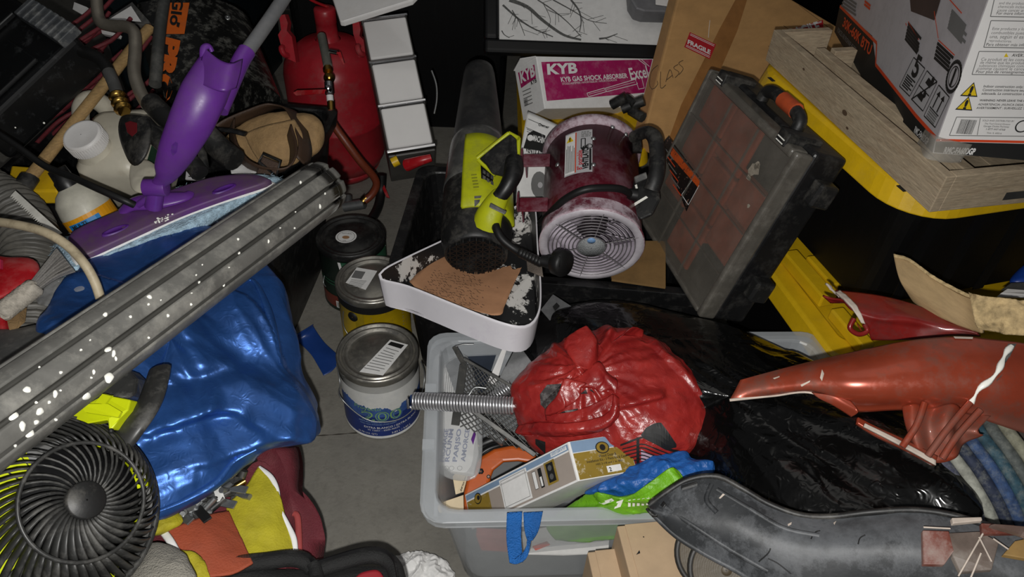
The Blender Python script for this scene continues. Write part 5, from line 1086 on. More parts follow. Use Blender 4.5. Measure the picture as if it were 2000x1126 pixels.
mb = MB(STRP); mb.sheet([PL((990, 1000, 1.105), (989, 1050, 1.085), (995, 1098, 1.06)), PL((1020, 998, 1.105), (1018, 1050, 1.085), (1022, 1096, 1.06))], 20, 8, .002); mb.sheet([PL((995, 1098, 1.062), (1010, 1100, 1.058), (1030, 1086, 1.06), (1038, 1050, 1.08), (1040, 1040, 1.085)), PL((1018, 1080, 1.066), (1022, 1078, 1.066), (1030, 1060, 1.07), (1034, 1040, 1.085), (1036, 1030, 1.09))], 20, 8, .002); mb.sheet([PL((1022, 1000, 1.104), (1024, 1030, 1.09), (1030, 1056, 1.075)), PL((1060, 998, 1.10), (1052, 1035, 1.09), (1040, 1052, 1.075))], 18, 8, .002); mb.split('strap', t)

mb = MB(BGG); mb.sheet([PL((1062, 1008, 1.245), (1130, 1012, 1.24), (1215, 1004, 1.235)), PL((1070, 1035, 1.25), (1135, 1042, 1.245), (1210, 1034, 1.24)), PL((1085, 1052, 1.255), (1140, 1056, 1.25), (1200, 1050, 1.245))], 40, 20, .002, .004, 30, 5); mb.build('hanging_fold', t)
mb = MB(PAP); q = PL((1010, 1060, 1.262), (1075, 1048, 1.262), (1130, 1058, 1.262), (1190, 1050, 1.255), (1188, 1080, 1.27), (1100, 1084, 1.275), (1020, 1082, 1.275)); mb.slab(q, V((0, .02, 0)))
o = lone(mb, 'white_packet', 'white and pink packet seen through the front of the clear bin', 'packet'); mb = MB(mat('salmon_print', 'b8655c', .6)); mb.slab(PL((930, 1045, 1.268), (1012, 1050, 1.265), (1018, 1078, 1.275), (940, 1074, 1.275)), V((0, .015, 0))); mb.slab(PL((1040, 1066, 1.262), (1068, 1056, 1.260), (1074, 1062, 1.260), (1046, 1073, 1.262)), V((0, -.002, .001))); mb.split('pink_print', o)
# ------------------------------------------------------------------ brown cartons in front of the bin
t = thing('small_carton', 'plain brown cardboard carton in front of the clear bin', 'box', at(1260, 1060, .0))
z = .30; a, b, c_ = at(1205, 1026, z), at(1420, 1006, z), at(1240, 1126, z); d1 = (b - a).normalized(); d2 = V((d1.y, -d1.x, 0))
MB(CARDL).para(a, d1 * .21, d2 * .25, V((0, 0, -.16))).build('carton', t, .002)
m_ = MB(CARDL); m_.para(a + d1 * .012 + V((0, 0, .0)), d1 * .195, d2 * .25, V((0, 0, .002))); m_.build('top_flap', t, .0008)
pr = Print(a + V((0, 0, .0022)), d1, -d2); u = pr.px(1245, 1079); pr.poly([(u[0] - .003, u[1] - .003), (u[0] + .004, u[1] - .001), (u[0] + .004, u[1] + .004)], INK, 1); u = pr.px(1257, 1048); pr.circ(*u, .0012, INK, 1, 6); pr.build('tear_mark', t)
t = thing('small_carton', 'lower brown cardboard carton peeping out beside the taller one', 'box', at(1170, 1110, .0))
z = .25; a = at(1147, 1077, z); MB(CARDL).para(a, d1 * .15, d2 * .22, V((0, 0, -.12))).build('carton', t, .002); MB(CARDL).para(a + d1 * .012, d1 * .13, d2 * .22, V((0, 0, .0018))).build('top_flap', t, .0006)
t = thing('round_disc', 'brown ridged round disc resting beside the carton', 'disc', P(1440, 1160, .99), 'round discs')
DSC = mat('brown_disc', '4a4030', .5, var=.15, bump=.1); DSE = mat('dark_disc_edge', '262422', .5)
for i, (x, y, d_) in enumerate(((1418, 1112, .985), (1390, 1080, 1.02))):
    if i: t = thing('round_disc', 'second round disc behind the first, half hidden by the grey panel', 'disc', P(x, y, d_), 'round discs')
    c_ = P(x, y, d_); n_ = (CAM - c_ + V((-.25, 0, .3))).normalized(); r_ = .052
    MB(DSE).lathe(c_ - n_ * .02, n_, [(.001, 0), (r_, 0), (r_, .016), (r_ - .004, .02), (r_ - .008, .016)], 40).build('disc_rim', t)
    MB(DSC).lathe(c_ - n_ * .005, n_, [(r_ - .007, 0)] + sum([[(r_ - .008 - k * .003, .0018), (r_ - .0095 - k * .003, .0)] for k in range(13)], []) + [(.001, 0)], 40).build('disc_face', t)
# ------------------------------------------------------------------ car body parts on the right
t = thing('orange_fender', 'broken copper orange plastic fender with dusty edges on the black bag', 'car part', P(1750, 800, .98))
top = PL((1446, 742, 1.04), (1520, 722, 1.03), (1600, 702, 1.02), (1690, 682, 1.0), (1780, 664, .98), (1870, 657, .97), (1940, 663, .96), (2010, 672, .95), (2110, 690, .95))
mid = PL((1436, 762, 1.035), (1520, 755, 1.01), (1600, 748, .985), (1690, 750, .96), (1780, 752, .945), (1870, 750, .935), (1940, 752, .93), (2010, 760, .93), (2110, 770, .93))
bot = PL((1425, 781, 1.03), (1510, 772, 1.02), (1585, 766, 1.0), (1660, 802, .98), (1760, 800, .96), (1860, 800, .95), (1930, 822, .94), (2010, 848, .94), (2110, 870, .94))
mb = MB(FEN); mb.sheet([top, mid, bot], 90, 30, .004, .0015, 9, 3, bulge=lambda u, v: .012 * math.sin(PI * min(1, v * 1.1)) * min(1, u * 3)); fb_ = mb.build('fender_panel', t); ft = bvh(fb_)
mb = MB(FEN); mb.sheet([PL((1585, 766, .99), (1625, 772, .975), (1662, 782, .965)), PL((1600, 778, .985), (1640, 790, .97), (1676, 803, .955)), PL((1625, 790, .98), (1650, 806, .97), (1662, 814, .965))], 20, 12, .003); mb.build('mounting_lip', t)
mb = MB(FEN); mb.sheet([PL((1762, 792, .955), (1800, 790, .95), (1860, 792, .945), (1930, 815, .94)), PL((1768, 830, .945), (1800, 840, .935), (1850, 830, .93), (1905, 840, .93)), PL((1782, 868, .94), (1830, 905, .93), (1868, 886, .93), (1915, 846, .93))], 40, 20, .004, bulge=lambda u, v: .006 * math.sin(u * 14)); mb.build('lower_bracket', t)
mb = MB(FEN); mb.sheet([PL((1676, 814, .955), (1720, 836, .95), (1770, 858, .94), (1832, 890, .925)), PL((1674, 824, .95), (1716, 848, .94), (1766, 872, .93), (1826, 908, .92))], 40, 8, .006); mb.build('bracket_arm', t)
mb = MB(EDGE); mb.sheet([PL((1690, 826, .94), (1740, 850, .935), (1790, 876, .925), (1828, 898, .915)), PL((1688, 832, .938), (1738, 857, .932), (1788, 884, .922), (1828, 908, .913))], 30, 6, .004); mb.build('worn_edge', t)
mb = MB(FEN); 
for q in ([(1762, 872, .925), (1790, 830, .93), (1806, 786, .94)], [(1812, 890, .915), (1850, 838, .92), (1895, 785, .93)], [(1840, 895, .912), (1870, 850, .918), (1915, 800, .925)]): mb.tube(PL(*q), .0042, 8, 16, flat=.6)
mb.split('stiffening_rib', t)
MB(PAINT).tube([h[0] for h in [hit(ft, x, y, .001) for x, y in ((1976, 676), (1964, 690), (1950, 722), (1934, 742), (1912, 758), (1896, 784))] if h], lambda q: .0032 + .0012 * math.sin(q * 20), 6, 24, flat=.5).build('crack_filler', t)
decal(ft, [[(1968, 672), (1985, 672), (1975, 690), (1955, 735), (1945, 745), (1958, 715)]], GRYP, 'grey_patch', t)
decal(ft, [[(1862, 658), (1900, 659), (1899, 663), (1865, 662)], [(1606, 722), (1610, 730), (1606, 744), (1602, 738)], [(1564, 751), (1583, 743), (1582, 746), (1566, 754)], [(1510, 739), (1523, 735), (1523, 737), (1513, 741)]], EDGE, 'scuff_mark', t)
MB(EDGE).tube(bot[:4], .0022, 6, 30).build('lower_edge_wear', t)
# dark red fender piece behind
t = thing('dark_red_fender', 'dark red fender fragment with torn tab beneath the torn cardboard', 'car part', P(1750, 640, 1.2))
mb = MB(FENR); mb.sheet([PL((1632, 566, 1.18), (1700, 574, 1.17), (1760, 586, 1.16), (1830, 610, 1.13), (1905, 642, 1.10)), PL((1660, 600, 1.14), (1710, 615, 1.13), (1770, 618, 1.12), (1830, 630, 1.11), (1905, 648, 1.08)), PL((1688, 632, 1.14), (1730, 634, 1.13), (1790, 640, 1.12), (1850, 645, 1.10), (1912, 654, 1.08)), PL((1702, 664, 1.15), (1740, 664, 1.14), (1800, 662, 1.12), (1860, 655, 1.10), (1915, 657, 1.08))], 50, 30, .004, .001, 10, 4); mb.build('fender_panel', t)
mb = MB(EDGE); mb.sheet([PL((1632, 570, 1.17), (1660, 596, 1.135), (1682, 630, 1.13)), PL((1640, 566, 1.172), (1672, 596, 1.135), (1690, 632, 1.128))], 24, 6, .004, .002, 60, 7); mb.sheet([PL((1612, 553, 1.19), (1624, 566, 1.18), (1636, 574, 1.17)), PL((1622, 560, 1.19), (1630, 572, 1.18), (1640, 580, 1.17))], 12, 6, .003, .002, 60, 3); mb.split('torn_edge', t)
mb = MB(FENR); mb.sheet([PL((1606, 578, 1.18), (1625, 584, 1.17), (1650, 586, 1.15)), PL((1622, 592, 1.18), (1640, 592, 1.17), (1655, 592, 1.15))], 12, 6, .003); mb.tube(PL((1668, 622, 1.14), (1660, 640, 1.14), (1676, 652, 1.14), (1694, 646, 1.14), (1688, 632, 1.14)), .004, 8, 24); mb.tube(PL((1674, 632, 1.14), (1682, 645, 1.14)), .001, 4); mb.split('mounting_tab', t)
# torn cardboard
t = thing('torn_cardboard', 'torn corrugated cardboard sheet standing above the red fender', 'cardboard', P(1850, 620, 1.12)); TCB = mat('torn_cardboard_face', '9f8660', .8, var=.15, vs=5, bump=.15, bs=30, stretch=(2, 2, 12)); TCI = mat('torn_cardboard_pulp', 'b79f74', .9, var=.35, vs=30, bump=1, bs=90)
mb = MB(TCB); mb.sheet([PL((1745, 497, 1.20), (1775, 505, 1.18), (1825, 540, 1.14), (1880, 570, 1.10), (1905, 578, 1.08)), PL((1757, 545, 1.17), (1800, 575, 1.14), (1850, 600, 1.11), (1890, 612, 1.09), (1915, 615, 1.07)), PL((1785, 590, 1.16), (1810, 608, 1.14), (1850, 626, 1.11), (1890, 642, 1.09), (1918, 650, 1.07))], 40, 20, .006, .0015, 14, 3); mb.build('cardboard_sheet', t)
mb = MB(TCI); mb.sheet([PL((1893, 572, 1.09), (1915, 578, 1.07), (1950, 582, 1.05), (1990, 590, 1.04), (2020, 586, 1.03)), PL((1900, 600, 1.07), (1930, 605, 1.055), (1965, 612, 1.04), (2020, 615, 1.02)), PL((1912, 640, 1.07), (1930, 645, 1.06), (1970, 652, 1.04), (2020, 655, 1.02))], 44, 24, .008, .007, 38, 9); mb.build('torn_pulp', t)
mb = MB(TCI); mb.sheet([PL((1745, 496, 1.198), (1775, 504, 1.178), (1825, 539, 1.138), (1880, 569, 1.098), (1905, 578, 1.078)), PL((1746, 501, 1.194), (1775, 510, 1.175), (1825, 546, 1.135), (1880, 575, 1.095), (1905, 584, 1.075))], 60, 4, .005, .002, 90, 6); mb.build('ragged_edge', t)
# grey splash panel
t = thing('splash_panel', 'long scuffed grey plastic car panel across the lower right', 'car part', P(1600, 1080, .9))
top = PL((1268, 990, .99), (1300, 966, .985), (1345, 940, .98), (1400, 934, .97), (1450, 958, .955), (1500, 987, .945), (1560, 1009, .93), (1620, 1013, .92), (1700, 1004, .90), (1780, 1000, .885), (1850, 1008, .87), (1930, 1030, .85), (2010, 1052, .83), (2120, 1100, .82))
mid = PL((1270, 994, .975), (1330, 1010, .955), (1420, 1020, .93), (1500, 1050, .91), (1600, 1070, .885), (1700, 1075, .86), (1800, 1080, .84), (1900, 1105, .82), (2010, 1130, .80), (2120, 1160, .79))
bot = PL((1272, 999, .985), (1320, 1045, .965), (1380, 1082, .945), (1440, 1114, .93), (1520, 1160, .90), (1620, 1200, .88), (1740, 1230, .86), (1880, 1260, .83), (2010, 1280, .81), (2120, 1300, .80))
mb = MB(GPAN); mb.sheet([top, mid, bot], 120, 40, .004, .0035, 7, 9); go = mb.build('panel_skin', t); gtr = bvh(go)
MB(BLKD).tube([p + V((0, .002, .002)) for p in top], .0042, 8, 90).build('rolled_top_edge', t); MB(GPAN).tube([p for p in bot], .004, 8, 60).build('rolled_bottom_edge', t)
mb = MB(BLKD); mb.slab(PL((1330, 952, .965), (1360, 944, .96), (1362, 948, .958), (1332, 957, .962)), V((0, .002, .002))); mb.sheet([PL((1265, 990, .98), (1275, 999, .978), (1296, 978, .975)), PL((1272, 996, .975), (1282, 1006, .972), (1300, 984, .97))], 10, 5, .004); mb.split('clip_slot', t)
mb = MB(GPAN)
for pts in ([(1300, 990), (1360, 1030), (1430, 1075), (1500, 1115)], [(1400, 955), (1460, 990), (1530, 1030), (1600, 1045)], [(1390, 945), (1380, 975), (1400, 1000)]):
    h = [hit(gtr, x, y, -.001) for x, y in pts]; mb.tube([q[0] for q in h if q], .0035, 8, 24)
mb.split('pressed_ridge', t)
decal(gtr, [[(1412, 964), (1416, 966), (1407, 974), (1404, 973)], [(1538, 1024), (1546, 1020), (1545, 1025), (1539, 1028)], [(1628, 1022), (1634, 1018), (1630, 1026)]], EDGE, 'scuff_mark', t); mb = MB(INK)
for pts in ([(1584, 1052), (1588, 1044), (1594, 1038), (1602, 1036)], [(1676, 1062), (1680, 1050), (1690, 1044)], [(1500, 1090), (1520, 1100), (1545, 1120)], [(1505, 1070), (1500, 1080), (1482, 1096)]):
    h = [hit(gtr, x, y, .0002) for x, y in pts]; mb.tube([q[0] for q in h if q], .0008, 5, 14)
mb.split('scratch', t)
# broken lamp shards on the panel
t = thing('broken_tail_lamp', 'broken tail lamp shards with red and clear plastic on the grey panel', 'car part', P(1900, 1080, .8)); SHD = mat('dusty_clear_shard', '6f625a', .25, var=.3, alpha=.8, dust=.5, coat=.4); RSH = mat('dull_red_shard', '6b3a30', .3, dust=.5, coat=.4)
def gp(x, y, k): h = hit(gtr, x, y, k); return h[0] if h else P(x, y, .82 - k)
for q, m, th in ((((1801, 1052), (1846, 1054), (1854, 1080), (1840, 1096), (1802, 1092)), RSH, .02), (((1848, 1044), (1905, 1046), (1907, 1052), (1850, 1052)), EDGE, .03), (((1846, 1056), (1906, 1058), (1945, 1075), (1930, 1110), (1870, 1110), (1852, 1085)), SHD, .018), (((1906, 1052), (1975, 1058), (1978, 1068), (1908, 1066)), RSH, .026), (((1934, 1024), (1944, 1022), (1995, 1064), (2010, 1085), (1985, 1075)), mat('brown_shard', '6e5a52', .4, dust=.4), .03), (((1950, 1095), (1975, 1078), (2010, 1070), (2010, 1105)), mat('amber_shard', '8d7144', .35), .022)):
    MB(m).slab([gp(x, y, th) for x, y in q], V((0, .0, -.006))).build('shard', t, .001)
mb = MB(EDGE)
for a, b in (((1862, 1112), (1910, 1066)), ((1900, 1070), (1925, 1100)), ((1802, 1052), (1846, 1055)), ((1930, 1075), (1960, 1090)), ((1880, 1126), (1905, 1090))): mb.tube([gp(*a, .026), gp(*b, .026)], .0010, 6)
mb.split('broken_edge', t)
# old coiled hose
t = thing('coiled_hose', 'coil of faded blue and white flat hose at the right edge', 'hose', P(1920, 950, 1.0))
HC = [mat('hose_' + n, c, .75, var=.35, vs=40, bump=.3, bs=120, dust=.4, dc='8f9188', ds=25, stretch=(1, 1, 1)) for n, c in (('cream', '7d7c6a'), ('violet', '43465a'), ('pale', '8f9086'), ('navy', '20283c'), ('blue', '2f466c'), ('teal', '2a4855'), ('slate', '4d5250'))]
for i in range(8):
    x = 1806 + i * 22; y = 890 - i * 9; d0 = 1.03 - i * .004
    MB(HC[i % 7]).tube(PL((x - 30, y - 60, d0 + .06), (x, y, d0), (x + 45, y + 62, d0 - .03), (x + 88, y + 140, d0 - .04), (x + 120, y + 240, d0 - .02)), .0088, 10, 40, flat=.8).build('hose_turn', t)
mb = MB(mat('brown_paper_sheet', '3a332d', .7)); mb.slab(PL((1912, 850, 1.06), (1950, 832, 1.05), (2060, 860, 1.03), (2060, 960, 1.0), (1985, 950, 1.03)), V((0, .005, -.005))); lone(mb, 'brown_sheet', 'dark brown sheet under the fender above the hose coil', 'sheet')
# far right scraps
mb = MB(mat('deep_blue_plastic', '153a8c', .4)); mb.pillow(PL((1972, 552, 1.35), (1985, 530, 1.36), (2010, 515, 1.36), (2040, 540, 1.35), (2010, 556, 1.34)), .02, .03, 24, 8); lone(mb, 'blue_bottle', 'blue plastic piece at the far right edge', 'plastic piece')
mb = MB(WHT); mb.slab(PL((1955, 572, 1.22), (1968, 563, 1.23), (2030, 568, 1.22), (2030, 576, 1.2)), V((0, .004, -.012))); lone(mb, 'white_edging', 'white plastic edge below the blue piece', 'plastic piece', .001)
mb = MB(GRYP); mb.slab(PL((1960, 563, 1.27), (1975, 552, 1.28), (2030, 550, 1.28), (2030, 566, 1.26)), V((0, .004, -.008))); lone(mb, 'grey_edging', 'grey plastic scrap between the blue piece and white edge', 'plastic piece', .001)

# ------------------------------------------------------------------ left side
# grey ribbed pipe across the heap
pa_, pb_ = P(0, 815, .75), P(634, 362, 1.22); pd = (pb_ - pa_); pa_ = pa_ - pd * .16; pd = pb_ - pa_; PLn = pd.length; pd.normalize(); PR = .0435
px_ = (CAM - (pa_ + pb_) / 2); px_ = (px_ - pd * px_.dot(pd)).normalized(); py_ = pd.cross(px_)
GRV = (-1.2, -.5, .16, .8, 1.5, 2.2, 2.9, -2.0, -2.7)
def prof(a):
    r = PR
    for c_ in GRV: r -= .0055 * math.exp(-((a - c_) / .075) ** 4)
    return r
t = thing('ribbed_pipe', 'long grey ribbed plastic pipe spattered with white paint across the heap', 'pipe', pa_ + pd * (PLn / 2))
NA = 252; rings = []
for f, k in [(0, 1)] + [(i / 30, 1) for i in range(1, 30)] + [(.965, 1), (.985, .99), (.995, .975), (1, .95), (1, .90), (.97, .90), (.5, .90)]:
    rings.append([pa_ + pd * (PLn * f) + (px_ * math.cos(a) + py_ * math.sin(a)) * prof(a) * k for a in [-PI + 2 * PI * j / NA for j in range(NA)]])
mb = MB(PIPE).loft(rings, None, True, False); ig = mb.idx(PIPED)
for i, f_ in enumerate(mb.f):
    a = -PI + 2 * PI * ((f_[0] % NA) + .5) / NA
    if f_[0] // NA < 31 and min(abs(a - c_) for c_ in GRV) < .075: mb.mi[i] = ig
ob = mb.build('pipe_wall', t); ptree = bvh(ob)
mb = MB(PAINT); random.seed(5)
for x, y, r_, e in ((27, 813, 13, 1), (44, 832, 8, 1.6), (58, 846, 9, 1.3), (53, 760, 9, 1.1), (78, 803, 10, 1), (71, 824, 7, 1), (108, 769, 6, 1.6), (71, 786, 4, 1), (96, 785, 4, 1.3), (109, 819, 4, 1), (211, 682, 9.5, 1), (222, 690, 5, 2), (226, 700, 3, 2), (213, 737, 11, 1.3), (206, 614, 6, 1), (292, 579, 6.5, 1), (290, 594, 3.5, 1), (328, 616, 4, 1.3), (255, 618, 4, 1), (158, 683, 3.5, 1), (389, 551, 3, 1.5), (437, 556, 3, 1.8), (467, 494, 3, 1.5), (465, 467, 3.5, 1), (373, 594, 3.5, 1), (119, 727, 4.5, 1), (290, 659, 3, 1.2), (183, 726, 4, 1.6), (178, 737, 3, 1), (383, 537, 2.4, 1), (625, 403, 3.5, 2), (635, 378, 2.5, 1.8), (577, 414, 2, 1), (575, 445, 2.5, 1), (547, 445, 2, 1), (524, 471, 2, 3), (467, 493, 2, 1), (314, 586, 2, 1), (374, 572, 2, 1), (118, 762, 3, 1), (447, 522, 2, 1), (176, 664, 2.5, 1), (77, 717, 3, 1), (30, 870, 4, 1), (170, 774, 10, 1.5), (395, 517, 2, 1), (560, 340, 3, 1), (587, 356, 3, 1.4)):
    h = hit(ptree, x, y, 0)
    if not h: continue
    p, n_ = h; k = (p - CAM).dot(fw) / F; tv = n_.cross(rt).normalized(); uv_ = tv.cross(n_); rings = []
    for rr, hh in ((1, -.0005), (.95, .0006), (.7, .0014), (.35, .002), (.02, .0022)):
        rings.append([p + (uv_ * math.cos(a) * (1 + .15 * math.sin(3 * a + x)) + tv * math.sin(a) * e * (1 + .12 * math.cos(2 * a + y))) * (r_ * .78 * k * rr) + n_ * hh for a in [2 * PI * j / 12 for j in range(12)]])
    mb.loft(rings, None, True, False)
mb.build('paint_spatter', t, kind='stuff')

# blue satin bag
bo = PL((88, 634, 1.02), (140, 560, 1.10), (195, 492, 1.20), (260, 462, 1.24), (330, 440, 1.26), (430, 450, 1.26), (500, 500, 1.24), (545, 560, 1.20), (566, 650, 1.17), (572, 720, 1.15), (600, 775, 1.12), (612, 822, 1.09), (590, 856, 1.07), (520, 872, 1.06), (470, 905, 1.04), (430, 945, 1.01), (370, 980, .98), (300, 1004, .96), (262, 960, .97), (245, 880, .98), (170, 800, .98), (110, 720, .99))
bdir = (P(560, 800, 1.1) - P(330, 560, 1.1)).normalized()
def bb_(p):
    o = 0
    for (x0, y0, x1, y1, a, s_) in ((480, 560, 560, 800, .012, .014), (350, 640, 420, 760, .012, .016), (250, 860, 420, 780, .014, .012), (330, 900, 560, 830, .012, .012), (420, 770, 590, 850, .010, .010), (455, 545, 520, 700, .012, .011), (270, 960, 430, 900, .008, .010), (300, 760, 460, 720, -.010, .012), (300, 840, 480, 800, -.009, .012)):
        A, B = P(x0, y0, 1.06), P(x1, y1, 1.06); d = B - A; q = max(0, min(1, (p - A).dot(d) / d.dot(d))); r_ = (p - A - d * q); r_ = r_ - fw * r_.dot(fw) * .9; o += a * math.exp(-(r_.length / s_) ** 2)
    return o
mb = MB(BLU); mb.pillow(bo, .05, .12, 300, 100, .014, 11, 17, st=bdir, bump=bb_, axis=(.1, -.6, .8), pw=.4)
ob = mb.build('satin_body', None); ob['label'] = 'shiny blue satin bag slumped under the grey pipe'; ob['category'] = 'bag'; ob.name = 'satin_bag'
sbt = bvh(ob)
mb = MB(BLU)
for pts in ([(470, 560), (490, 545), (510, 570), (535, 640), (548, 710)], [(300, 1000), (360, 975), (420, 940), (455, 900), (500, 876)]):
    h = [hit(sbt, x, y, .0) for x, y in pts]; h = [q[0] for q in h if q]
    if len(h) > 2: mb.tube(h, lambda q: .0075 * (1 - .6 * abs(2 * q - 1)), 10, 40, flat=.5)
mb.split('sewn_fold', ob)

# mop with purple plate
t = thing('floor_mop', 'purple flat mop with dusty plate, blue microfibre pad and grey handle', 'mop', P(320, 420, 1.24))
ml = [(133, 462, 1.19), (135, 500, 1.16), (150, 503, 1.155)]
mp = [(140, 458, 1.20), (215, 422, 1.235), (300, 385, 1.27), (380, 355, 1.30), (430, 343, 1.315), (495, 341, 1.32), (524, 350, 1.31), (522, 358, 1.30), (440, 385, 1.27), (350, 418, 1.235), (250, 462, 1.19), (165, 500, 1.155), (148, 500, 1.155), (138, 480, 1.17)]
o_ = cr(PL(*mp), 60, True); mc = sum(o_, V()) / 60; mn = V()
for i in range(60): mn += (o_[i] - mc).cross(o_[(i + 1) % 60] - mc)
mn.normalize(); mn = mn if mn.dot(CAM - mc) > 0 else -mn
fl_ = lambda p: p - mn * (p - mc).dot(mn)
o_ = [fl_(p) for p in o_]
mb = MB(PUR); mb.loft([[mc + (p - mc) * k + mn * z for p in o_] for k, z in ((1, -.008), (1, 0), (.97, .003), (.9, .0035), (.4, .006), (.01, .007))], None, True, False); mb.mats = [PURD]; pl_ = mb.build('mop_plate', t); pt = bvh(pl_)
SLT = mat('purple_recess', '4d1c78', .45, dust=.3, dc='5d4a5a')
dl = (P(437, 370, 1.29) - P(225, 450, 1.2)).normalized(); dp_ = mn.cross(dl)
for x, y, k in ((226, 450, .9), (438, 369, .9), (262, 425, .0), (400, 385, .0)):
    if not k: continue
    h = hit(pt, x, y, 0)
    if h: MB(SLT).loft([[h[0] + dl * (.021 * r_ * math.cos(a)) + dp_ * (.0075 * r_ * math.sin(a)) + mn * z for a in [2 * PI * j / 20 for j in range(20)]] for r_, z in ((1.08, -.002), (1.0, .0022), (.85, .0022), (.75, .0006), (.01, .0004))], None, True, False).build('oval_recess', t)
mb = MB(PAP); mb.loft([[mc + (p - mc) * k + mn * z for p in o_] for k, z in ((1.035, -.020), (1.04, -.009), (1.0, -.007))], None, True, False); mb.build('pad_backing', t)
mb = MB(MIC); pad = [mc + (p - mc) * 1.0 + ((p - mc).normalized() * (.026)) for p in o_]; 
mb.loft([[mc + (p - mc) * k + mn * z + (mn * .003 * noise.noise(p * 90) if k > .9 else V()) + (p - mc).normalized() * (.004 * noise.noise(p * 130 + V((z * 300, 0, 0))) if k > .9 else 0) for p in cr(pad, 160, True)] for k, z in ((.5, -.034), (.95, -.034), (1.01, -.028), (1.02, -.02), (1.0, -.012), (.93, -.010))], None, True, True); mo = mb.build('microfibre_pad', t)
mb = MB(MIC); pp = cr(pad, 160, True)
for i in range(900):
    p = pp[random.randrange(160)]; d = (p - mc).normalized(); b0 = mc + (p - mc) * 1.005 + mn * random.uniform(-.032, -.012); e_ = b0 + d * random.uniform(.003, .008) + mn * random.uniform(-.003, .003) + V((random.uniform(-1, 1), random.uniform(-1, 1), 0)) * .003; s_ = d.cross(mn) * .0011
    mb.add([b0 - s_, b0 + s_, e_], [(0, 1, 2)])
mb.build('fringe', t, kind='stuff')
# joint and body
jb = P(300, 408, 1.245)
MB(PUR).tube(PL((236, 415, 1.235), (262, 398, 1.235), (310, 392, 1.24), (360, 384, 1.25), (372, 376, 1.26)), lambda q: .016 * math.sin(PI * (.15 + .75 * q)) + .002, 12, 30, flat=.45, side=dp_).build('joint_base', t)
mb = MB(PUR); mb.tube(PL((300, 404, 1.225), (302, 385, 1.215), (304, 366, 1.205)), .014, 14, 6); mb.lathe(P(304, 366, 1.20) - rt * .018, rt, [(.001, 0), (.014, 0), (.014, .036), (.001, .036)], 20); mb.tube(PL((270, 400, 1.225), (290, 385, 1.215), (304, 368, 1.205)), .006, 8); mb.build('swivel_joint', t, .001)
mb = MB(PUR); bp = PL((304, 366, 1.20), (322, 345, 1.185), (330, 326, 1.175), (350, 285, 1.155), (375, 235, 1.14), (395, 190, 1.135), (412, 156, 1.142), (424, 134, 1.15)); nb = lambda q: float(np.interp(q, [0, .10, .16, .2, .35, .6, .8, 1], [.010, .012, .0175, .021, .027, .033, .034, .030]))
mb.tube(bp, nb, 24, 40, side=rt, flat=.75); bo_ = mb.build('mop_body', t); bt_ = bvh(bo_)
mb = MB(PUR); mb.sheet([PL((384, 160, 1.12), (392, 120, 1.125), (398, 92, 1.13)), PL((412, 172, 1.105), (420, 135, 1.11), (428, 116, 1.115)), PL((440, 178, 1.105), (448, 142, 1.11), (455, 124, 1.115)), PL((462, 172, 1.125), (470, 142, 1.13), (474, 116, 1.14))], 12, 24, .004); 
mb.tube(PL((397, 112, 1.13), (398, 94, 1.13), (408, 90, 1.135), (414, 100, 1.14)), .006, 8, 16, flat=.6); mb.build('bottle_cradle', t)
mb = MB(PUR); mb.tube(PL((428, 215, 1.17), (452, 160, 1.19), (470, 120, 1.21), (482, 100, 1.22)), .0145, 14, 20); mb.build('handle_socket', t)
HG = mat('grey_handle_paint', '6d6e70', .45, var=.08, dust=.2)
MB(HG).tube(PL((480, 104, 1.22), (515, 55, 1.26), (552, 0, 1.31), (590, -60, 1.36)), .0118, 16, 10).build('handle', t)
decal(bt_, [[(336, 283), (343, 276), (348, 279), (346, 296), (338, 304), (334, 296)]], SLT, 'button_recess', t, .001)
mb = MB(PAINT)
for k in range(26):
    x = random.uniform(300, 330) + random.choice((0, 0, 8)); y = 432 - (x - 300) * .3 + random.uniform(-5, 6); h = hit(pt, x, y, .0004)
    if h: mb.ball(h[0], random.uniform(.0008, .0024), 6, sc=(1, 1, .5))
if mb.v: mb.build('paint_spatter', t, kind='stuff')

# white jug
jc = P(158, 262, 1.40); ja = (V((-.12, -.35, .93))).normalized(); jx = (rt - ja * rt.dot(ja)).normalized(); jy = ja.cross(jx)
t = thing('plastic_jug', 'grubby white plastic jug with ribbed screw cap and moulded handle', 'jug', jc - ja * .2)
JUG = mat('grubby_white_plastic', 'c9c3b2', .4, var=.06, dust=.6, dc='94836a', ds=9, dlo=.55, dhi=.8)
def sq(c_, hx, hy, r_, n=10):
    o = []
    for sx, sy, s0 in ((1, 1, 0), (-1, 1, 1), (-1, -1, 2), (1, -1, 3)):
        for q in range(n): a = (s0 + q / (n - 1)) * PI / 2; o.append(c_ + jx * (sx * (hx - r_) + r_ * math.cos(a)) + jy * (sy * (hy - r_) + r_ * math.sin(a)))
    return o
bc_ = jc + jx * .022 + jy * .03
mb = MB(JUG); mb.loft([sq(bc_ - ja * .20, .058, .075, .015), sq(bc_ - ja * .195, .062, .08, .02), sq(bc_ - ja * .075, .062, .08, .02), sq(bc_ - ja * .055, .058, .076, .022), sq(bc_ - ja * .045, .045, .06, .025), sq(bc_ - ja * .043, .01, .01, .005)]); mb.lathe(jc - ja * .055, ja, [(.04, 0), (.032, .015), (.031, .03)], 28); mb.build('jug_body', t)
mb = MB(WHT); cn_ = 48; mb.lathe(jc - ja * .03, ja, [(.036, 0), (.037, .003), (.0365, .024), (.034, .030), (.031, .029), (.001, .030)], 40)
for k in range(cn_): a = 2 * PI * k / cn_; d = jx * math.cos(a) + jy * math.sin(a); e_ = ja.cross(d); mb.para(jc - ja * .028 + d * .0355 - e_ * .0011, e_ * .0022, d * .0022, ja * .022)
mb.build('screw_cap', t)
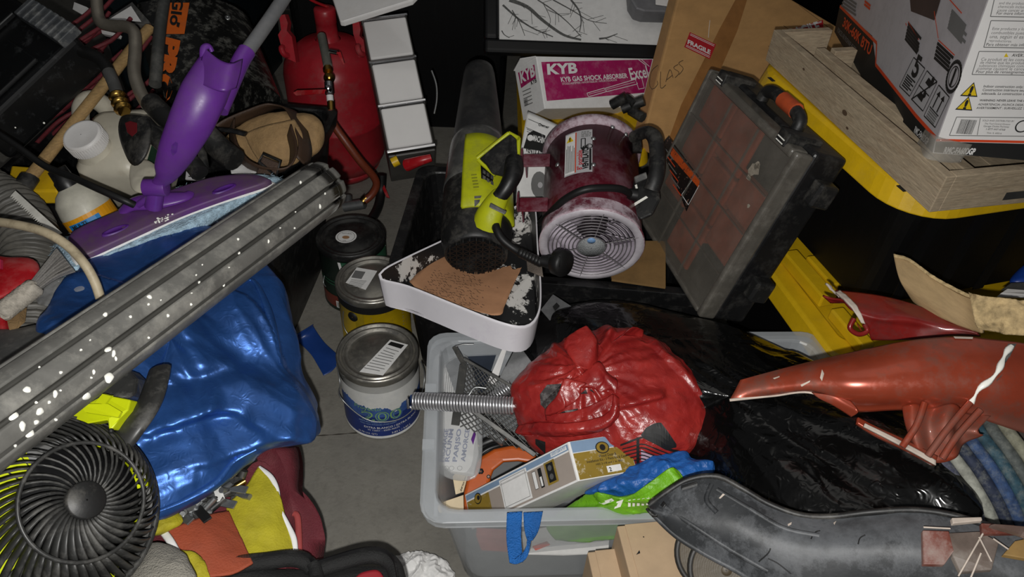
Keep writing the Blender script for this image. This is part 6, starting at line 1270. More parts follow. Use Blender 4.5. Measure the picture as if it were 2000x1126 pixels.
mb = MB(JUG); mb.tube(PL((160, 245, 1.47), (158, 212, 1.50), (172, 194, 1.52), (195, 200, 1.53), (222, 222, 1.53), (238, 232, 1.52), (246, 270, 1.50)), lambda q: .015 + .008 * q, 14, 36); mb.build('jug_handle', t)
GLB = mat('dark_green_label', '24402f', .5); pr = Print(bc_ + jx * .0625 - ja * .13, jy, ja); 
MB(GLB).para(bc_ + jx * .0625 - ja * .175 - jy * .05, jy * .10, ja * .09, jx * .0006).build('side_label', t)
# bottle with yellow label
ba_ = P(126, 352, 1.29); bx = (P(126, 352, 1.29) - P(170, 432, 1.30)).normalized(); bx = (bx + V((0, -.25, .25))).normalized()
t = thing('glue_bottle', 'white bottle with black cap and yellow and blue label', 'bottle', ba_ - bx * .16)
MB(mat('off_white_bottle', 'b9b6a8', .4, dust=.3)).lathe(ba_, -bx, [(.014, .005), (.018, .012), (.030, .02), (.0395, .035), (.043, .055), (.043, .16), (.001, .16)], 36).build('bottle_body', t)
MB(BLK).lathe(ba_ - bx * .012, bx, [(.019, 0), (.019, .012), (.0165, .016), (.0155, .034), (.001, .035)], 28).build('cap', t)
bf = (CAM - ba_); bf = (bf - bx * bf.dot(bx)).normalized(); bs = bx.cross(bf)
wpb = lambda u, v, l: ba_ - bx * (.06 - v) + bf * ((.0434 + l) * math.cos(u / .0434)) + bs * ((.0434 + l) * math.sin(u / .0434))
YLB = mat('amber_label', 'cf8f12', .45, var=.08); BLB = mat('cyan_label', '1c72ae', .45)
pr = Print((0, 0, 0), (1, 0, 0), (0, 1, 0), wpb); pr.rect(-.066, -.09, .066, .0, YLB, 1); pr.rect(-.045, -.034, .014, -.008, BLB, 2); pr.rect(-.05, -.08, .03, -.036, INK, 2); pr.text('MULTI', -.038, -.017, .007, INK, 3, bold=.03); pr.text('ADHESIVE', -.042, -.027, .0075, INK, 3, bold=.03); pr.text('SUPER GRAB', -.04, -.0335, .004, INK, 3, bold=.01); pr.build('bottle_label', t)

# spray gun with chrome lance
t = thing('spray_gun', 'black trigger gun with red badge, brass coupling and bent chrome lance', 'spray gun', P(265, 280, 1.34))
mb = MB(BLKD); g_ = cr(PL((232, 240, 1.36), (240, 226, 1.36), (262, 224, 1.35), (290, 232, 1.34), (296, 262, 1.32), (288, 300, 1.31), (270, 322, 1.31), (254, 318, 1.32), (240, 290, 1.34), (232, 262, 1.35)), 40, True); gc_ = sum(g_, V()) / 40; gv = (CAM - gc_).normalized()
mb.loft([[gc_ + (p - gc_) * k + gv * z for p in g_] for k, z in ((.7, -.02), (1, -.012), (1, .012), (.85, .02), (.3, .023), (.01, .023))]); mb.build('gun_body', t)
MB(mat('dark_red_badge', '5d151a', .4)).slab(PL((244, 240, 1.325), (254, 236, 1.325), (268, 240, 1.32), (268, 258, 1.315), (258, 267, 1.315), (248, 258, 1.32)), gv * .006).build('red_badge', t, .001)
mb = MB(BLKD); mb.tube(PL((280, 240, 1.34), (300, 262, 1.33), (330, 290, 1.31), (370, 315, 1.31), (390, 338, 1.30)), .016, 12, 20); mb.tube(PL((295, 200, 1.37), (320, 225, 1.35), (345, 245, 1.34)), .019, 14, 12); mb.tube(PL((395, 255, 1.36), (430, 290, 1.36), (458, 312, 1.35)), .022, 14, 10); mb.split('barrel_grip', t)
mb = MB(BLKD); mb.tube(PL((285, 250, 1.33), (305, 255, 1.33), (325, 262, 1.33)), .010, 10); mb.tube(PL((400, 330, 1.32), (395, 300, 1.33), (388, 285, 1.34)), .008, 8); mb.split('trigger', t)
LNC = mat('worn_chrome', 'aaa294', .38, .75, var=.15)
MB(LNC).tube(PL((188, -20, 1.55), (190, 20, 1.53), (196, 42, 1.52), (215, 50, 1.51), (245, 52, 1.49), (262, 64, 1.47), (264, 100, 1.45), (262, 140, 1.42), (272, 175, 1.40), (288, 205, 1.38)), .0118, 14, 70).build('chrome_lance', t)
MB(BRS).tube(PL((228, 185, 1.39), (236, 205, 1.38), (243, 218, 1.37)), lambda q: .013 + .003 * math.sin(q * 18), 12, 18).build('brass_coupling', t)
MB(GRYP).tube(PL((212, 140, 1.42), (222, 162, 1.41), (230, 186, 1.395)), .0115, 14, 8).build('hose_ferrule', t)
MB(RUB).tube(PL((160, 100, 1.46), (190, 112, 1.44), (206, 128, 1.43), (214, 146, 1.42)), .012, 12, 14).build('hose', t)
# tool belt
t = thing('tool_belt', 'tan suede tool belt with brown leather strap and pouches in the black tote', 'tool belt', P(540, 275, 1.5))
tb_ = P(540, 270, 1.56)
for q, s_ in ((((430, 285), (470, 245), (520, 225), (570, 222), (585, 260), (590, 300), (560, 325), (500, 318), (450, 300)), 3), (((560, 240), (590, 222), (622, 235), (632, 262), (624, 292), (600, 310), (570, 300)), 5)):
    mb = MB(TAN); mb.pillow([P(x, y, 1.56) for x, y in q], .03, .04, 70, 16, .006, 16, s_); mb.build('suede_pouch', t)
mb = MB(TAN); mb.sheet([PL((478, 262, 1.50), (510, 248, 1.49), (545, 240, 1.49), (575, 232, 1.50)), PL((490, 290, 1.49), (520, 285, 1.475), (555, 275, 1.475), (590, 262, 1.49)), PL((510, 320, 1.49), (540, 318, 1.48), (570, 312, 1.48), (592, 300, 1.49))], 30, 18, .003, .003, 20, 8); mb.build('suede_flap', t)
def strap(pts, wd, name, m=LEA, side=None, k=50):
    q = cr(PL(*pts), k); rows = [[], []]
    for i in range(k):
        d = (q[min(i + 1, k - 1)] - q[max(i - 1, 0)]).normalized(); n_ = (side or V((.1, -.5, .85))); n_ = (n_ - d * n_.dot(d)).normalized(); rows[0].append(q[i] - n_ * wd / 2); rows[1].append(q[i] + n_ * wd / 2)
    mb = MB(m); mb.sheet(rows, k, 4, .003); mb.build(name, t)
strap([(418, 262, 1.52), (445, 242, 1.53), (490, 222, 1.55), (535, 208, 1.57), (565, 212, 1.56), (582, 235, 1.53), (592, 262, 1.50), (597, 290, 1.48), (592, 318, 1.46)], .038, 'leather_strap', side=V((-.3, -.6, .5)))
strap([(452, 240, 1.50), (452, 268, 1.48), (462, 298, 1.45), (485, 322, 1.42), (520, 334, 1.41), (556, 332, 1.41), (572, 315, 1.42), (574, 285, 1.45), (566, 255, 1.47)], .034, 'leather_strap', side=V((.5, -.5, .6)))
MB(BLK).tube(PL((506, 316, 1.405), (514, 300, 1.41), (548, 315, 1.40), (540, 344, 1.395)), .003, 8, None, closed=True).build('buckle', t)
mb = MB(mat('brown_webbing', '46362c', .8, bump=.6, bs=300)); mb.sheet([PL((512, 305, 1.408), (544, 318, 1.40)), PL((500, 340, 1.402), (536, 346, 1.395))], 12, 10, .003); mb.build('webbing_keeper', t)
MB(BLK).tube(PL((418, 252, 1.47), (450, 255, 1.46), (480, 262, 1.455)), .007, 8, 10, flat=.5).build('snap_clip', t)
# black cylinder grip, stickered box next to the mop
mb = MB(PAPG); mb.slab(PL((365, 322, 1.42), (400, 325, 1.42), (398, 352, 1.40), (362, 350, 1.40)), V((0, .003, -.004))); o = lone(mb, 'paper_label', 'small grey printed label behind the purple mop body', 'label'); mb = MB(INK)
for k in range(5): mb.slab(PL((368, 327 + 4 * k, 1.4195 - .0032 * k), (394, 329 + 4 * k, 1.4195 - .0032 * k), (394, 331 + 4 * k, 1.418 - .0032 * k), (368, 329 + 4 * k, 1.418 - .0032 * k)), (CAM - P(380, 335, 1.4)).normalized() * .002)
mb.build('label_print', o)
mb = MB(JUG); mb.pillow(PL((256, 322, 1.42), (280, 312, 1.42), (305, 325, 1.41), (312, 352, 1.39), (285, 376, 1.37), (258, 366, 1.38)), .015, .03, 40, 12, .003, 30, 3); lone(mb, 'plastic_tub', 'dull white plastic tub between the jug and the purple mop', 'tub')
mb = MB(PAP); mb.sheet([PL((448, 322, 1.44), (470, 315, 1.45), (500, 335, 1.43)), PL((452, 340, 1.41), (475, 342, 1.41), (505, 345, 1.41))], 16, 10, .001, .003, 40, 2); lone(mb, 'white_wrapper', 'white wrapper peeping out between tool belt and mop plate', 'wrapper')
# black power cord
mb = MB(RUB); mb.tube(PL((-20, 250, 1.25), (40, 290, 1.24), (90, 325, 1.235), (140, 345, 1.22), (190, 368, 1.20), (240, 390, 1.20), (262, 400, 1.21)), .0058, 8, 50); lone(mb, 'power_cord', 'black cable running past the bottle towards the mop', 'cord')
# black tool case at top left
kx_ = P(196, 100, 1.42) - P(66, 18, 1.52); kx_.normalize(); ky_ = P(120, 285, 1.33) - P(190, 105, 1.42); ky_ = (ky_ - kx_ * ky_.dot(kx_)).normalized(); kz_ = kx_.cross(ky_); kz_ = kz_ if kz_.dot(CAM - P(100, 150, 1.45)) > 0 else -kz_
kO_ = P(66, 18, 1.50); t = thing('tool_case', 'scuffed black plastic tool case with grey ribbed edge at the top left', 'tool case', P(80, 290, 1.4))
KD1 = mat('scuffed_black_case', '101112', .4, dust=.3, dc='56595b', ds=13, dlo=.56, dhi=.72)
MB(KD1).para(kO_ - kx_ * .15, kx_ * .31, ky_ * .26, kz_ * -.09).build('case_body', t, .01, 3)
RIB = mat('ribbed_grey', '4a4d50', .5, dust=.6, dc='8b8b88', ds=18)
mb = MB(RIB); mb.para(kO_ - kx_ * .0 - ky_ * .012 + kz_ * .0, kx_ * .165, ky_ * .045, kz_ * .02)
for k in range(7): mb.para(kO_ + kx_ * (.004 + k * .023) - ky_ * .012, kx_ * .012, ky_ * .045, kz_ * .024)
mb.build('ribbed_edge', t, .002)
mb = MB(RIB); mb.para(kO_ - kx_ * .15 + ky_ * .24, kx_ * .31, ky_ * .03, kz_ * .012); mb.build('lower_edge', t, .003)
MB(KD1).para(kO_ + kx_ * .03 + ky_ * .08, kx_ * .11, ky_ * .11, kz_ * .010).build('raised_panel', t, .004, 3)
MB(KD1).para(kO_ - kx_ * .04 + ky_ * .03, kx_ * .02, ky_ * .2, kz_ * .012).build('ridge', t, .003)
MB(PAINT).ball(P(86, 240, 1.335), .002, 8).ball(P(30, 249, 1.36), .0016, 8).split('paint_spot', t)
# wooden handles
t = thing('axe', 'pale wooden handle with dark steel collar leaning beside the black case', 'hand tool', P(50, 360, 1.35))
MB(ASH).tube(PL((56, 350, 1.34), (120, 270, 1.42), (200, 170, 1.50), (262, 90, 1.58), (292, 55, 1.62)), .0125, 14, 20, flat=.8).build('wooden_handle', t); MB(BLKD).tube(PL((36, 378, 1.32), (58, 346, 1.34)), .018, 12, flat=.8).build('steel_collar', t)
# saw
t = thing('hand_saw', 'white painted saw blade with coarse teeth beside the corrugated hose', 'saw', P(60, 420, 1.25)); sp = [(30, 372), (122, 455), (100, 462)]
L_ = 26
for k in range(L_): 
    f = 1 - k / L_; sp += [(16 + 84 * f, 382 + 80 * f), (16 + 84 * f + 3.5, 382 + 80 * f - 5.5)]
q = [P(x, y, 1.175 - .0006 * (y - 370)) for x, y in sp]; MB(mat('white_saw_blade', 'c9c7bf', .4, dust=.4, dc='8a8478')).slab(q, (CAM - q[0]).normalized() * -.0015).build('saw_blade', t)
# red cords
RC = mat('dusty_red_cord', '6a2028', .7, var=.3, vs=40, dust=.4, dc='4b3a3a', ds=30); t = thing('red_net', 'tangle of dusty red cords behind the chrome lance', 'cord', P(220, 160, 1.62)); random.seed(11)
for k in range(22):
    x, y = random.uniform(130, 240), random.uniform(30, 230); d_ = 1.63 + random.random() * .08; MB(RC).tube(PL((x - 70 + random.uniform(-10, 10), y + 60, d_), (x - 20, y + 18 + random.uniform(-8, 8), d_ - .02), (x + 25, y - 12, d_), (x + 60, y - 45 + random.uniform(-15, 15), d_ + .03)), .0048, 6, 12).build('cord_strand', t)
# heater with orange badge
gO = P(318, 172, 1.66); gx = (P(560, 150, 1.78) - gO).normalized(); gy = (P(345, -10, 1.84) - gO); gy = (gy - gx * gy.dot(gx)).normalized(); gz = gx.cross(gy); gz = gz if gz.dot(CAM - gO) > 0 else -gz
t = thing('torpedo_heater', 'dirty black heater body with orange badge lettered Glo and PRO', 'heater', gO)
HBK = mat('grimy_black_paint', '131312', .32, dust=.85, dc='6a6963', ds=5, dlo=.50, dhi=.66, stretch=(3, 3, 1))
mb = MB(HBK); gw, gh = .27, .30; sec = [(0, -.14), (0, -.01), (.012, 0), (.085, .012), (.16, .006), (.22, -.02), (.26, -.06), (.27, -.12)]
pts = cr([V((a, b, 0)) for a, b in sec], 30); mb.loft([[gO + gx * p.x + gz * p.y + gy * h_ for p in pts] + [gO + gx * .2 + gz * -.16 + gy * h_, gO + gz * -.16 + gy * h_] for h_ in (0, .004, .1, .2, gh)]); hbody = mb.build('heater_body', t); htr = bvh(hbody)
OB = mat('orange_badge', 'd5641c', .4, var=.05, dust=.25, dc='6d4a30')
dsub(htr, 0, 1, lambda x: 0, lambda x: 1, OB, 'x', 1) if False else None
pr = Print(gO + gz * .012, gx, gy); bq_ = lambda s, r: (333 + (371 - 333) * s - 22 * r, -4 + 76 * r + 8 * s * r)
def hp3(x, y, o=.0012): h = hit(htr, x, y, o); return h[0] if h else None
def hpoly(polys, m, name, off=.0012):
    mb = MB(m)
    for p in polys:
        q = [hp3(x, y, off) for x, y in p]
        if all(v is not None for v in q): mb.add(q, [tuple(range(len(q)))])
    if mb.v: mb.build(name, t)
hpoly([[(331 - 1.35 * y / 10, y) , (371 - 1.6 * y / 10, y), (371 - 1.6 * (y + 13) / 10, y + 13), (331 - 1.35 * (y + 13) / 10, y + 13)] for y in range(-6, 66, 12)], OB, 'orange_badge')
def htext(s, x, y, x2, y2, hgt, m, off, bold=.03, shear=0):      # baseline from (x, y) to (x2, y2), letters rising to the right of travel
    vs, fs, W = text_geo(s, bold); d = V((x2 - x, y2 - y)); n_ = V((d.y, -d.x)).normalized(); mb = MB(m); o_ = []
    for a, b in vs:
        q = V((x, y)) + d * (a / W) + n_ * (b / .7 * hgt) + d.normalized() * (b * shear * hgt); o_.append(hp3(q.x, q.y, off))
    for f in fs:
        if all(o_[i] is not None for i in f): mb.add([o_[i] for i in f], [tuple(range(len(f)))])
    if mb.v: mb.build('badge_lettering', t)
htext('Glo', 339, -6, 332, 50, 20, INK, .0020, .03); hpoly([[(346, 44), (352, 46), (350, 55), (345, 53)]], INK, 'flame_mark', .002)
htext('PRO', 322, 72, 300, 196, 30, OB, .0014, .06, .12)
mb = MB(STL); h = hp3(444, 35, .001)
if h is not None: mb.lathe(h - gz * .002, gz, [(.008, 0), (.008, .003), (.003, .004), (.003, .002), (.001, .002)], 14); mb.build('bolt', t)
# grey bars, white boxes
mb = MB(mat('grey_steel_bar', '4d4e4c', .5, .4, dust=.4)); mb.tube(PL((322, -10, 1.62), (312, 60, 1.58), (303, 165, 1.52)), .0125, 12, 10); lone(mb, 'steel_bar', 'grey steel bar standing beside the orange badge', 'bar')
mb = MB(GRYP); mb.slab(PL((204, 40, 1.70), (258, 4, 1.74), (292, 42, 1.70), (290, 52, 1.69), (270, 48, 1.69)), V((0, .01, -.02))); mb.add([p + V((0, -.003, .004)) for p in PL((215, 40, 1.695), (258, 14, 1.725), (278, 45, 1.695))], [(0, 1, 2)], PAP); lone(mb, 'white_carton', 'grey-edged white carton corner behind the chrome lance', 'box')
mb = MB(PAP); mb.slab(PL((196, 58, 1.72), (232, 66, 1.70), (230, 72, 1.70), (200, 66, 1.72)), V((0, .01, -.01))); mb.slab(PL((145, 4, 1.75), (170, 14, 1.73), (160, 28, 1.72), (142, 18, 1.74)), V((0, .01, -.01))); lone(mb, 'white_scrap', 'white scraps among the red cords', 'scrap')
# yellow lid under the bottle
mb = MB(YEL); mb.slab(PL((22, 322, 1.42), (120, 330, 1.40), (112, 372, 1.36), (60, 372, 1.36), (18, 340, 1.40)), V((0, 0, -.03))); lone(mb, 'tote_cover', 'corner of a yellow lid below the white jug', 'lid', .004)
# corrugated hose
t = thing('corrugated_hose', 'grey corrugated vacuum hose behind the cream cable', 'hose', P(50, 480, 1.2)); CH = mat('grey_corrugated_plastic', '55534e', .5, dust=.5, dc='77736b')
n = 420; MB(CH).tube(cr(PL((-70, 350, 1.36), (-10, 385, 1.32), (40, 425, 1.29), (62, 480, 1.26), (58, 540, 1.23), (60, 600, 1.19), (62, 660, 1.14), (40, 730, 1.08)), n), lambda q: .042 + .0045 * (1 if math.sin(q * 2 * PI * 34) > 0 else -1) * min(1, abs(math.sin(q * 2 * PI * 34)) * 2), 20, flat=1).build('hose_body', t)
# cream cable
mb = MB(mat('cream_rubber', 'a99c82', .55, var=.15, dust=.5, dc='5b4c38', ds=22)); mb.tube(PL((-30, 430, 1.02), (30, 438, 1.0), (85, 452, .99), (130, 478, .985), (165, 515, .98), (185, 550, .985), (196, 582, .99)), .0062, 12, 50); lone(mb, 'cream_cable', 'thick cream cable arching over the corrugated hose', 'cable')
# red tool body
t = thing('red_power_tool', 'red power tool body at the left edge under the cream cable', 'power tool', P(20, 580, 1.08)); mb = MB(REDP); mb.pillow(PL((-40, 505, 1.12), (20, 502, 1.12), (60, 504, 1.12), (77, 520, 1.11), (70, 545, 1.09), (40, 566, 1.07), (0, 585, 1.05), (-40, 600, 1.04)), .03, .05, 40, 12, pw=.35); mb.build('tool_housing', t); MB(REDP).slab(PL((-10, 590, 1.05), (4, 592, 1.05), (8, 646, 1.02), (-10, 652, 1.02)), V((0, .02, -.02))).build('tool_grip', t, .003)
MB(mat('pink_button', 'b02848', .4)).slab(PL((-6, 506, 1.085), (6, 508, 1.085), (6, 526, 1.075), (-6, 526, 1.075)), V((0, -.003, .004))).build('button', t)
# rope brush
t = thing('rope_brush', 'grey bristle brush with white twisted rope binding', 'brush', P(80, 580, 1.05)); ROP = mat('dirty_white_rope', 'a39c90', .85, var=.25, vs=50, bump=.4, bs=200)
ra, rb_ = P(4, 610, 1.02), P(66, 562, 1.05)
for s_ in range(3):
    pts = []
    d = (rb_ - ra); u_, v_ = perp(d)
    for i in range(50): a = i * .62 + s_ * 2.09; pts.append(ra + d * (i / 49) + (u_ * math.cos(a) + v_ * math.sin(a)) * .0075)
    MB(ROP).tube(pts, .0072, 7).build('rope_strand', t)
mb = MB(mat('grey_bristle', '6d6a66', .8, var=.3, stretch=(20, 20, 60)))
for k in range(60):
    a = random.uniform(-1, 1); b = random.random(); mb.tube([P(64 + 6 * a, 562 + 8 * a, 1.05 + .01 * b), P(98 + 10 * a, 530 + 14 * a, 1.06 + .02 * b), P(128 + 18 * a, 508 + 22 * a, 1.08 + .02 * b)], .0022, 4, 6)
mb.build('bristle', t, kind='stuff')
mb = MB(BAGC); mb.pillow(PL((76, 585, 1.08), (98, 550, 1.11), (140, 540, 1.12), (176, 536, 1.12), (170, 560, 1.09), (150, 578, 1.07), (110, 596, 1.05)), .018, .03, 60, 16, .006, 22, 9); lone(mb, 'clear_bag', 'crumpled clear plastic bag beside the blue satin bag', 'plastic bag')
mb = MB(GRYP); mb.pillow(PL((-30, 650, 1.02), (30, 642, 1.02), (70, 634, 1.02), (92, 645, 1.0), (80, 672, .97), (30, 712, .93), (-30, 735, .91)), .02, .06, 40, 12, pw=.4); lone(mb, 'grey_cover', 'dark grey plastic cover peeping out above the pipe', 'cover')
mb = MB(TAN); mb.slab(PL((12, 618, 1.04), (40, 600, 1.06), (36, 628, 1.03), (18, 644, 1.01)), V((0, .01, -.01))); lone(mb, 'brown_scrap', 'brown scrap between rope brush and grey cover', 'scrap')

# round fan with neon details
t = thing('jobsite_fan', 'black round fan with curved vanes and neon yellow inside', 'fan', P(120, 1000, .9))
f0 = P(168, 976, .79); ff = ((CAM - f0).normalized() + rt * .62 + up * .28).normalized(); ffx = (rt - ff * rt.dot(ff)).normalized(); ffy = ff.cross(ffx); FV = mat('charcoal_fan_plastic', '2c2c2b', .42, dust=.55, dc='6d6b66', ds=12, dlo=.48, dhi=.72)
rr1, rr2, rh = .0625, .104, .0205; deep = .062
pol = lambda r_, a, z: f0 + (ffx * math.cos(a) + ffy * math.sin(a)) * r_ + ff * z
MB(BLK).lathe(f0, ff, [(.001, -.016), (rr1 - .001, -.016), (rr1 - .001, -.02), (.001, -.02)], 48, x=ffx).build('motor_plate', t)
MB(BLKD).lathe(f0, ff, [(.001, .003), (rh - .002, .003), (rh, .001), (rh, -.006)], 32, x=ffx).build('hub_cap', t)
def ringt(r_, z, w_, nm): MB(FV).tube([pol(r_, 2 * PI * i / 72, z) for i in range(72)], w_, 6, closed=True).build(nm, t)
ringt(rr1, -.004, .0024, 'grille_ring'); ringt(rr2, -deep, .004, 'outer_ring')
base = None
for k in range(38):        # front vanes, curved
    a0 = 2 * PI * k / 38; pts = [pol(rh - .001 + (rr1 - rh) * s_, a0 + .42 * s_, -.002 + .004 * math.sin(PI * s_) * 1.0 - .003 * s_) for s_ in np.linspace(0, 1, 7)]
    mb = MB(FV); rows = [[p + ff * .0012 for p in pts], [p - ff * .010 + (p - f0).normalized().cross(ff) * .004 for p in pts]]; mb.sheet(rows, 7, 3, .0022); mb.build('grille_vane', t)
for k in range(52):        # side vanes
    a0 = 2 * PI * k / 52; pts = [pol(rr1 + (rr2 - rr1) * s_, a0 + .38 * s_, -.004 - (deep - .004) * (s_ ** 1.6)) for s_ in np.linspace(0, 1, 7)]
    mb = MB(FV); rows = [[p + ff * .001 for p in pts], [p - ff * .010 + (p - f0).normalized().cross(ff) * .004 for p in pts]]; mb.sheet(rows, 7, 3, .0022); mb.build('side_vane', t)
MB(FV).lathe(f0 - ff * deep, ff, [(.001, -.05), (rr2 - .004, -.05), (rr2, -.045), (rr2 + .002, -.004), (rr2 - .002, .0), (rr2 - .004, -.03), (.001, -.034)], 60, x=ffx).build('housing', t)
for k in range(5):
    a = 2 * PI * k / 5 + .5; mb = MB(FV if k % 2 else NEO); mb.sheet([[pol(.02, a, -.045), pol(rr2 - .012, a, -.045)], [pol(.02, a + .9, -.062), pol(rr2 - .012, a + .9, -.068)]], 8, 6, .002); mb.build('fan_blade', t)
mb = MB(NEO); mb.lathe(f0 - ff * .060, ff, [(rr2 - .05, 0), (rr2 - .01, 0)], 14, x=ffx, a0=2.2, a1=4.6); mb.build('neon_inner', t)
for k in range(9): a = 2.2 + .27 * k; MB(FV).para(pol(rr2 - .052, a, -.0595), pol(rr2 - .008, a, -.0595) - pol(rr2 - .052, a, -.0595), ffx.cross(ff) * .002 + ffx * .002, ff * .002).build('inner_rib', t)
# yoke: black curved arm and neon bracket of the fan
mb = MB(FV); mb.tube(PL((215, 890, .88), (255, 840, .88), (290, 790, .90), (306, 745, .93), (312, 722, .95)), lambda q: .020 - .005 * q, 12, 26, flat=.5); mb.build('carry_handle', t)
mb = MB(FV); mb.slab(PL((175, 770, .90), (215, 722, .93), (250, 722, .93), (266, 738, .925), (262, 772, .91), (210, 790, .90)), V((0, .02, -.03))); mb.build('yoke_cap', t, .006, 3)
mb = MB(NEO); mb.slab(PL((150, 800, .875), (202, 770, .885), (255, 780, .885), (250, 800, .875), (232, 818, .865), (218, 838, .86), (212, 838, .86), (210, 820, .86), (120, 835, .86)), V((0, .012, -.018))); mb.build('neon_bracket', t, .003)
mb = MB(NEO); mb.slab(PL((160, 790, .872), (215, 790, .868), (240, 805, .862), (234, 816, .86), (170, 806, .865)), V((0, -.002, .004))); mb.slab(PL((190, 785, .87), (205, 768, .88), (222, 772, .88), (210, 788, .87)), V((0, -.004, .004))); mb.split('neon_rib', t)
MB(INK).ball(P(217, 841, .857), .0032, 8).build('screw_hole', t)

# patchwork tool bag
t = thing('patchwork_bag', 'open maroon, orange and yellow fabric bag with white piping full of metal bits', 'bag', P(440, 1030, 1.1)); MRF = mat('maroon_fabric', '5d1a24', .8, var=.15, bump=.4, bs=400, dust=.3, dc='7a4a4c'); YLF = mat('yellow_fabric', 'a89e1a', .75, var=.15, bump=.3, bs=350, dust=.35, dc='7d6a18', ds=6); ORF = mat('orange_fabric', '98452a', .75, var=.12, bump=.3, bs=350, dust=.3, dc='8a4a38', ds=6)
mb = MB(MRF); mb.sheet([PL((498, 872, 1.16), (520, 870, 1.15), (541, 878, 1.14)), PL((505, 905, 1.14), (535, 910, 1.135), (562, 925, 1.125)), PL((530, 960, 1.12), (550, 960, 1.115), (571, 980, 1.10)), PL((555, 1040, 1.09), (570, 1040, 1.085), (581, 1060, 1.07)), PL((560, 1110, 1.06), (575, 1110, 1.05), (584, 1120, 1.04))], 30, 40, .05, .002, 20, 4); mb.build('side_panel', t)
mb = MB(mat('pink_edge', '8f3a38', .7)); mb.tube(PL((574, 1002, 1.09), (581, 1010, 1.085), (584, 1060, 1.06), (583, 1092, 1.045)), .005, 8, 20, flat=.6); mb.build('edge_binding', t)
mb = MB(YLF); mb.sheet([PL((442, 985, 1.065), (462, 970, 1.07), (485, 945, 1.085), (505, 912, 1.105)), PL((450, 1020, 1.04), (480, 1000, 1.05), (510, 975, 1.065), (540, 955, 1.085)), PL((470, 1060, 1.02), (500, 1045, 1.03), (530, 1025, 1.045), (560, 1022, 1.06)), PL((492, 1110, .995), (520, 1105, 1.0), (555, 1095, 1.015), (576, 1088, 1.03))], 40, 40, .004, .004, 12, 6); mb.build('yellow_panel', t)
mb = MB(PAP); q = cr(PL((505, 913, 1.104), (528, 930, 1.095), (540, 955, 1.084), (544, 990, 1.07), (560, 1022, 1.058), (574, 1052, 1.045), (577, 1090, 1.03)), 30); mb.tube(q, .0042, 8, 40, flat=.6); mb.build('white_piping', t)
mb = MB(ORF); mb.sheet([PL((322, 1038, .99), (370, 1018, 1.01), (410, 1005, 1.03), (446, 998, 1.05)), PL((345, 1080, .97), (390, 1062, .985), (430, 1050, 1.0), (468, 1046, 1.02)), PL((380, 1128, .95), (420, 1125, .955), (455, 1120, .965), (494, 1100, .985))], 40, 30, .004, .003, 12, 8); mb.build('orange_panel', t)
mb = MB(PAP); mb.tube(PL((318, 1036, .985), (332, 1055, .97), (345, 1078, .96)), .005, 8, 16, flat=.5); mb.build('white_piping', t)
mb = MB(YLF); mb.pillow(PL((292, 1018, .98), (320, 1002, .99), (350, 1002, 1.0), (356, 1020, .99), (330, 1034, .98), (296, 1044, .965)), .012, .04, 40, 10, .004, 30, 3); mb.build('yellow_corner', t); mb = MB(YLF); mb.sheet([PL((352, 1074, .955), (372, 1078, .955), (392, 1092, .955)), PL((360, 1100, .945), (385, 1100, .945), (404, 1112, .945)), PL((366, 1135, .93), (390, 1135, .93), (416, 1140, .935))], 30, 20, .004, .004, 30, 5); mb.build('yellow_lower_panel', t)
mb = MB(MRF); mb.pillow(PL((300, 1030, 1.02), (400, 990, 1.06), (450, 960, 1.09), (500, 900, 1.13), (540, 930, 1.13), (560, 1050, 1.08), (540, 1140, 1.03), (380, 1160, .97), (320, 1100, .98)), .0, .10, 60, 12, pw=.4); mb.build('bag_body', t)
random.seed(21); t2 = thing('metal_fittings', 'small metal fittings showing in the open patchwork bag', 'metal fittings', P(440, 955, 1.07))
for k in range(26):
    f = random.random(); x = 352 + 150 * f + random.uniform(-8, 8); y = 1004 - 88 * f + random.uniform(-10, 22); d_ = 1.015 + .09 * f; p = P(x, y, d_); a = V((random.uniform(-1, 1), random.uniform(-1, 1), random.uniform(-.4, 1))).normalized() * random.uniform(.015, .035)
    m = random.choice((STL, STLD, BRS, BLKD, STL)); 
    if k % 3: MB(m).tube([p - a, p + a], random.uniform(.003, .006), 8).build('metal_rod', t2)
    else: u_, v_ = perp(a); MB(m).para(p - a, a * 2, u_ * .012, v_ * .003).build('metal_plate', t2, .0006)
# work glove
mb = MB(mat('grey_knit', '8d897f', .9, var=.15, bump=.8, bs=420)); mb.pillow(PL((262, 1140, .87), (270, 1095, .90), (285, 1066, .92), (310, 1058, .925), (345, 1070, .92), (366, 1090, .90), (376, 1140, .87)), .02, .04, 60, 14, .004, 16, 3); lone(mb, 'work_glove', 'grey knitted work glove below the yellow and orange bag', 'glove')
# black zip pouch
t = thing('zip_pouch', 'open black zip pouch with red lining at the bottom edge', 'pouch', P(620, 1120, 1.05)); FBR = mat('black_fabric', '121212', .8, bump=.4, bs=400, var=.3)
for pts in ([(395, 1140, .97), (430, 1116, .98), (470, 1102, .99), (520, 1096, 1.0), (570, 1090, 1.01), (598, 1098, 1.015), (612, 1112, 1.01)], [(620, 1112, 1.01), (650, 1102, 1.015), (690, 1090, 1.025), (725, 1084, 1.03), (752, 1090, 1.03), (770, 1108, 1.02), (778, 1140, 1.0)]):
    MB(FBR).tube(PL(*pts), .0115, 12, 50, flat=.8).build('padded_rim', t)
    q = cr(PL(*pts), 110); mb = MB(BLK)
    for i in range(109): d = (q[i + 1] - q[i]).normalized(); n_ = V((0, .5, .8)); n_ = (n_ - d * n_.dot(d)).normalized(); mb.para(q[i] + n_ * .0095, d * .0012, n_ * .0045, d.cross(n_) * .003)
    mb.build('zip_teeth', t, kind='stuff')
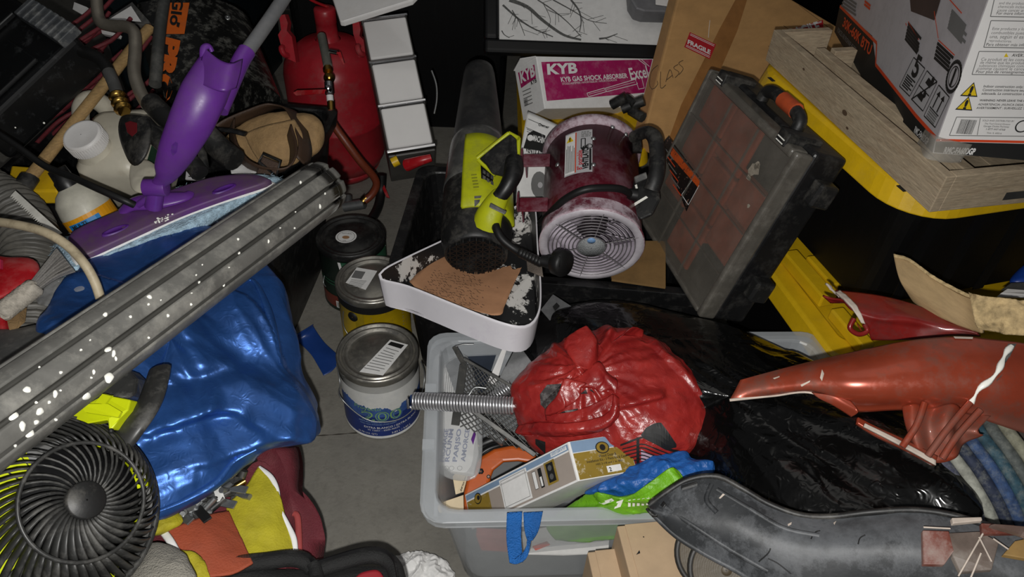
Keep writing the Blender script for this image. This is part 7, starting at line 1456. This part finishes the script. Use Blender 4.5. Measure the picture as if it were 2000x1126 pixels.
MB(FBR).tube(PL((612, 1100, 1.01), (617, 1112, 1.005), (618, 1130, .995)), .010, 10, 10).build('zip_end', t)
mb = MB(mat('red_lining', '8d1420', .7, var=.12)); mb.sheet([PL((690, 1132, 1.01), (705, 1118, 1.015), (735, 1112, 1.018), (748, 1122, 1.015)), PL((690, 1150, 1.0), (710, 1150, 1.0), (735, 1150, 1.0), (756, 1150, .995))], 14, 8, .003); mb.build('red_lining', t)
mb = MB(FBR); mb.pillow(PL((400, 1150, .98), (480, 1114, 1.0), (600, 1112, 1.02), (700, 1106, 1.03), (765, 1112, 1.03), (775, 1160, 1.0), (600, 1180, .98)), .004, .06, 50, 10, .002, 20); mb.build('pouch_body', t)

# ------------------------------------------------------------------ prints, stickers and trims sit on the part that carries them
CARRY = {'price_sticker': 'lid', 'round_sticker': 'lid', 'printed_label': 'can_body', 'handle_grip': 'carry_handle', 'dark_window': 'white_plate', 'hub_sticker': 'grille_hub', 'sticker_print': 'warning_sticker', 'badge_print': 'speed_badge',
         'rating_plate': 'handle_base', 'red_badge': 'gun_body', 'tag_print': 'card_tag', 'sticker': 'drum', 'button_recess': 'mop_body', 'side_label': 'jug_body', 'bottle_label': 'bottle_body', 'front_print': 'carton', 'end_print': 'carton',
         'long_face_print': 'carton', 'printed_marks': 'carton', 'left_print': 'carton', 'right_print': 'white_side', 'top_flap': 'carton', 'lid_slot': 'tote_lid', 'lid_rib': 'tote_lid', 'wood_knot': 'plank', 'white_print': 'green_cloth',
         'orange_badge': 'heater_body', 'badge_lettering': 'heater_body', 'flame_mark': 'heater_body', 'worn_sticker': 'clear_lid', 'branch_print': 'print_sheet', 'print': 'paper_stack', 'crack_filler': 'fender_panel', 'grey_patch': 'fender_panel',
         'scuff_mark': 'fender_panel', 'oval_recess': 'mop_plate', 'paint_spatter': 'pipe_wall', 'buckle': 'leather_strap', 'printed_figure': 'bag_body', 'printed_line': 'bag_body', 'pink_print': 'bag_body', 'latch_edge': 'latch', 'tear_mark': 'top_flap'}
base_ = lambda o: o.name.split('.')[0]
for o in list(COL.objects):
    p = o.parent
    if p is None or p.parent is not None: continue
    want = CARRY.get(base_(o))
    if want == 'top_flap': want = 'carton'
    if want:
        sib = [c for c in p.children if base_(c) == want and c is not o]
        if sib: o.parent = sib[0]
for o in COL.objects:                       # nothing deeper than thing > part > sub-part
    p = o.parent
    if p is not None and p.parent is not None and p.parent.parent is not None: o.parent = p.parent
